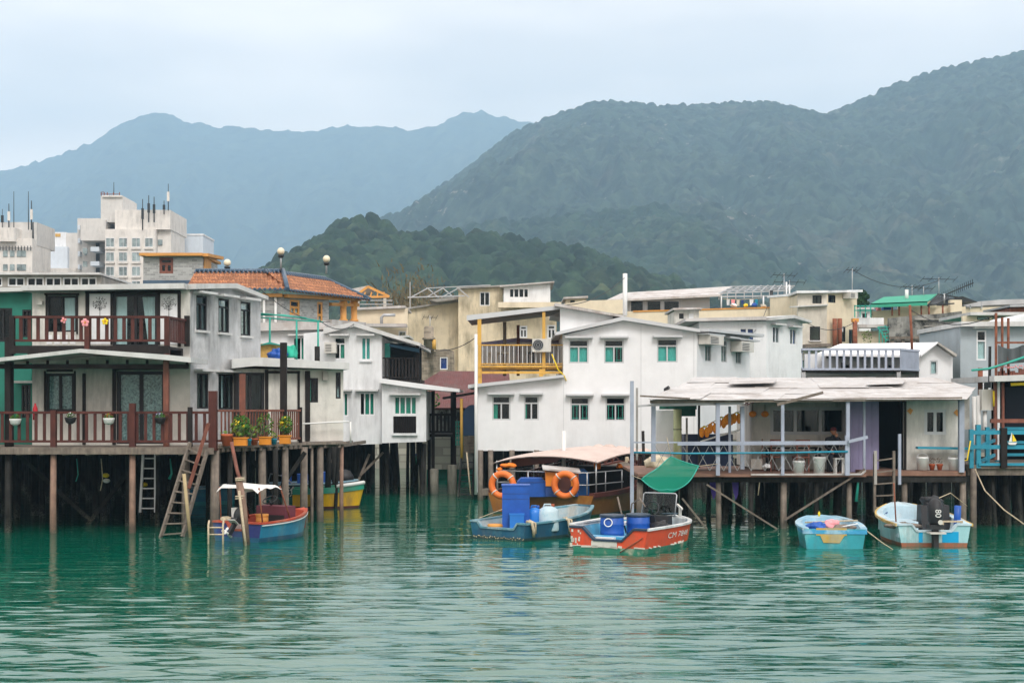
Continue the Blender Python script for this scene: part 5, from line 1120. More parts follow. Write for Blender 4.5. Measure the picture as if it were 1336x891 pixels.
pex(rk,'roof_slab',m_slab,U1,[(1293,490.5),(1420,486),(1420,494),(1293,498)],.3,-4)
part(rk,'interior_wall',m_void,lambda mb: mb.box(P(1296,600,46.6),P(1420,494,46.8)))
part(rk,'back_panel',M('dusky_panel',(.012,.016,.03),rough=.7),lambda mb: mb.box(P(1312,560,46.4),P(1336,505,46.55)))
for px,y0,y1,mt in ((1299,498,600,m_redwood),(1309,498,600,m_redwood),(1303,498,600,m_white)): part(rk,'post',mt,lambda mb: mb.box(P(px-1.6,y1,Yk+.3),P(px+1.6,y0,Yk+.3)+V((0,.1,0))))
part(rk,'red_rail',m_redwood,lambda mb: mb.beam(P(1292,549,43.6),P(1420,549,43.6),.1,.12))
part(rk,'strip_lamp',m_yel,lambda mb: mb.tube([P(1319,501.5,43.9),P(1350,500,43.9)],.05,8))
for px,y0 in ((1300,408),(1308,414),(1316,415)): part(rk,'rusty_post',m_rust,lambda mb: mb.box(P(px-1.3,490,Yk-.1),P(px+1.3,y0,Yk-.1)+V((0,.07,0))))
part(rk,'cross_rail',m_rust,lambda mb: mb.beam(P(1300,447,Yk-.05),P(1420,447,Yk-.05),.06))
vs=[];fs=[]; n=16
for i in range(n+1):
    px=1302+3.2*i; sag=5*math.sin(math.pi*min(1,i/10))
    vs+=[P(px,450+sag,Yk-.15),P(px,476-i*.3,Yk-.15-.12*math.sin(i*1.3))]
for i in range(n): fs.append([2*i,2*i+2,2*i+3,2*i+1])
MB().add(vs,fs,True).build('mesh_sheet',M('grey_shade_mesh',(.085,.095,.10),var=.2,rough=.9),rk,norm=False)
part(rk,'green_edge',m_tgreen,lambda mb: mb.tube([P(1268,483,43.5),P(1290,481,43.6),P(1310,475,43.6),P(1345,463,43.6)],.04,6))
rnd=random.Random(9)
part(rk,'clutter',m_redwood,lambda mb:[mb.box(P(1303+3*k,490,43.9),P(1303+3*k+rnd.uniform(1,2.4),490-rnd.uniform(3,10),44.0)) for k in range(12)])
part(rk,'flower_string',m_pink,lambda mb:[mb.ball(P(1302+2.6*k,480-rnd.uniform(0,3),43.7),.03,6,4) for k in range(14)])
for px,y0,y1 in ((1279,480,515),): one(MB().box(P(px-2,y1,46),P(px+2,y0,46.1)),'post' if False else 'rusty_post',m_rust,'rust red post between the hut roof and the grey house','post')
part(g2,'lower_window',m_wframe,lambda mb:[O1.pbox(mb,a,b,c,d,.01,.05) for a,b,c,d in ((1281,1283,484,508),(1289,1291,484,508),(1283,1289,484,496))]); pbx(g2,'lower_pane',m_inside,O1,(1283,1289,496,508),.01,.02)
eb=thing('meter_cabinet','pale grey rounded meter cabinet on the wall above the turquoise railing','cabinet',P(1288,536,44.5)); part(eb,'cabinet',m_acw,lambda mb: mb.box(P(1281,535,44.4),P(1295,508,44.7))); part(eb,'yellow_tube',m_yel,lambda mb: mb.tube([P(1296.5,530,44.3),P(1296.5,510,44.3)],.03,6)); part(eb,'conduit',m_wplast,lambda mb:[mb.tube([P(px,y1,44.6),P(px,y0,44.6)],.07,8) for px,y0,y1 in ((1271,517,600),(1277,516,600),(1285,536,575))])
# pole tops on left: thin dark posts
one(MB().beam(P(1291,506,44.2),P(1291.5,452,44.2),.07),'pole',m_dkmetal,'dark square pole in front of the blue-grey house','pole')
# ================================================================== WATERSIDE HUT
YH=41.8; ZH=Z(618,YH)
hu=thing('stilt_hut','low open fronted stilt hut with pale blue posts and a patched white sheet roof','hut',P(1050,618,43)); 
m_hroof=M('patched_hut_roof',(.55,.535,.525),var=.16,vs=.9,streak=.6,scol=(.24,.20,.17),rough=.6,patch=.7,pcol=(.42,.385,.365),ps=.75,wave=((14,0,0),.35))
rnd=random.Random(19)
def f(mb):
    for y0,y1,Y0,Y1,xa,xb,xc,xd,lift in ((522,513.5,41.3,42.5,846,1257,862,1263,.0),(514.5,507.3,42.35,43.7,862,1262,878,1268,.018),(508.5,501,43.5,45.1,880,1266,893,1240,.036),(502,495.5,44.9,46.7,896,1240,905,1214,.054)):
        k=0.
        while k<1:
            e=min(1,k+rnd.uniform(.07,.19)); 
            if e>.93: e=1
            l=lift+rnd.choice((0,.008,.02)); j0,j1=rnd.uniform(-.05,.05),rnd.uniform(-.08,.08); o=.012
            a,b,c_,d=xa+(xb-xa)*k,xa+(xb-xa)*(e+o),xc+(xd-xc)*(e+o),xc+(xd-xc)*k
            mb.prism([P(a,y0,Y0)+V((0,j0,l)),P(b,y0,Y0)+V((0,j0+rnd.uniform(-.03,.03),l+rnd.uniform(-.008,.015))),P(c_,y1,Y1)+V((0,j1,l+rnd.uniform(0,.02))),P(d,y1,Y1)+V((0,j1,l))],(0,0,.012)); k=e
part(hu,'roof',m_hroof,f)
for (a,b,c,d,Y0,Y1) in ((1130,1178,500.5,506,43.6,45),(950,1010,500,505,43.6,45.0)):
    part(hu,'loose_sheet',m_hroof,lambda mb: mb.prism([P(a,d,Y0)+V((0,0,.09)),P(b,d-.6,Y0)+V((0,0,.11)),P(b+4,c,Y1)+V((0,0,.12)),P(a+5,c,Y1)+V((0,0,.10))],(0,0,.014)))
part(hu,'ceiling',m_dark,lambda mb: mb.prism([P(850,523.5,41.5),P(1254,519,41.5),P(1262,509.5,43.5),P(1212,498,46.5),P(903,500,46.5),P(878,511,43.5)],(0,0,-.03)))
part(hu,'roof_batten',m_weath,lambda mb:(mb.beam(P(835,516.5,41.1),P(900,520,41.15),.05),mb.beam(P(1014,528,41.0),P(1074,512,41.0),.05,.08),mb.beam(P(848,524,41.4),P(1255,520,41.4),.06,.1)))
one(MB().prism([P(866,510.2,43),P(872,506.5,43),P(874,508,43.4),P(868,511,43.4)],(0,0,.08)),'roof_stone',m_black,'small dark stone weighing down the left hut roof edge','stone')
def f(mb):
    mb.box((X(832,YH),YH-.2,ZH-.08),(X(1128,YH),47.5,ZH)); mb.box((X(1128,YH)+.002,YH,ZH-.06),(X(1260,YH),47.5,ZH+.08))
part(hu,'deck',M('red_brown_deck',(.24,.13,.09),var=.3,vs=2.5,streak=.3,grain=((1.5,14,14),.3),rough=.8),f)
part(hu,'deck_beam',m_stilt,lambda mb:[mb.beam((X(832,YH),YH+.1+1.4*k,ZH-.17),(X(1262,YH),YH+.1+1.4*k,ZH-.17),.12,.16) for k in range(5)])
part(hu,'deck_edge',m_roofw,lambda mb:(mb.beam((X(978,YH),YH-.22,ZH-.01),(X(1122,YH),YH-.22,ZH+.0),.04,.05),mb.beam((X(1122,YH),YH-.22,ZH+.0),(X(1128,YH),YH-.1,ZH+.1),.04,.05)))
H1=Wall(975,44.6,1112,44.6); H2=Wall(1109,42.9,1147,42.9); H3=Wall(1180,42.6,1257,42.6)
hs=[window(hu,H1,(1005,1103,531,567),m_gframe,cols=3,bar=.1,back=.08,gl=m_glass)]
_wall(hu,'front_wall',H1,[(980,524),(1112,523),(1112,612),(980,612)],hs,m_panel,.14,0); room(hu,H1,(981,1111,526,610),2.8,m_inside)
_wall(hu,'purple_wall',H2,[(1109.5,521),(1146,521),(1146,616),(1109.5,616)],[],m_purple,.1,0)
part(hu,'purple_boards',m_purple,lambda mb:[H2.pbox(mb,1112+8.5*k,1112.6+8.5*k,524,615,.002,.012) for k in range(5)]+[H2.pbox(mb,1110,1145,560,562,.002,.02)])
part(hu,'doorway_back',m_void,lambda mb: mb.box(P(1140,614,45.5),P(1190,520,45.6)))  # black sheet standing in for the unlit depth of the doorway
hs=[window(hu,H3,(1206,1234.5,534,567),m_gframe,cols=2,bar=.09)]
_wall(hu,'front_wall',H3,[(1181,523),(1256,519),(1256,614),(1181,614)],hs,m_panel,.14,0); room(hu,H3,(1182,1255,525,612),3,m_inside)
part(hu,'doorway_shade_skin',m_void,lambda mb:(mb.box((X(1181,42.6)-.10,42.75,ZH),(X(1181,42.6)-.045,45.5,Z(521,42.6))),mb.box((X(1146,42.9)-.02,43.05,ZH),(X(1146,42.9)+.0,45.5,Z(521,42.9)))))  # black skin over the side walls, in place of their shade
part(hu,'door_jamb',m_dark,lambda mb: H3.pbox(mb,1179.5,1182,522,614,.0,.06))
part(hu,'gable_end',m_conc,lambda mb: mb.box(P(1256.5,560,42.7),P(1265,517,42.7)+V((0,1.2,0))))
for px,py in ((1187,536),(1248,538)): part(hu,'charm',m_orange,lambda mb: H3.ex(mb,[(px-4,py),(px,py-4),(px+4,py-1),(px+1,py+5)],.005,.02))
part(hu,'shelf',m_turq,lambda mb: H3.ex(mb,[(1192,582),(1264,583),(1264,586),(1192,585)],.45,.2)); 
for px,Y,y0,y1,w_,mt in ((824.5,41.4,497,690,.14,m_lilac),(831,41.6,506,600,.08,m_conc),(852.5,41.9,524,602,.17,m_lilac),(936.5,41.5,526,620,.15,m_lilac),(952,42.6,530,617,.1,m_lilac),(968.5,41.9,530,612,.15,m_lilac),(1021,41.5,522,620,.12,m_lilac),(1106,41.5,520,620,.14,m_lilac),(1127.5,42.2,523,617,.09,m_lilac),(1254,41.8,518,616,.2,m_lilac),(1105,41.45,568,620,.16,m_lilac),(912,43.6,528,610,.09,m_dkmetal),(896,43.6,545,610,.08,m_conc)): post(hu,(X(px,Y),Y,0),Z(y1,Y),Z(y0,Y),w_*.74,mt)
part(hu,'hand_rail',m_lilac,lambda mb:(mb.beam(P(884,578.5,41.4),P(1107,577.5,41.4),.06,.11),mb.beam(P(824,577,41.42),P(886,577,41.42),.04,.04),mb.beam(P(1107,576,41.3),P(1132,570,41.3),.06,.09)))
part(hu,'blue_rail',m_turq,lambda mb: mb.tube([P(824,590,41.38),P(900,591.5,41.38),P(1020,590.5,41.38),P(1106,589,41.38)],.032,6))
part(hu,'top_rail',m_metal,lambda mb:(mb.beam(P(831,530,41.6),P(855,528,41.7),.06),mb.beam(P(853,528,41.7),P(970,526,41.7),.09),mb.beam(P(853,522,42),P(853,520,44),.08)))
wire=M('thin_wire',(.30,.31,.31),metal=.5,rough=.5)
def f(mb):
    for k in range(-2,13):
        x_=890+18*k
        if x_<824 or x_>1092: continue
        mb.beam(P(x_,580,41.45),P(x_+18,614,41.45),.012); mb.beam(P(x_+18,580,41.46),P(x_,614,41.46),.012)
part(hu,'wire_lattice',wire,f)
for px,w_ in ((835,.2),(937,.17),(1022.5,.2),(1108,.17),(1256,.2),(900,.16),(980,.16),(1065,.16),(1180,.18),(1220,.16)): pile(hu,X(px,42),42.,ZH-.1,w_/2,m_weath if w_>.16 else m_stilt,lean=0)
rnd=random.Random(55)
for k in range(80):
    px=rnd.uniform(836,1262); Y=rnd.uniform(42.6,54); pile(hu,X(px,Y),Y,ZH-.08,rnd.uniform(.06,.12),m_stilt,z0=-.3)
for a,b in (((922,632),(1014,690)),((1128,612),(1024,678)),((890,650),(930,700))): part(hu,'brace',m_weath,lambda mb: mb.beam(P(*a,41.7),P(*b,41.75),.10,.05))
ladder('short grey ladder hanging from the dark hut doorway to the water',P(1141,592,41.5),P(1141,668,41.5),P(1166,588,41.5),P(1166,668,41.5),5,m_weath)
for px,y0 in ((1173.5,566),(1142,588)): part(hu,'ladder_post',m_lilac if px>1150 else m_conc,lambda mb: mb.beam(P(px,632,41.45),P(px,y0,41.45),.08))
hb=thing('added_light_blocker','added light-stopping plank hoarding far in the shade beneath the hut and right deck','blocker',(X(1080,55.5),55.5,-.5))  # added boards stopping light under the hut
part(hb,'planks',m_stilt,lambda mb:[mb.box((X(825,55.5)+.5*k,55.5,-.8),(X(825,55.5)+.5*k+.46,55.6,ZH+.02-.03*(k%3))) for k in range(36)])
# things kept on the hut's deck
def tub(px0,px1,y0,y1,Y,mat,label,name='bucket',cat='bucket'):
    c=P((px0+px1)/2,y1,Y); r_=(X(px1,Y)-X(px0,Y))/2; h_=Z(y0,Y)-Z(y1,Y)
    t_=thing(name,label,cat,c); MB().lathe([(r_*.84,0),(r_*.95,h_*.85),(r_,h_*.87),(r_,h_),(r_*.93,h_),(r_*.86,h_*.1)],c,18).build('body',mat,t_)
    MB().torus(c+V((0,-r_*.2,h_*.86)),r_*1.0,.008,(1,0,0),(0,-.35,-.9),20,5).build('handle',m_metal,t_)
tub(1034,1050,601,618,41.75,m_wplast,'white bucket on the deck below the red-brown chairs'); tub(1060.5,1077,596,618,41.75,m_wplast,'taller white tub on the deck right in front of the seated man')
tub(1195.5,1211,596,613,42.1,m_wplast,'pale blue-white tub under the shelf left of the flower pots'); tub(1237,1252,597,613,42.1,m_wplast,'white bucket at the right end of the hut deck')
for px,lb in ((1216,'brown pot with dry stems under the turquoise shelf'),(1226,'small heap of pebbled brown pots under the turquoise shelf')):
    c=P(px,613,42.2); t_=thing('flower_pot',lb,'pot',c); MB().lathe([(.06,0),(.09,.14),(.1,.15),(.1,.18),(.08,.17)],c,12).build('pot',m_terra,t_); MB().leaves(c+V((0,0,.27)),(.1,.08,.11),40,.035,px).build('plant',m_weath,t_)
# chairs and table
def chair(px,Y,label,rot):
    c=P(px,612,Y); c.z=ZH; t_=thing('wooden_chair',label,'chair',(0,0,0),'red-brown chairs on the hut deck',rz=rot); t_.location=c
    MB().box((-.22,-.22,.42),(.22,.22,.47)).build('seat',m_redwood,t_)
    for x_ in (-.2,.17):
        for y_ in (-.2,.17): MB().box((x_,y_,0),(x_+.04,y_+.04,.42 if y_<0 else .47)).build('leg',m_redwood,t_)
    mb=MB(); mb.box((-.2,.18,.47),(-.16,.22,.95)); mb.box((.16,.18,.47),(.2,.22,.95)); mb.box((-.22,.185,.78),(.22,.215,.98)); mb.box((-.16,.19,.58),(.16,.21,.66)); mb.build('backrest',m_redwood,t_)
chair(1014,43.4,'red-brown wooden chair at the left end of the dark table',R(170)); chair(1045,43.1,'red-brown wooden chair nearest the tall white tub',R(185)); chair(1003,43.9,'red-brown wooden chair set back against the pale hut wall',R(80))
t_=thing('table','dark low table behind the red-brown chairs on the hut deck','table',P(1040,600,43.7)); zt=ZH+.72
part(t_,'top',m_dark,lambda mb: mb.box((X(1000,43.6),43.5,zt-.04),(X(1072,43.6),44.2,zt)))
for a in (1003,1068):
    for y_ in (43.55,44.1): part(t_,'leg',m_dark,lambda mb: mb.box((X(a,43.6),y_,ZH),(X(a,43.6)+.06,y_+.06,zt-.04)))
t_=thing('stool','slim white legged stool right of the tall white tub','stool',P(1095,616,42)); c=P(1095,617,42); c.z=ZH
part(t_,'seat',m_wplast,lambda mb: mb.box(c+V((-.16,-.15,.42)),c+V((.16,.15,.46))))
for x_ in (-.14,.10):
    for y_ in (-.13,.1): part(t_,'leg',m_wplast,lambda mb: mb.box(c+V((x_,y_,0)),c+V((x_+.04,y_+.04,.42))))
# left bay of the hut: drums, jackets, sack, column
t_=thing('fridge_column','pale yellow-green metal column standing in the left hut bay','column',P(884,596,43.2)); part(t_,'column',M('yellow_green_paint',(.50,.52,.28),var=.12,streak=.4,rough=.5),lambda mb: mb.tube([P(884,606,43.2),P(884,534,43.2)],.125,16)); part(t_,'band',m_dkmetal,lambda mb: mb.torus(P(884,560,43.2),.128,.012,(1,0,0),(0,1,0),18,5))
one(MB().box(P(856,606,43.6),P(879,535,43.6)+V((0,.45,0))),'cabinet',m_white,'tall white cabinet left of the yellow-green column','cabinet')
bundle('sack','big cream cloth sack slumped at the left end of the hut deck','sack',P(857,603,42.4),(.36,.28,.22),m_cream2,4)
t_=thing('net_box','dark green netted box hanging under the left hut roof','net',P(880,535,43.5)); part(t_,'box',M('dark_green_net',(.02,.10,.07),var=.3,vs=6,rough=.9),lambda mb: mb.box(P(861,534,44.0),P(908,523,44.2))); part(t_,'hanging_net',MATS['dark_green_net'],lambda mb: mb.box(P(886,543,44.05),P(907,534,44.15)))
one(MB().box(P(893,608,43.8),P(951,566,44.6)),'crate',M('navy_tarp',(.012,.025,.075),var=.4,rough=.6),'large navy tarpaulin covered crate behind the wire railing','crate')
m_jack=M('orange_jacket',(.85,.27,.02),var=.3,vs=6,rough=.8)
for k,(a,b,lb) in enumerate(((919,563,'lowest orange life jacket on the slanting line in the hut'),(930,558,'second orange life jacket from the bottom of the slanting line'),(941,551,'middle orange life jacket on the slanting line beside the pale post'),(951,547,'fourth orange life jacket up the slanting line'),(961,545,'topmost yellow and orange life jacket on the slanting line'))):
    t_=thing('life_jacket',lb,'life jacket',P(a,b+8,42.9),'life jackets hung on the hut line'); c=P(a,b,42.9)
    mb=MB()
    for dx in (-.075,.075): mb.ball(c+V((dx,0,-.02)),(.085,.06,.16),10,8)
    mb.build('panels',m_jack,t_); MB().torus(c+V((0,0,.1)),.06,.025,(1,0,0),(0,0,1),12,6).build('collar',m_yel if k%2==0 else m_jack,t_)
one(MB().tube([P(914,560,42.9),P(938,546,42.9),P(968,536,42.9)],.012,4),'cord',m_rope,'thin cord slanting up behind the orange life jackets','cord')
one(MB().tube([P(914,576,43.0),P(940,568,43),P(968,560,43.0)],.03,6),'rail',m_wplast,'white slanting pipe rail below the orange life jackets','rail')
for a,b,mt,lb in ((975,524,m_pink,'pink paper streamer under the hut roof left of the lanterns'),):
    one(MB().leaves(P(a,b,42.4),(.2,.1,.08),30,.06,3),'streamer',mt,lb,'streamer')
for a,b,lb in ((982,540,'small orange lantern on the left side of the hut window wall'),(998,540,'small orange lantern nearest the hut window frame')):
    t_=thing('lantern',lb,'lantern',P(a,b+4,44.3)); c=P(a,b,44.2); MB().ball(c,(.12,.12,.1),12,8).build('shade',m_jack,t_); MB().tube([c+V((0,0,.08)),c+V((0,0,.3))],.008,4).build('cord',m_dkmetal,t_)
for px,lb in ((930,'purple cloth hanging under the left of the hut deck'),(959,'narrow purple cloth hanging under the middle of the hut deck')):
    one(MB().prism([P(px-5,624,42.4),P(px+5,624,42.4),P(px+4,645,42.4),P(px+1,652,42.4),P(px-2,642,42.4)],(0,.03,0)),'hanging_cloth',M('purple_cloth',(.09,.05,.33),var=.2) if 'purple_cloth' not in MATS else MATS['purple_cloth'],lb,'cloth')
# bench-like white boxes behind rail
one(MB().box(P(980,612,43.6),P(992,598,44.0)),'storage_box',m_acw,'pale grey box beside the hut posts and the chairs','box')
bundle('bag','white crumpled plastic bag on the hut deck behind the rail','bag',P(1000,608,42.9),(.13,.12,.08),m_white,9)
# dip net
def net():
    m,nt=newmat('green_net'); t=NT(nt); d=t.n('ShaderNodeBsdfPrincipled'); d.inputs['Base Color'].default_value=(.0,.30,.19,1); d.inputs['Roughness'].default_value=.8
    tr_=t.n('ShaderNodeBsdfTransparent'); tl=t.n('ShaderNodeBsdfTranslucent'); tl.inputs[0].default_value=(.0,.36,.23,1)
    a=t.n('ShaderNodeAddShader'); mx1=t.n('ShaderNodeMixShader'); mx1.inputs[0].default_value=.4; t.l(d.outputs[0],mx1.inputs[1]); t.l(tl.outputs[0],mx1.inputs[2])
    mx2=t.n('ShaderNodeMixShader'); mx2.inputs[0].default_value=.22; t.l(mx1.outputs[0],mx2.inputs[1]); t.l(tr_.outputs[0],mx2.inputs[2])
    o=t.n('ShaderNodeOutputMaterial'); t.l(mx2.outputs[0],o.inputs[0])
    A,B,C_,D_=P(837,625,40.9),P(875.5,596,41.35),P(911.5,608,41.0),P(871,638,39.9); n=22; vs=[];fs=[]
    for i in range(n+1):
        for j in range(n+1):
            u,v=i/n,j/n; p=(A*(1-u)*(1-v)+B*u*(1-v)+C_*u*v+D_*(1-u)*v)
            p.z-=.26*(math.sin(math.pi*u)*math.sin(math.pi*v))**.8+.24*math.sin(math.pi*u)*v**1.5+.15*math.sin(math.pi*v)*(1-u); p.y-=.15*math.sin(math.pi*u); p.z+=.015*math.sin(9*u+4*v); vs.append(p)
    for i in range(n):
        for j in range(n): k=i*(n+1)+j; fs.append([k,k+1,k+n+2,k+n+1])
    t_=thing('dip_net','bright green square dip net sagging from cords in front of the hut','net',P(872,640,40.6))
    MB().add(vs,fs,True).build('net',m,t_,norm=False)
    rim=[vs[i*(n+1)] for i in range(n+1)]+[vs[n*(n+1)+j] for j in range(n+1)]+[vs[(n-i)*(n+1)+n] for i in range(n+1)]+[vs[n-j] for j in range(n+1)]
    MB().tube(rim,.018,5,closed=True).build('rim_rope',m_tgreen,t_)
    part(t_,'cords',m_rope,lambda mb:[mb.tube([p,q],.01,4) for p,q in ((B,P(870,570,41.4)),(A,P(824.5,620,41.35)),(C_,P(937,605,41.4)))])
net()
# seated man
def person():
    c=P(1087,612,43.0); c.z=ZH
    t_=thing('person','seated man in dark jacket and cap resting a hand on his chin','person',c)
    cl=M('dark_clothes',(.018,.02,.026),var=.3,rough=.9); sk=M('skin',(.36,.17,.10),var=.08,rough=.6)
    J={'pel':(0,0,.50),'wa':(0,-.02,.68),'ch':(-.02,-.06,.90),'nk':(-.03,-.10,1.06),'hd':(-.03,-.13,1.12),
       'sl':(-.21,-.06,.98),'el':(-.27,-.24,.76),'hl':(-.14,-.42,.66),'sr':(.17,-.07,.98),'er':(.20,-.30,.78),'hr':(.06,-.26,1.05),
       'kl':(-.14,-.42,.50),'al':(-.16,-.40,.08),'tl':(-.16,-.54,.05),'kr':(.14,-.40,.50),'ar':(.16,-.36,.08),'tr':(.17,-.50,.05),'hpl':(-.10,-.02,.50),'hpr':(.10,-.02,.50)}
    rad={'pel':.15,'wa':.14,'ch':.16,'nk':.065,'hd':.06,'sl':.075,'el':.055,'hl':.04,'sr':.075,'er':.055,'hr':.038,'kl':.075,'al':.05,'tl':.04,'kr':.075,'ar':.05,'tr':.04,'hpl':.10,'hpr':.10}
    E=[('pel','wa'),('wa','ch'),('ch','nk'),('nk','hd'),('ch','sl'),('sl','el'),('el','hl'),('ch','sr'),('sr','er'),('er','hr'),('pel','hpl'),('hpl','kl'),('kl','al'),('al','tl'),('pel','hpr'),('hpr','kr'),('kr','ar'),('ar','tr')]
    k=list(J); me=bpy.data.meshes.new('body'); me.from_pydata([J[q] for q in k],[(k.index(a),k.index(b)) for a,b in E],[])
    ob=bpy.data.objects.new('body',me); COL.objects.link(ob); ob.parent=t_
    md=ob.modifiers.new('skin','SKIN'); md.use_smooth_shade=True
    for i,q in enumerate(k): me.skin_vertices[0].data[i].radius=(rad[q],rad[q]*.8 if q in('pel','wa','ch') else rad[q]); 
    me.skin_vertices[0].data[0].use_root=True
    s_=ob.modifiers.new('sub','SUBSURF'); s_.levels=1; s_.render_levels=2; me.materials.append(cl)
    o=V(c); h=o+V((-.03,-.17,1.23)); mb=MB(); mb.ball(h,(.078,.095,.115),16,12)
    for p in mb.v:
        d=p-h
        if d.z<-.02: p.x=h.x+d.x*(1+d.z*2.2)
        if d.y<0 and abs(d.x)<.02 and -.03<d.z<.015: p.y-=.018
    mb.ball(h+V((0,-.098,-.012)),(.014,.022,.02),8,6); mb.ball(h+V((-.08,.01,-.005)),(.012,.02,.028),8,6); mb.ball(h+V((.08,.01,-.005)),(.012,.02,.028),8,6)
    mb.build('head',sk,t_); mb=MB()
    for dx in (-.03,.03): mb.ball(h+V((dx,-.088,.012)),(.011,.008,.007),8,6)
    mb.build('eyes',m_black,t_); part(t_,'mouth',m_terra,lambda m2: m2.ball(h+V((0,-.083,-.055)),(.022,.008,.006),8,6))
    mb=MB(); mb.lathe([(.086,.02),(.092,.05),(.08,.10),(.04,.125),(.005,.13)],h,16,sy=1.15); mb.prism([h+V((-.07,-.09,.035)),h+V((.07,-.09,.035)),h+V((.05,-.17,.03)),h+V((-.05,-.17,.03))],(0,0,.012)); mb.build('cap',M('dull_red_cap',(.09,.012,.012),rough=.9),t_)
    for base,dirn,curl in ((o+V((.06,-.26,1.06)),V((-.35,.15,.9)),V((-.3,.3,-.2))),(o+V((-.14,-.42,.66)),V((.2,-.6,-.5)),V((0,.1,-.5)))):
        mb=MB(); d=dirn.normalized(); s2=d.cross(V((0,1,.2))).normalized(); mb.ball(base+d*.045,(.04,.03,.05),10,8)
        for i,l in enumerate((.06,.072,.068,.052)):
            a=base+d*.08+s2*(.028-.018*i); mb.tube([a,a+d*l*.5,a+d*l*.8+curl*l*.5],[.0095,.009,.007],6)
        a=base+d*.03-s2*.03; mb.tube([a,a-s2*.025+d*.03,a-s2*.02+d*.06],[.011,.010,.008],6)
        mb.build('hand',sk,t_)
    s_=thing('stool','dark wooden stool under the seated man','stool',c); part(s_,'seat',m_dark,lambda m2: m2.box(o+V((-.18,-.12,.36)),o+V((.18,.2,.40))))
    for x_ in (-.16,.12):
        for y_ in (-.1,.14): part(s_,'leg',m_dark,lambda m2: m2.box(o+V((x_,y_,0)),o+V((x_+.04,y_+.04,.36))))
person()
# ================================================================== TURQUOISE DECK AT THE RIGHT EDGE
td=thing('railed_deck','weathered deck with bright turquoise rails at the right edge','deck',P(1310,607,43)); Yt=42.3; ZT=Z(606,Yt)
part(td,'deck',m_weath,lambda mb:(mb.box((X(1264,Yt),Yt,ZT-.12),(X(1420,Yt),46.5,ZT)),mb.box((X(1264,Yt),Yt+.08,ZT-.32),(X(1420,Yt),Yt+.2,ZT-.122))))
part(td,'deck_edge',m_turq,lambda mb: mb.box((X(1276,Yt),Yt-.06,ZT-.03),(X(1420,Yt),Yt-.005,ZT+.05)))
for px,Y,y0,w_,mt in ((1267,42.3,560,.12,m_turq),(1276,42.35,554,.13,m_turq),(1288,43.4,557,.12,m_turq),(1301,44.6,557,.12,m_turq),(1309,42.25,558,.18,m_dark)): post(td,(X(px,Y),Y,0),ZT-.1,Z(y0,Y),w_,mt)
def f(mb):
    for y in (564,583): mb.beam(P(1266,y,42.28),P(1400,y,42.28),.05,.12)
    mb.beam(P(1276,583,42.4),P(1301,573,44.6),.05,.1); mb.beam(P(1276,566,42.4),P(1301,560,44.6),.05,.1); mb.beam(P(1276,603,42.4),P(1301,592,44.6),.05,.1)
    for y in (560,578,594): mb.beam(P(1301,y-1,44.6),P(1400,y-1,44.6),.05,.09)
part(td,'rails',m_turq,f)
rnd=random.Random(66)
for k in range(34):
    px=rnd.uniform(1266,1350); Y=rnd.uniform(42.6,49); pile(td,X(px,Y),Y,ZT-.15,rnd.uniform(.06,.12),m_stilt,z0=-.4)
pile(td,X(1270,42.3),42.3,ZT-.12,.1,m_weath,lean=0)
t_=thing('toy_sailboat','tiny model sailboat with white and yellow sails on the turquoise rail','ornament',P(1321,578,42.2)); c=P(1321,577,42.18)
MB().prism([c+V((-.14,0,0)),c+V((.14,0,0)),c+V((.09,0,-.07)),c+V((-.09,0,-.07))],(0,.06,0)).build('hull',m_wplast,t_); MB().prism([c+V((-.1,.02,.02)),c+V((-.01,.02,.02)),c+V((-.01,.02,.3))],(0,.012,0)).build('sail',m_wplast,t_); MB().prism([c+V((.01,.02,.02)),c+V((.13,.02,.04)),c+V((.01,.02,.26))],(0,.012,0)).build('sail',m_yel,t_)
for pts,lb in (([P(1272,612,42.1),P(1285,640,41.6),P(1310,665,41),P(1345,690,40.4)],'pale mooring rope slanting from the turquoise deck to the right edge'),([P(1266,575,42.0),P(1262,600,41.9),P(1258,601,41.9)],'yellow hose hanging beside the last hut post')):
    one(MB().tube(pts,.02,5),'rope' if 'rope' in lb else 'hose',m_rope if 'rope' in lb else m_yel,lb,'rope' if 'rope' in lb else 'hose')

# extra roofs, tanks and washing packed in behind
def lowblock(name,label,cat,px0,px1,y0,y1,Y,mat,wins=(),roof=None,slope=0):
    t_=thing(name,label,cat,P((px0+px1)/2,y1,Y)); W=Wall(px0-2,Y,px1+2,Y)
    _wall(t_,'wall',W,[(px0,y0+slope),(px1,y0),(px1,y1),(px0,y1)],[window(t_,W,r,m_wframe if k%2 else m_dframe,cols=2,bar=.07) for k,r in enumerate(wins)],mat,.15,0); room(t_,W,(px0+.5,px1-.5,max(y0,y0+slope)+1,y1-.5),3,m_inside)
    pex(t_,'roof',roof or m_slab,W,[(px0-3,y0+slope-2.5),(px1+3,y0-2.5),(px1+3,y0),(px0-3,y0+slope)],.3,-3.5); return t_
lowblock('rooftop_shed','small cream rooftop shed between the beige tower and the flat cream house','shed',738,764,389,404,90,m_cream2,((744,750,392,398),),m_roofw,1.5)
lowblock('rooftop_shed','narrow white rooftop shed just left of the green awning','shed',1121,1136,404,432,77,m_white,((1125,1131,409,417),),m_slab,0)
lowblock('house','pale grey house with two small windows behind the central white house roof','house',880,912,404,424,70,m_panel,((886,892,409,416),(899,905,409,416)),m_roofw,1)
lowblock('house','weathered cream house peeping over the right end of the stained wall','house',1228,1256,414,470,74,m_cream,((1234,1240,422,432),),m_conc,0)
lowblock('house','small dull white house left of the beige wall under the handrail','house',500,531,440,520,80,m_panel,((506,513,447,456),(520,527,447,456)),m_slab,3)
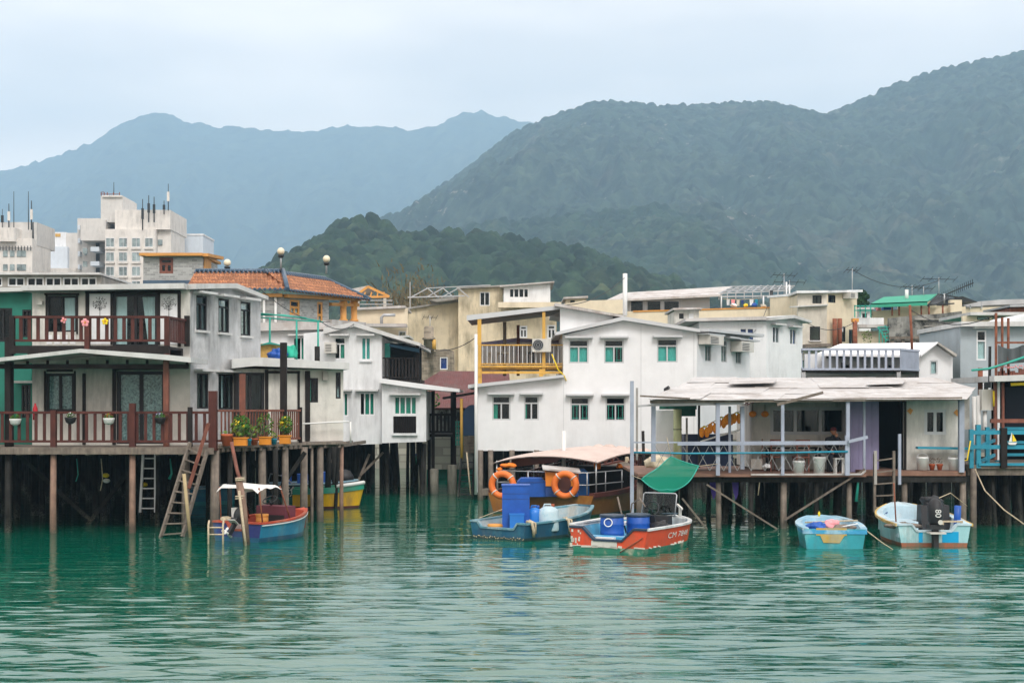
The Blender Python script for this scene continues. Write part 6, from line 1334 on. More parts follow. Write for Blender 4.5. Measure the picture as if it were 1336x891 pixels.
lowblock('rooftop_shed','rusty sheet rooftop shed at the right edge behind the rusty posts','shed',1318,1390,399,412,66,m_rust,(),m_metal,2)
wl=thing('washing_line','washing line with pale clothes on the rooftop terrace','washing line',P(960,402,79.8)); part(wl,'line',m_rope,lambda mb: mb.tube([P(943,390,79.8),P(965,391,79.8),P(994,389,79.8)],.015,4))
for k,(px,w_,h,mt) in enumerate(((948,4,8,m_white),(954,5,7,m_pink),(961,4,9,m_cream),(967,3.5,6,m_dblue),(978,5,8,m_white),(985,4,7,m_turq))): part(wl,'garment',mt,lambda mb: mb.prism([P(px,390.6,79.8),P(px+w_,390.6,79.8),P(px+w_*.9,390.6+h,79.75),P(px+w_*.5,390.6+h*.93,79.85),P(px+w_*.1,390.6+h,79.75)],(0,.02,0)))
# ================================================================== BOATS (each built in its own axes: +x to the bow, z = 0 at the water)
def hullmat(name,col,col2=None,**k):
    return M(name,col,rough=.42,var=.14,vs=2.2,obj=True,patch=.75 if col2 else 0,pcol=col2,ps=1.9,streak=.6,scol=(.13,.11,.085),**k)
def lab(t_,s,size,mat,loc,rx,rz,name='lettering',ext=.004,align='CENTER'):
    cu=bpy.data.curves.new(name,'FONT'); cu.body=s; cu.size=size; cu.extrude=ext; cu.align_x=align; cu.align_y='CENTER'
    ob=bpy.data.objects.new(name,cu); COL.objects.link(ob); dg=bpy.context.evaluated_depsgraph_get(); me=bpy.data.meshes.new_from_object(ob.evaluated_get(dg))
    bpy.data.objects.remove(ob); me.materials.clear(); me.materials.append(mat); o=bpy.data.objects.new(name,me); COL.objects.link(o); o.parent=t_; o.location=loc; o.rotation_euler=(rx,0,rz); return o
def hull_text(t_,s,st,mat,x0,z0,size,sx,flare=.84,draft=.3):
    """painted lettering laid along the curved starboard side"""
    o=lab(t_,s,size,mat,(0,0,0),0,0,ext=.0); xs=[a[0] for a in st]
    for v in o.data.vertices:
        x=x0+v.co.x*sx; z=z0+v.co.y; w=float(np.interp(x,xs,[a[1] for a in st])); zg=float(np.interp(x,xs,[a[2] for a in st]))
        v.co=(x,-w*(1-(1-flare)*min(1,(zg-z)/(zg+draft)))-.014,z)
    o.data.update(); return o
def shape(L,B,zs,zb,full=.55,tip=.1,pw=2.2,sheer=2.,n=18):
    st=[]
    for i in range(n+1):
        s=i/n; w=B/2*(.93+.07*min(1,s/.3)) if s<full else B/2*max(tip,1-((s-full)/(1-full))**pw*(1-tip)); st.append((-L/2+L*s,w,zs+(zb-zs)*s**sheer))
    return st
def hull(t_,st,mats,floor=.1,notch=None,band=.14,gw=.09,gh=.05,flare=.84,rake=.35,deck=.84,draft=.3):
    """mats: upper hull, lower band, gunwale, lining"""
    n=len(st)-1; L=st[-1][0]-st[0][0]
    def ring(x,w,zg,s):
        k=flare; r_=lambda z:1-(1-k)*min(1,(zg-z)/(zg+draft)) ; xr=lambda z: x-rake*max(0,(s-.55)/.45)**2*(zg-z)/(zg+draft)*L*.3
        return [V((xr(z),sg*w*r_(z),z)) for sg in (1,) for z in (zg,zg*.5+band*.5,band,-draft)]
    R_=[ring(x,w,z,i/n) for i,(x,w,z) in enumerate(st)]
    for lo,hi,nm,m_ in ((0,2,'hull',mats[0]),(2,3,'lower_hull',mats[1])):
        vs=[];fs=[]
        for sg in (1,-1):
            o=len(vs)
            for r_ in R_: vs+= [V((p.x,p.y*sg,p.z)) for p in r_[lo:hi+1]]
            c=hi-lo+1
            for i in range(n):
                for j in range(c-1): fs.append([o+i*c+j,o+i*c+j+1,o+(i+1)*c+j+1,o+(i+1)*c+j])
        c=hi-lo+1; e=len(vs)//2
        for j in range(c-1): fs.append([n*c+j,n*c+j+1,e+n*c+j+1,e+n*c+j])       # stem
        if lo==2:
            for i in range(n): fs.append([i*c+c-1,(i+1)*c+c-1,e+(i+1)*c+c-1,e+i*c+c-1])
        if nm=='hull': H_=MB().add(vs,fs,True).build(nm,m_,t_)
        else: MB().add(vs,fs,True).build(nm,m_,t_)
    # lining and floor
    vs=[];fs=[]
    for i,(x,w,z) in enumerate(st):
        wi=max(.02,w-gw*.9); wf=max(.015,w*.8-.05); xx=min(x,st[-1][0]-.12-rake*.2) if i>n-3 else x
        vs+=[V((xx,wi,z-.01)),V((xx-(.25*L*.1 if i>n*.7 else 0),wf,floor)),V((xx-(.25*L*.1 if i>n*.7 else 0),-wf,floor)),V((xx,-wi,z-.01))]
    for i in range(n):
        for j in range(3): fs.append([i*4+j,i*4+j+1,(i+1)*4+j+1,(i+1)*4+j])
    fs.append([n*4,n*4+1,n*4+2,n*4+3])
    MB().add(vs,fs,False).build('lining',mats[3],t_)
    # gunwale
    vs=[];fs=[]
    for sg in (1,-1):
        o=len(vs)
        for x,w,z in st: vs+=[V((x,sg*(w+.03),z+gh*.6)),V((x,sg*max(.0,w-gw),z+gh*.6)),V((x,sg*max(.0,w-gw),z-gh*.4)),V((x,sg*(w+.03),z-gh*.4))]
        for i in range(n):
            for j in range(4): fs.append([o+i*4+j,o+i*4+(j+1)%4,o+(i+1)*4+(j+1)%4,o+(i+1)*4+j])
        fs.append([o,o+1,o+2,o+3])
    e=len(vs)//2; a=n*4; fs+= [[a,a+1,e+a+1,e+a],[a+3,a,e+a,e+a+3],[a+2,a+1,e+a+1,e+a+2],[a+2,a+3,e+a+3,e+a+2]]
    MB().add(vs,fs,False).build('gunwale',mats[2],t_)
    if deck<1:
        i0=int(n*deck); vs=[];fs=[]
        for i in range(i0,n+1): x,w,z=st[i]; vs+=[V((x,w-.03,z+.012)),V((x,0,z+.05)),V((x,-w+.03,z+.012))]
        for i in range(n-i0):
            for j in range(2): fs.append([i*3+j,i*3+j+1,(i+1)*3+j+1,(i+1)*3+j])
        x,w,z=st[i0]; o=len(vs); vs+=[V((x,w-.05,floor)),V((x,-w+.05,floor))]; fs.append([0,1,2,o+1,o])
        MB().add(vs,fs,False).build('foredeck',mats[4] if len(mats)>4 else mats[2],t_,norm=False)
    # transom
    x,w,z=st[0]; r_=1-(1-flare); k=lambda q:1-(1-flare)*min(1,(z-q)/(z+draft))
    top=[(w,z)]+([(notch[0]*w,z),(notch[1]*w,z-notch[2]),(-notch[1]*w,z-notch[2]),(-notch[0]*w,z)] if notch else [])+[(-w,z)]
    up=top+[(-w*k(band),band),(w*k(band),band)]
    MB().prism([(x-.002,p,q) for p,q in up],(.07,0,0)).build('transom',mats[5] if len(mats)>5 else mats[0],t_)
    MB().prism([(x-.002,w*k(band),band-.002),(x-.002,-w*k(band),band-.002),(x-.002,-w*flare,-draft),(x-.002,w*flare,-draft)],(.06,0,0)).build('lower_transom',mats[1],t_)
    mb=MB()
    for (a,b),(c,d) in zip(top[:-1],top[1:]):
        mb.beam((x+.03,a,b+.01),(x+.03,c,d+.01),.13,.05,up=(1,0,0) if abs(a-c)<abs(b-d)*.4 else (0,0,1))
    if notch: mb.build('transom_rim',mats[6] if len(mats)>6 else mats[2],t_)
def boat(name,label,px,Y,L,rz,cat='boat'):
    d=V((math.cos(rz),math.sin(rz),0)); c=V((X(px,Y),Y,0))+d*L/2
    t_=thing(name,label,cat,c,None,rz=rz); ROOT[t_.name]=(c,rz); return t_
ROOT={}
def onb(t_,x,y,z): c,rz=ROOT[t_.name]; return c+V((x*math.cos(rz)-y*math.sin(rz),x*math.sin(rz)+y*math.cos(rz),z))
def outboard(t_,x,y,z,s=1.,tilt=0.,mat=None,mark=None):
    mat=mat or m_black; rm=Matrix.Rotation(tilt,3,'Y'); T=lambda mb:[mb.v.__setitem__(i,V((x,y,z))+rm@(p*s)) for i,p in enumerate(mb.v)] and mb
    mb=MB(); mb.ball((-.12,0,.30),(.20,.17,.30),16,12)
    for i,p in enumerate(mb.v): mb.v[i]=V((p.x,max(-.145,min(.145,p.y)),max(.03,p.z)))
    e=T(mb).build('engine',mat,t_)
    T(MB().box((-.26,-.14,-.03),(.03,.14,.06))).build('bracket',m_dkmetal,e); T(MB().prism([(-.2,-.05,-.03),(-.02,-.05,-.03),(-.06,-.05,-.62),(-.22,-.05,-.62)],(0,.1,0))).build('leg',mat,e)
    mb=MB(); mb.tube([(-.42,0,-.6),(-.0,0,-.6)],[.03,.06],8)
    for k in range(3):
        q=2*math.pi*k/3; mb.ball((-.40,.09*math.cos(q),-.6+.09*math.sin(q)),(.02,.05+.03*abs(math.cos(q)),.05+.03*abs(math.sin(q))),8,6)
    T(mb).build('propeller',m_wplast if tilt else m_metal,e)
    T(MB().box((-.36,-.16,-.12),(-.05,.16,-.09))).build('plate',m_acw,e)
    if mark:
        o=lab(e,mark,.17*s,m_wplast,V((x,y,z))+rm@(V((-.325,.0,.30))*s),R(90),R(-90)); o.rotation_euler=(R(90),R(90),R(-90))
        T(MB().tube([(-.328,-.05,.12),(-.334,-.05,.12)],.05,14)).build('emblem',m_acw,e)
def drum(name,label,pos,r,h,mat,rim=None,group=None,cat='drum',s=1):
    t_=thing(name,label,cat,pos,group); MB().lathe([(r*.93,0),(r,.05),(r,h*.3),(r*1.03,h*.33),(r,h*.36),(r,h*.64),(r*1.03,h*.67),(r,h*.7),(r*.98,h-.03),(r*.9,h)],pos,20).build('body',mat,t_)
    MB().lathe([(r*1.0,h-.05),(r*1.05,h-.04),(r*1.05,h+.02),(r*.95,h+.025),(.01,h+.02)],pos,20).build('rim' if rim else 'lid',rim or mat,t_); return t_
def jerry(label,pos,w_,h,mat,cap=None):
    t_=thing('jerrycan',label,'container',pos); MB().lathe([(w_*.46,0),(w_*.5,.03),(w_*.5,h*.72),(w_*.44,h*.85),(w_*.25,h*.95),(w_*.18,h*.97)],pos,18,sy=.8).build('body',mat,t_)
    MB().tube([pos+V((w_*.2,0,h*.93)),pos+V((w_*.2,0,h*1.05))],.05,10).build('cap',cap or m_terra,t_); MB().tube([pos+V((-w_*.3,0,h*.86)),pos+V((-w_*.2,0,h*1.04)),pos+V((w_*.1,0,h*1.04)),pos+V((w_*.12,0,h*.92))],.025,6).build('handle',mat,t_); return t_
m_lblue=hullmat('light_blue_lining',(.05,.33,.55),(.35,.5,.6)); m_wgun=hullmat('white_gunwale',(.66,.68,.68),(.42,.45,.46)); m_bgun=M('dark_blue_trim',(.02,.04,.07),rough=.4)
# ---- red boat
rbt=boat('motorboat','red motorboat with sky blue inside and two blue drums',793,34.9,4.2,R(60))
m_rhull=hullmat('red_hull',(.66,.070,.022),(.56,.09,.03)); m_ghull=hullmat('green_waterline',(.02,.19,.12),(.55,.55,.40))
st=shape(4.2,2.28,.60,.62,.48,.12,2.0)
hull(rbt,st,[m_rhull,m_ghull,m_wgun,m_lblue,m_wgun,m_rhull,m_bgun],notch=(.66,.36,.30),floor=.16)
part(rbt,'cream_patch',m_acw,lambda mb: mb.box((-2.115,-.25,.13),(-2.103,.45,.29)))
rnd=random.Random(8); m_chip=M('flaked_white_paint',(.62,.60,.52),var=.2,rough=.7)
def f(mb):
    for i in range(11):
        if rnd.random()<.3: continue
        a,b=st[i],st[i+1]; e=rnd.uniform(.5,1.05); z0,z1=.15+rnd.uniform(-.02,.03),.15+rnd.uniform(-.02,.03); mb.beam((a[0],-a[1]*.918-.012,z0),(a[0]+(b[0]-a[0])*e,-(a[1]+(b[1]-a[1])*e)*.918-.012,z1),.012,rnd.uniform(.02,.06))
    k=-1.0
    while k<1.0:
        e=k+rnd.uniform(.08,.3); 
        if rnd.random()<.75: mb.beam((-2.11,k,.15+rnd.uniform(-.02,.02)),(-2.11,min(1.02,e),.15+rnd.uniform(-.02,.02)),.010,rnd.uniform(.02,.06))
        k=e+.02
    for _ in range(13):
        y,z=rnd.uniform(.75,1.05),rnd.uniform(.15,.52); q=rnd.uniform(.01,.035); mb.box((-2.112,y-q,z-q*1.4),(-2.103,y+q,z+q*1.4))
part(rbt,'flaked_edge',m_chip,f)
a,b=st[11],st[15]; ang=math.atan2(-(b[1]-a[1]),b[0]-a[0])
m_txt=M('white_hull_paint',(.72,.70,.66),rough=.6)
hull_text(rbt,'CM 7848',st,m_txt,-.3,.38,.20,1.75)
part(rbt,'thwart',m_lblue,lambda mb:(mb.box((-1.75,-.8,.14),(-1.3,.8,.36)),mb.box((.9,-.7,.14),(1.2,.7,.42))))
part(rbt,'inner_board',m_wgun,lambda mb: mb.beam((-1.95,1.08,.66),(1.0,1.1,.68),.16,.04)); part(rbt,'transom_step',m_wplast,lambda mb: mb.box((-1.9,-.05,.30),(-1.75,.45,.36)))
part(rbt,'exhaust_pipe',m_rust,lambda mb: mb.tube([(-2.15,-.35,.03),(-2.13,-.95,.42)],.014,6))
cs=part(rbt,'console',m_black,lambda mb: mb.prism([(.55,-.4,.16),(.95,-.4,.16),(.9,-.4,.74),(.65,-.4,.74)],(0,.75,0)))
part(cs,'windshield',m_gclear,lambda mb: mb.prism([(.86,-.50,.78),(.86,.45,.78),(.98,.45,1.28),(.98,-.50,1.28)],(.012,0,0)))
part(cs,'windshield_frame',m_metal,lambda mb: mb.tube([(.85,-.50,.74),(.98,-.50,1.27),(.985,-.46,1.31),(.985,.41,1.31),(.98,.45,1.27),(.85,.45,.74)],.018,6))
part(cs,'steering_wheel',m_dkmetal,lambda mb:(mb.torus((.45,0,.92),.22,.018,(0,1,0),(.5,0,.85),22,6),mb.beam((.45,-.22,.92),(.45,.22,.92),.02),mb.tube([(.45,0,.92),(.6,0,.75)],.025,6)))
part(rbt,'seat',m_black,lambda mb:(mb.box((-.15,-.4,.16),(.2,.35,.52)),mb.prism([(-.2,-.42,.5),(-.08,-.42,.5),(-.2,-.42,.82),(-.28,-.42,.82)],(0,.35,0))))
part(rbt,'seat_cushion',m_wplast,lambda mb: mb.box((-.12,.1,.52),(.22,.7,.6)))
part(rbt,'bow_mat',m_bgun,lambda mb:[mb.prism([(1.45,-.3,.725),(1.85,-.15,.73),(1.85,.1,.73),(1.45,.2,.725)],(0,0,.01))]); part(rbt,'bow_cleat',m_acw,lambda mb:(mb.beam((1.2,-.5,.7),(1.2,-.5,.95),.06),mb.beam((1.1,-.6,.9),(1.35,-.35,1.0),.05)))
part(rbt,'tools',m_weath,lambda mb:(mb.tube([(.1,.55,.3),(-.1,.7,1.25)],.025,6),mb.tube([(.3,.6,.3),(.35,.5,1.05),(.2,.2,1.2),(.1,.0,1.0)],.02,6)))
drum('drum','blue plastic drum with a white cord on its rim in the red boat',onb(rbt,-1.0,.42,.18),.30,.66,m_blue,m_bgun,'blue drums in the red boat'); drum('drum','blue plastic drum nearer the steering console of the red boat',onb(rbt,-.45,-.05,.18),.30,.66,m_blue,m_bgun,'blue drums in the red boat')
p_=onb(rbt,-1.0,.42,.18); one(MB().torus(p_+V((-.12,-.33,.5)),.1,.014,(1,0,0),(0,.2,1),16,5),'cord',m_wplast,'loop of white cord hanging on the blue drum','cord')
bundle('tarpaulin','black rubber sheet heaped beside the blue drums','sheet',onb(rbt,-.15,-.55,.5),(.36,.3,.2),m_black,7)
# ---- dark blue work boat
bbt=boat('rowing_boat','dark blue workboat loaded with a tall blue box and jerrycans',649,38.4,3.9,R(50))
m_bhull=hullmat('ocean_blue_hull',(.010,.085,.16),(.03,.16,.22)); m_bgw=hullmat('blue_grey_gunwale',(.10,.26,.33),(.4,.5,.52)); m_dkgr=hullmat('dark_waterline',(.015,.055,.055))
st=shape(3.9,2.1,.46,.72,.45,.3,2.2)
hull(bbt,st,[m_bhull,m_dkgr,m_bgw,hullmat('grey_blue_lining',(.30,.40,.44),(.5,.5,.45)),m_bgw,m_bhull,m_bgw],notch=(.72,.6,.16),floor=.16,deck=1.1,band=.08)
part(bbt,'barnacles',M('barnacle_crust',(.45,.38,.25),var=.5,vs=9,rough=.95),lambda mb:[mb.ball((-1.957,-.93+.058*k+random.Random(k).uniform(-.02,.02),.06+random.Random(k+50).uniform(-.03,.03)),(.012,.022,.016),5,4) for k in range(32)])
part(bbt,'thwart',MATS['grey_blue_lining'],lambda mb:(mb.box((-1.85,-.88,.17),(-1.1,.88,.30)),mb.box((.9,-.6,.3),(1.25,.6,.36))))
def f(mb):
    for x_,y_ in (XY,): mb.tube([(x_,y_+.1,.52),(x_,y_-.08,.5),(x_+.05,y_-.10,.28),(x_+.1,y_-.06,.12)],.045,7); mb.tube([(x_+.1,y_+.1,.55),(x_+.12,y_-.10,.48),(x_+.14,y_-.09,.2)],.03,6)
for XY in ((-1.75,-.96),(-.3,-1.06)): part(bbt,'fender_rope',m_rope,f)
drum_y=0
bx=thing('storage_box','tall royal blue box with door seams standing in the dark blue workboat','box',onb(bbt,-1.25,.05,.3))
o=onb(bbt,-1.25,.05,.3); cx=X(673,o.y); wd=(X(691,o.y)-X(655.5,o.y))/2
part(bx,'body',m_blue,lambda mb: mb.box((cx-wd,o.y-.3,.28),(cx+wd,o.y+.4,Z(634,o.y-.3)))); part(bx,'door_seam',m_dblue,lambda mb:[mb.box((cx-wd+.01,o.y-.306,z_-.006),(cx+wd-.01,o.y-.299,z_+.006)) for z_ in (Z(650,o.y),Z(643,o.y))]); part(bx,'lid',m_blue,lambda mb: mb.box((cx-wd-.02,o.y-.32,Z(634,o.y-.3)+.002),(cx+wd+.02,o.y+.42,Z(634,o.y-.3)+.03)))
ck=thing('crate','small bright blue crate against the tall royal blue box','crate',(X(674.5,o.y-.4),o.y-.4,.3)); part(ck,'body',M('bright_blue_plastic',(.02,.17,.55),var=.15,rough=.35),lambda mb: mb.box((X(665,o.y-.4),o.y-.62,.3),(X(683.5,o.y-.4),o.y-.34,.66))); part(ck,'rim',MATS['bright_blue_plastic'],lambda mb: mb.box((X(664.3,o.y-.4),o.y-.63,.66),(X(684.2,o.y-.4),o.y-.33,.70)))
yq=o.y+.1
jerry('blue ribbed jerrycan between the tall box and the white jerrycan',V((X(697.5,yq),yq-.2,.2)),.40,.66,MATS['bright_blue_plastic'],m_blue)
jerry('cloudy white and blue jerrycan in the middle of the workboat',V((X(715.5,yq),yq-.25,.2)),.56,.70,M('milky_blue_plastic',(.50,.64,.70),var=.2,patch=.7,pcol=(.12,.42,.55),ps=2.2,rough=.45))
one(MB().lathe([(.2,0),(.22,.04),(.2,.09),(.08,.1)],onb(bbt,-1.75,.25,.31),16),'float',m_orange,'flat orange float lying in the stern of the workboat','float')
one(MB().tube([onb(bbt,-1.9,.7,.55),V((X(680,42),42,Z(655,42))),V((X(690,45),45,Z(640,45)))],.012,4),'rope',m_rope,'thin mooring line from the workboat stern to the brown boat','rope')
# ---- brown fishing boat
brb=boat('fishing_boat','broad brown fishing boat with a pinkish canopy and orange lifebuoys',704,47.3,6.6,R(60))
m_bro=hullmat('varnished_brown_hull',(.30,.12,.025),(.40,.19,.04)); m_brd=M('dark_brown_rim',(.10,.03,.022),var=.2,rough=.45)
st=shape(6.6,4.3,.68,1.5,.5,.12,2.0,2.4)
hull(brb,st,[m_bro,hullmat('green_bottom',(.03,.08,.06)),m_brd,m_weath,m_weath,m_bro,m_brd],floor=.3,gw=.16,gh=.14,band=.05,deck=.8)
part(brb,'corner_post',m_weath,lambda mb: mb.box((-3.36,1.98,.58),(-3.1,2.22,.80)))
def f(mb):
    for sg in (SG,):
        for i in range(8,18):
            for k in range(2):
                a=V((st[i][0],sg*(st[i][1]-.02),st[i][2])); b=V((st[i+1][0],sg*(st[i+1][1]-.02),st[i+1][2])); p=a+(b-a)*(k*.5); q=a+(b-a)*(k*.5+.5); up=V((0,0,.07)); h_=V((0,0,.43))
                mb.beam(p+up,q+h_,.03); mb.beam(p+h_,q+up,.03); mb.beam(p+up,p+h_,.04)
for SG in (1,-1):
    bw=part(brb,'bulwark',m_brd,lambda mb:[mb.beam((st[i][0],SG*(st[i][1]-.02),st[i][2]+.46),(st[i+1][0],SG*(st[i+1][1]-.02),st[i+1][2]+.46),.08,.07) for i in range(8,18)]+([mb.beam((st[18][0],st[18][1],st[18][2]+.46),(st[18][0],-st[18][1],st[18][2]+.46),.08,.07)] if SG>0 else []))
    part(bw,'lattice',m_brd,f)
rl=part(brb,'rail',m_metal,lambda mb:[mb.tube([(-3.15,1.7,z_),(-3.2,-1.72,z_),(-.6,-1.78,z_)],.022,6) for z_ in (1.02,1.42)]+[mb.tube([(-3.15,1.7,z_),(-.6,1.8,z_)],.022,6) for z_ in (1.02,1.42)]+[mb.tube([(x_,y_,.7),(x_,y_,1.42)],.022,6) for x_,y_ in ((-3.17,1.7),(-3.19,.5),(-3.2,-.6),(-3.2,-1.72),(-1.9,-1.75),(-.7,-1.78),(-1.9,1.75))])
cp=[]; fs=[]; nu,nv=14,12
for i in range(nu+1):
    for j in range(nv+1):
        u,v=i/nu,j/nv; x=-2.9+4.9*u; y=2.05-4.0*v; z=1.86+.32*math.sin(math.pi*min(1,u*.62+.12))-.20*abs(2*v-1)**2.2+.02*math.sin(7*u+5*v)-.12*(1-u)*(1-v)
        cp.append(V((x,y,z)))
for i in range(nu):
    for j in range(nv): k=i*(nv+1)+j; fs.append([k,k+1,k+nv+2,k+nv+1])
m_canvas=M('pinkish_canvas',(.58,.47,.42),var=.08,streak=.3,scol=(.36,.26,.22),rough=.9)
mb=MB().add(cp,fs,True); o_=len(mb.v); mb.add([p-V((0,0,.03)) for p in cp],[f_[::-1] for f_ in fs],True)
mb.build('canopy',m_canvas,brb,norm=False)
mb=MB()
for k in range(9): y=1.8-3.6*k/8; mb.ball((2.0+.05*math.sin(k*3),y,2.02-.16*abs(y/1.9)**2+.03*math.sin(k*5)),(.20,.30,.17),10,7)
for i,p in enumerate(mb.v): mb.v[i]=p+V((0,0,1))*.05*mnoise.noise(p*5)
mb.build('rolled_canvas',m_canvas,brb)
part(brb,'canopy_post',m_metal,lambda mb:[mb.tube([(x_,y_,.7),(x_,y_,z_)],.03,6) for x_,y_,z_ in ((-2.8,1.95,1.74),(-2.8,-1.85,1.82),(-.2,-1.88,1.98),(-.2,1.95,1.98),(1.9,1.6,1.95),(1.9,-1.6,1.95))])
part(brb,'mast',m_wplast,lambda mb: mb.tube([(-1.2,.2,.5),(-1.2,.2,2.75)],.075,8)); part(brb,'dark_pole',m_dark,lambda mb: mb.tube([(.3,-2.2,-.5),(.1,-2.2,2.75)],.055,7))
part(brb,'bow_fender',m_rope,lambda mb: mb.tube([(3.25,-.1,1.7),(3.42,-.05,1.3),(3.38,0,.8),(3.2,0,.4)],[.07,.12,.12,.08],8))
part(brb,'hull_fender',m_tgreen,lambda mb:mb.beam((.1,-2.2,.0),(.1,-2.2,.85),.16,.06))
part(brb,'dark_blind',m_brd,lambda mb: mb.prism([(-2.6,1.5,1.80),(-2.6,-.6,1.95),(-2.55,-.2,1.72),(-2.55,1.5,1.52)],(.05,0,0)))
part(brb,'dark_tank',m_black,lambda mb: mb.box((1.0,-1.2,.5),(2.2,1.1,1.45)))
def ringbuoy(px,py,Y,label,rr=.36):
    c=P(px,py,Y); t_=thing('lifebuoy',label,'lifebuoy',c,'lifebuoys on the brown fishing boat'); MB().torus(c,rr,.105,(.95,-.3,0),(0,0,1),32,12).build('ring',m_oring,t_)
    ax=V((.95,-.3,0)).normalized()
    part(t_,'band',m_acw,lambda mb:[mb.torus(c+ax*rr*math.cos(q)+V((0,0,rr*math.sin(q))),.108,.02,(ax*math.cos(q)+V((0,0,math.sin(q)))),(.3,.95,0),14,6) for q in (R(40),R(130),R(220),R(310))])
ringbuoy(655.5,632.5,45.7,'orange lifebuoy at the left rail of the brown boat'); ringbuoy(737.5,632.5,45.9,'orange lifebuoy hanging in front of the orange box')
for nm,lb,r_,Y,d,mt in (('tarpaulin_box','long blue tarpaulin covered box on the brown boat deck',(674,713,624,648),46.6,.9,m_blue),('storage_box','bright blue hooded box behind the orange box',(738,769,612,646),48.2,.9,MATS['bright_blue_plastic'])):
    t_=thing(nm,lb,'box',P((r_[0]+r_[1])/2,r_[3],Y)); a,b=P(r_[0],r_[3],Y),P(r_[1],r_[2],Y)
    part(t_,'body',mt,lambda mb: mb.prism([a,V((b.x,Y,a.z)),V((b.x-.02,Y,b.z-.12)),V((b.x-.15,Y,b.z)),V((a.x+.15,Y,b.z)),V((a.x+.02,Y,b.z-.12))],(0,d,0)))
    part(t_,'cover_seam',m_dblue,lambda mb: mb.box((a.x+.02,Y-.012,b.z-.14),(b.x-.02,Y-.001,b.z-.12)))
t_=thing('cabin_box','orange cabin box with an inner dark hatch on the brown boat','box',P(733,646,46.3)); a,b=P(712,648,46.3),P(755,615,46.3)
part(t_,'body',M('orange_cabin',(.72,.22,.02),var=.12,rough=.5),lambda mb:(mb.box((a.x,46.35,Z(634,46.35)),(b.x,47.4,b.z-.02)),))
part(t_,'roof',m_roofw,lambda mb: mb.prism([(a.x-.1,46.15,b.z+.06),(b.x+.06,46.15,b.z-.06),(b.x+.06,47.5,b.z+.02),(a.x-.1,47.5,b.z+.12)],(0,0,.05))); part(t_,'base',m_dblue,lambda mb: mb.box((a.x,46.4,a.z),(b.x,47.4,Z(634.2,46.35)))); part(t_,'hatch',m_brd,lambda mb: mb.tube([P(733,631,46.34),P(733,631,46.3)],.3,20))
for px,py,r_,lb in ((664,607,(.26,.2,.10),'bunch of orange life vests under the left end of the canopy'),(652,613,(.10,.1,.1),'orange float hanging at the left canopy post'),(779,609,(.12,.1,.22),'orange pennant cloth hanging by the dark boat pole'),(808,608,(.10,.1,.1),'round orange float under the rolled canvas')): bundle('life_vest' if 'vests' in lb else 'float' if 'float' in lb else 'cloth',lb,'float' if 'float' in lb else 'cloth',P(px,py,48.3 if px<700 else 49.0),r_,M('orange_cloth',(.78,.20,.02),var=.2,rough=.8) if 'orange_cloth' not in MATS else MATS['orange_cloth'],px)
# ---- small turquoise boat
m_tq=hullmat('turquoise_hull',(.03,.30,.36),(.12,.45,.48)); m_sky=hullmat('sky_blue_paint',(.05,.33,.58),(.4,.6,.7)); m_pgun=hullmat('pale_blue_gunwale',(.30,.52,.66),(.55,.66,.70))
tb_=boat('dinghy','small turquoise dinghy with a flaking yellow patch on its stern',1089,35.9,2.9,R(84))
st=shape(2.9,1.66,.50,.60,.4,.45,2.2)
hull(tb_,st,[m_sky,m_tq,m_pgun,m_pgun,m_pgun,m_tq,m_pgun],floor=.2,band=.36,deck=.86,gw=.13)
part(tb_,'yellow_patch',hullmat('flaking_yellow',(.55,.36,.07),(.40,.38,.25)),lambda mb:(mb.box((-1.465,-.30,.34),(-1.455,.46,.53)),mb.prism([(-1.46,-.24,.34),(-1.46,.36,.34),(-1.46,.28,.16),(-1.46,-.12,.15)],(-.012,0,0))))
part(tb_,'rub_strip',m_sky,lambda mb: mb.beam((-1.46,-.8,.43),(-1.46,.8,.43),.02,.1))
part(tb_,'thwart',m_pgun,lambda mb: mb.box((.1,-.7,.38),(.35,.7,.43)))
for a,b,c_,r_,mt,lb in ((-.5,.35,.48,(.25,.2,.13),m_blue,'blue bag lying in the turquoise dinghy'),(-.2,-.1,.5,(.2,.16,.14),m_pink,'red and pink cloth in the middle of the turquoise dinghy'),(-.6,-.35,.46,(.3,.2,.1),m_weath,'brown coil of net in the turquoise dinghy stern')): bundle('bag' if 'bag' in lb else 'cloth' if 'cloth' in lb else 'net',lb,'bag' if 'bag' in lb else 'cloth' if 'cloth' in lb else 'net',onb(tb_,a,b,c_),r_,mt,a*9)
one(MB().tube([onb(tb_,.0,.6,.55),onb(tb_,-.1,-.75,.62)],.022,6),'oar',m_rope,'pale wooden pole laid across the turquoise dinghy','pole'); one(MB().tube([onb(tb_,-.6,-.1,.45),onb(tb_,-.9,-.65,.6)],.018,5),'stick',m_white,'short white stick beside the cloth in the dinghy','stick')
one(MB().lathe([(.03,0),(.033,.09),(.012,.12),(.012,.14)],onb(tb_,1.2,.1,.62),10),'bottle',m_yel,'small yellow bottle on the turquoise dinghy bow','bottle')
one(MB().tube([onb(tb_,-1.4,-.75,.5),onb(tb_,-1.5,-1.2,.15),onb(tb_,-1.4,-1.6,-.1)],.014,4),'rope',m_rope,'thin mooring line from the turquoise dinghy into the water','rope')
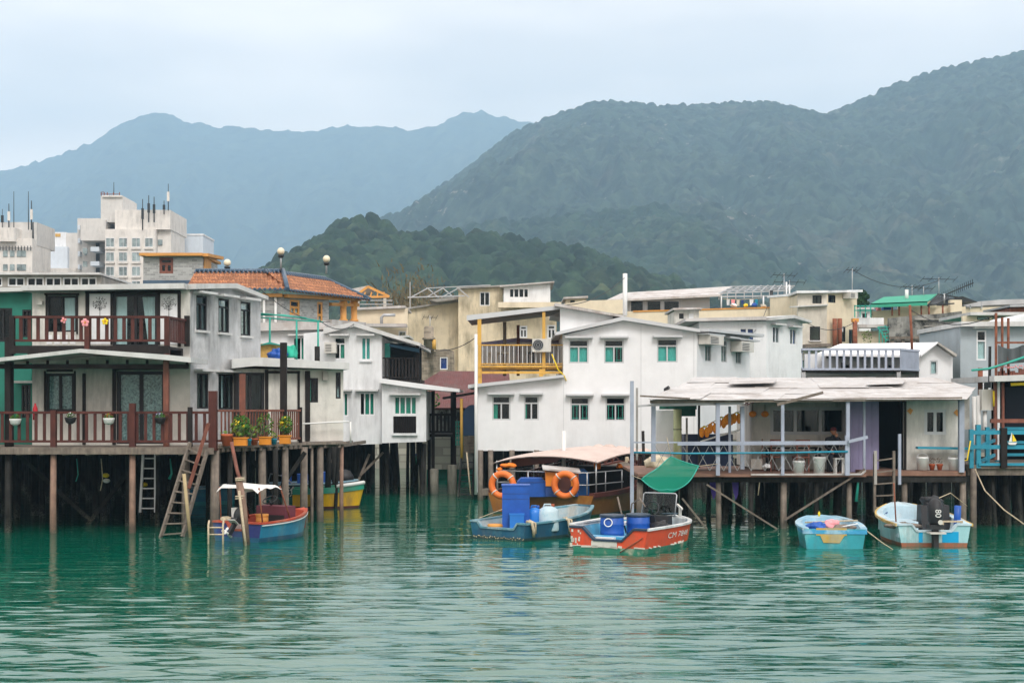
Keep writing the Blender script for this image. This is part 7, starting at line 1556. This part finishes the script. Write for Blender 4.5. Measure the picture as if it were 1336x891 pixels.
# ---- white-blue boat with outboard
wbt=boat('motorboat','pale blue motorboat with yellow rim and a black outboard engine',1219,36.6,3.7,R(89))
m_pale=hullmat('pale_blue_hull',(.32,.58,.62),(.50,.68,.70)); m_yrim=hullmat('yellow_rim',(.62,.42,.12),(.6,.62,.6)); m_pw=hullmat('white_blue_lining',(.50,.66,.74),(.62,.72,.76))
st=shape(3.7,2.0,.55,.86,.45,.16,2.0,1.8)
hull(wbt,st,[m_pale,hullmat('rust_waterline',(.35,.12,.06),(.10,.12,.08)),m_pw,m_pw,m_pw,m_pale,m_pw],notch=(.62,.48,.17),floor=.22,deck=.88,band=.09,gw=.15)
for sg in (1,-1): part(wbt,'yellow_rim',m_yrim,lambda mb:[mb.beam((st[i][0],sg*(st[i][1]+.04),st[i][2]-.0),(st[i+1][0],sg*(st[i+1][1]+.04),st[i+1][2]),.05,.07) for i in range(17)])
m_cy=M('cyan_panel',(.0,.33,.62),var=.05,rough=.35)
for a_,b_ in ((-.62,-.2),(.30,.40)): part(wbt,'blue_panel',m_cy,lambda mb: mb.box((-1.862,a_,.10),(-1.853,b_,.375)))
part(wbt,'dark_stripe',m_dblue,lambda mb:[mb.beam((st[i][0],sg*(st[i][1]-.145),st[i][2]-.14),(st[i+1][0],sg*(st[i+1][1]-.145),st[i+1][2]-.14),.02,.07) for sg in (1,-1) for i in range(4,15)])
outboard(wbt,-1.85,.02,.50,1.25,0,m_black,mark='80')
for q0_,q1_ in (((-.5,.05,.22),(.4,.85,.52)),((.5,-.8,.22),(.8,.8,.5)),((-1.78,-.9,.22),(-1.45,.9,.36))): part(wbt,'thwart',m_pw,lambda mb: mb.box(q0_,q1_))
part(wbt,'console',m_black,lambda mb: mb.prism([(-.5,-.8,.22),(.1,-.8,.22),(.0,-.8,.95),(-.4,-.8,.95)],(0,.75,0)))
bundle('engine_cover','black crumpled cover over the console beside the outboard','cover',onb(wbt,-.1,-.45,.98),(.34,.36,.22),m_black,3)
one(MB().tube([onb(wbt,-.9,-.86,.4),onb(wbt,-.9,-.88,.98)],.09,10),'fender',m_blue,'upright blue fender beside the black cover','fender')
t_=thing('wooden_frame_box','small wooden stool frame in the pale motorboat stern','stool',onb(wbt,-1.6,-.55,.37))
part(t_,'top',m_rope,lambda mb: mb.beam(onb(wbt,-1.6,-.25,.62),onb(wbt,-1.6,-.8,.62),.08,.04)); 
for y_ in (-.28,-.77): part(t_,'leg',m_rope,lambda mb: mb.beam(onb(wbt,-1.6,y_,.37),onb(wbt,-1.6,y_,.61),.06,.05))
bundle('rope_coil','tangled brown ropes and anchor on the pale motorboat quarter','rope',onb(wbt,-1.5,.72,.50),(.4,.22,.09),m_weath,2); one(MB().tube([onb(wbt,-1.35,.85,.5),onb(wbt,-1.3,.9,1.6)],.02,5),'rod',m_rust,'thin rusty rod standing at the left quarter of the pale motorboat','rod')
one(MB().tube([onb(wbt,.6,-.5,.95),P(1240,643,41),P(1262,660,41)],.014,4),'rope',m_rope,'thin rope rising from the pale motorboat to the hut posts','rope')
# ---- canopy boat on the left
cb_=boat('motorboat','blue and red motorboat with a sagging white canopy on poles',309,37.9,3.0,R(62))
m_navy=hullmat('navy_hull',(.025,.035,.16),(.03,.10,.26)); m_rgun=hullmat('red_gunwale',(.45,.07,.035),(.5,.14,.08)); m_aqua=hullmat('aqua_hull',(.02,.20,.34),(.05,.30,.42))
st=shape(3.0,1.75,.50,.68,.35,.1,2.0)
hull(cb_,st,[m_aqua,m_bhull,m_rgun,M('red_lining',(.42,.06,.03),var=.15,rough=.5),m_rgun,m_navy,m_rgun],notch=(.4,.25,.2),floor=.18,deck=.92,band=.12)
part(cb_,'white_line',m_wplast,lambda mb:[mb.beam((st[i][0],-st[i][1]-.032,st[i][2]-.05),(st[i+1][0],-st[i+1][1]-.032,st[i+1][2]-.05),.012,.025) for i in range(17)])
outboard(cb_,-1.53,-.05,.50,.75,R(38),m_dkmetal)
vs=[];fs=[];nu,nv=12,8
for i in range(nu+1):
    for j in range(nv+1):
        u,v=i/nu,j/nv; vs.append(V((-1.5+1.05*u,.7-1.4*v,1.5+.02*math.sin(u*9+v*3)-.06*math.sin(math.pi*v)*math.sin(math.pi*u)-(.13 if j in(0,nv) else 0)*(.5+.5*math.sin(u*7+1)**2)-(.1 if i==0 else .3*(1-v) if i==nu else 0))))
for i in range(nu):
    for j in range(nv): k=i*(nv+1)+j; fs.append([k,k+1,k+nv+2,k+nv+1])
MB().add(vs,fs,True).build('canopy',M('white_canvas',(.68,.67,.64),var=.08,streak=.3,scol=(.4,.38,.34),rough=.9),cb_,norm=False)
for a,b,c_,d in ((-1.3,-.7,-1.4,-.66),(-1.3,.7,-1.4,.66),(-.1,-.72,-.5,-.66),(-.1,.7,-.5,.66)): MB().tube([(a if a<0 else a+.2,b,.5),(c_,d,1.44)],.022,6).build('canopy_pole',m_metal if a>0 else m_rust,cb_)
cs=part(cb_,'console',M('maroon_box',(.13,.03,.045),var=.15,rough=.5),lambda mb: mb.box((-.1,-.55,.2),(.35,.45,.86))); part(cs,'shelf',m_black,lambda mb: mb.box((-.104,-.5,.42),(-.099,.4,.62)))
part(cs,'steering_wheel',m_dkmetal,lambda mb:(mb.torus((.05,.1,1.02),.2,.016,(0,1,0),(.85,0,.45),22,6),mb.beam((.05,-.1,1.02),(.05,.3,1.02),.02),mb.tube([(.05,.1,1.02),(.12,.1,.86)],.03,6)))
part(cb_,'seat',m_wplast,lambda mb: mb.prism([(-.95,.3,.2),(-.7,.3,.2),(-.85,.3,.85),(-1.0,.3,.85)],(0,.3,0)))
drum('float','orange round float in the canopy boat beside the maroon console',onb(cb_,-.55,-.1,.2),.17,.45,m_orange); bundle('rope_coil','heap of pale rope on the canopy boat stern','rope',onb(cb_,-1.3,.5,.56),(.22,.2,.07),m_rope,6)
lm=thing('boarding_ladder','thin metal boarding ladder hung at the stern of the canopy boat','ladder',P(281,706,37.3))
for px in (272,291): part(lm,'side_rail',m_rope,lambda mb: mb.tube([P(px,720,37.2),P(px,684,37.2),P(px+1,679,37.4)],.028,6))
for y_ in (688,697): part(lm,'rung',m_rope,lambda mb: mb.tube([P(272,y_,37.2),P(291,y_,37.2)],.022,6))
# ---- yellow and green boat, dark blue boat behind the stilts
yg=boat('rowing_boat','bright yellow boat with green rim and white bow behind the stilts',381,50.6,2.6,R(6))
m_yh=hullmat('yellow_hull',(.78,.46,.01),(.70,.38,.02)); m_gw=hullmat('green_rim',(.02,.30,.20),(.05,.36,.25))
st=shape(2.5,1.5,.58,.74,.5,.25,2.0)
hull(yg,st,[m_yh,m_brd,m_gw,m_gw,m_gw,m_yh,m_gw],floor=.3,band=.08,gw=.14,gh=.2,deck=1.1)
part(yg,'white_bow_rail',m_wplast,lambda mb: mb.tube([(st[i][0],-st[i][1]*1.02,st[i][2]+.15) for i in range(11,19)],.07,8))
db=boat('fishing_boat','dark blue boat with white painted characters moored behind the stilts',342,53.5,3.6,R(10))
m_dbh=hullmat('night_blue_hull',(.012,.03,.055),(.015,.05,.08)); st=shape(3.6,1.7,.68,.80,.6,.2,2.0)
hull(db,st,[m_dbh,hullmat('teal_waterline',(.02,.20,.19)),m_pgun,m_dbh,m_pgun,m_dbh,m_pgun],floor=.4,band=.22,deck=1.1)
hull_text(db,'漁 山川',st,m_txt,-.1,.40,.42,1.2)
part(db,'deck_box',m_blue,lambda mb: mb.box((-.5,-.4,.4),(-.1,.3,1.05)))
part(db,'deck_box',m_blue,lambda mb: mb.box((.2,-.4,.4),(.75,.3,1.12)))
part(db,'hood',m_black,lambda mb: mb.lathe([(.35,0),(.33,.25),(.2,.45),(.03,.5)],(1.3,.1,.7),14,sy=.7)); part(db,'cabin_rail',m_metal,lambda mb:(mb.tube([(-1.6,-.7,.7),(-1.5,-.7,1.1),(-1.0,-.7,1.0),(-.7,-.7,.72)],.03,6)))
drum('drum','dark blue drum on the boat behind the stilts',onb(db,-.9,-.1,.45),.2,.55,m_blue)
b3=boat('dinghy','blue and teal dinghy glimpsed between the left ladder and the stilts',243,52,2.4,R(30)); st=shape(2.4,1.3,.6,.75,.5,.2); hull(b3,st,[m_aqua,m_tq,m_pgun,m_aqua],floor=.2,deck=1.1)
# ---- green boat across the channel
gbt=boat('rowing_boat','long green boat moored at the head of the channel',536,72,5.6,R(3)); st=shape(5.6,1.9,1.15,1.2,.7,.4,2.2)
m_gh=hullmat('emerald_hull',(.015,.24,.17),(.03,.30,.22)); hull(gbt,st,[m_gh,m_gh,m_dblue,m_gh,m_gh,m_gh],floor=.4,band=.1,deck=1.1)
hull_text(gbt,'M4871C',st,m_txt,-.0,.66,.5,1.); hull_text(gbt,'CM',st,m_txt,1.7,.68,.45,1.)
bundle('float','pink and white striped float on the long green boat','float',V((X(587,71.8),71.8,Z(600,71.8))),(.5,.3,.3),m_pink,3); bundle('net_heap','green net heap on the long green boat','net',V((X(604,71.8),71.8,Z(601,71.8))),(.6,.4,.4),m_tgreen,5)

# ================================================================== loose lines, junk and braces
for i,(p,q,sg,lb) in enumerate(((P(418,419,47.5),P(463,422,57),.25,'thin cable from the green pole rack to the white gable peak'),(P(340,378,46),P(430,420,58),.3,'sagging cable from the grey house roof to the annex roof'),(P(548,450,57),P(621,440,54.3),.35,'sagging cable between the dark balcony roof and the white corner pole'),(P(735,398,55),P(815.5,362,62),.3,'cable rising from the yellow balcony roof to the white flue pipe'),(P(979,437,60),P(1006.5,382,78.7),.4,'cable from the central white house up to the dark rooftop chimney'),(P(1112,352,73),P(1225,366,80),.6,'long sagging cable between the cream house aerial and the cross shaped aerial'),(P(1049,419,66),P(1115.5,420,70),.4,'sagging cable between the square bay and the brown lamp post'),(P(1189,405,48.2),P(1300,410,43.9),.4,'sagging cable from the thin rusty pole to the rusty posts'))):
    one(MB().tube([p+(q-p)*(k/10)-V((0,0,sg*4*(k/10)*(1-k/10))) for k in range(11)],.016,4),'cable',m_black,lb,'cable')
for a,b in (((20,590),(120,680)),((180,600),(110,690)),((330,600),(372,668)),((398,590),(350,660))): part(lh,'brace',m_stilt,lambda mb: mb.beam(P(*a,43.5),P(*b,43.7),.07,.12))
for px,y1,mt,lb in ((132,640,m_rope,'pale rope dangling under the left deck between the two pinkish posts'),(100,628,m_tgreen,'green rope dangling under the left deck near the left pinkish post'),(222,625,m_tgreen,'teal net scrap dangling under the deck behind the tall ladder'),(1118,640,m_tgreen,'green net scrap hanging at the corner of the hut deck'),(990,632,m_rope,'pale rope hanging below the hut deck beside the long brace')):
    Y=42.6 if px<500 else 41.9; one(MB().tube([P(px,(598 if px<500 else 622),Y),P(px+2,(610+y1)/2,Y),P(px-1,y1+(0 if px<500 else 14),Y)],[.02,.035,.05] if 'scrap' in lb else .016,5),'net_scrap' if 'scrap' in lb else 'rope',mt,lb,'net' if 'scrap' in lb else 'rope')
for px,py,mt,lb in ((138,620,m_yel,'small yellow float hanging in the dark under the left deck'),(188,632,m_yel,'yellow float wedged behind the grey hanging ladder'),(139,627,m_wplast,'white plastic bottle hanging in the dark under the left deck')):
    one(MB().ball(P(px,py,43.4),(.11,.08,.07),10,7),'float' if mt is m_yel else 'bottle',mt,lb,'float' if mt is m_yel else 'bottle')
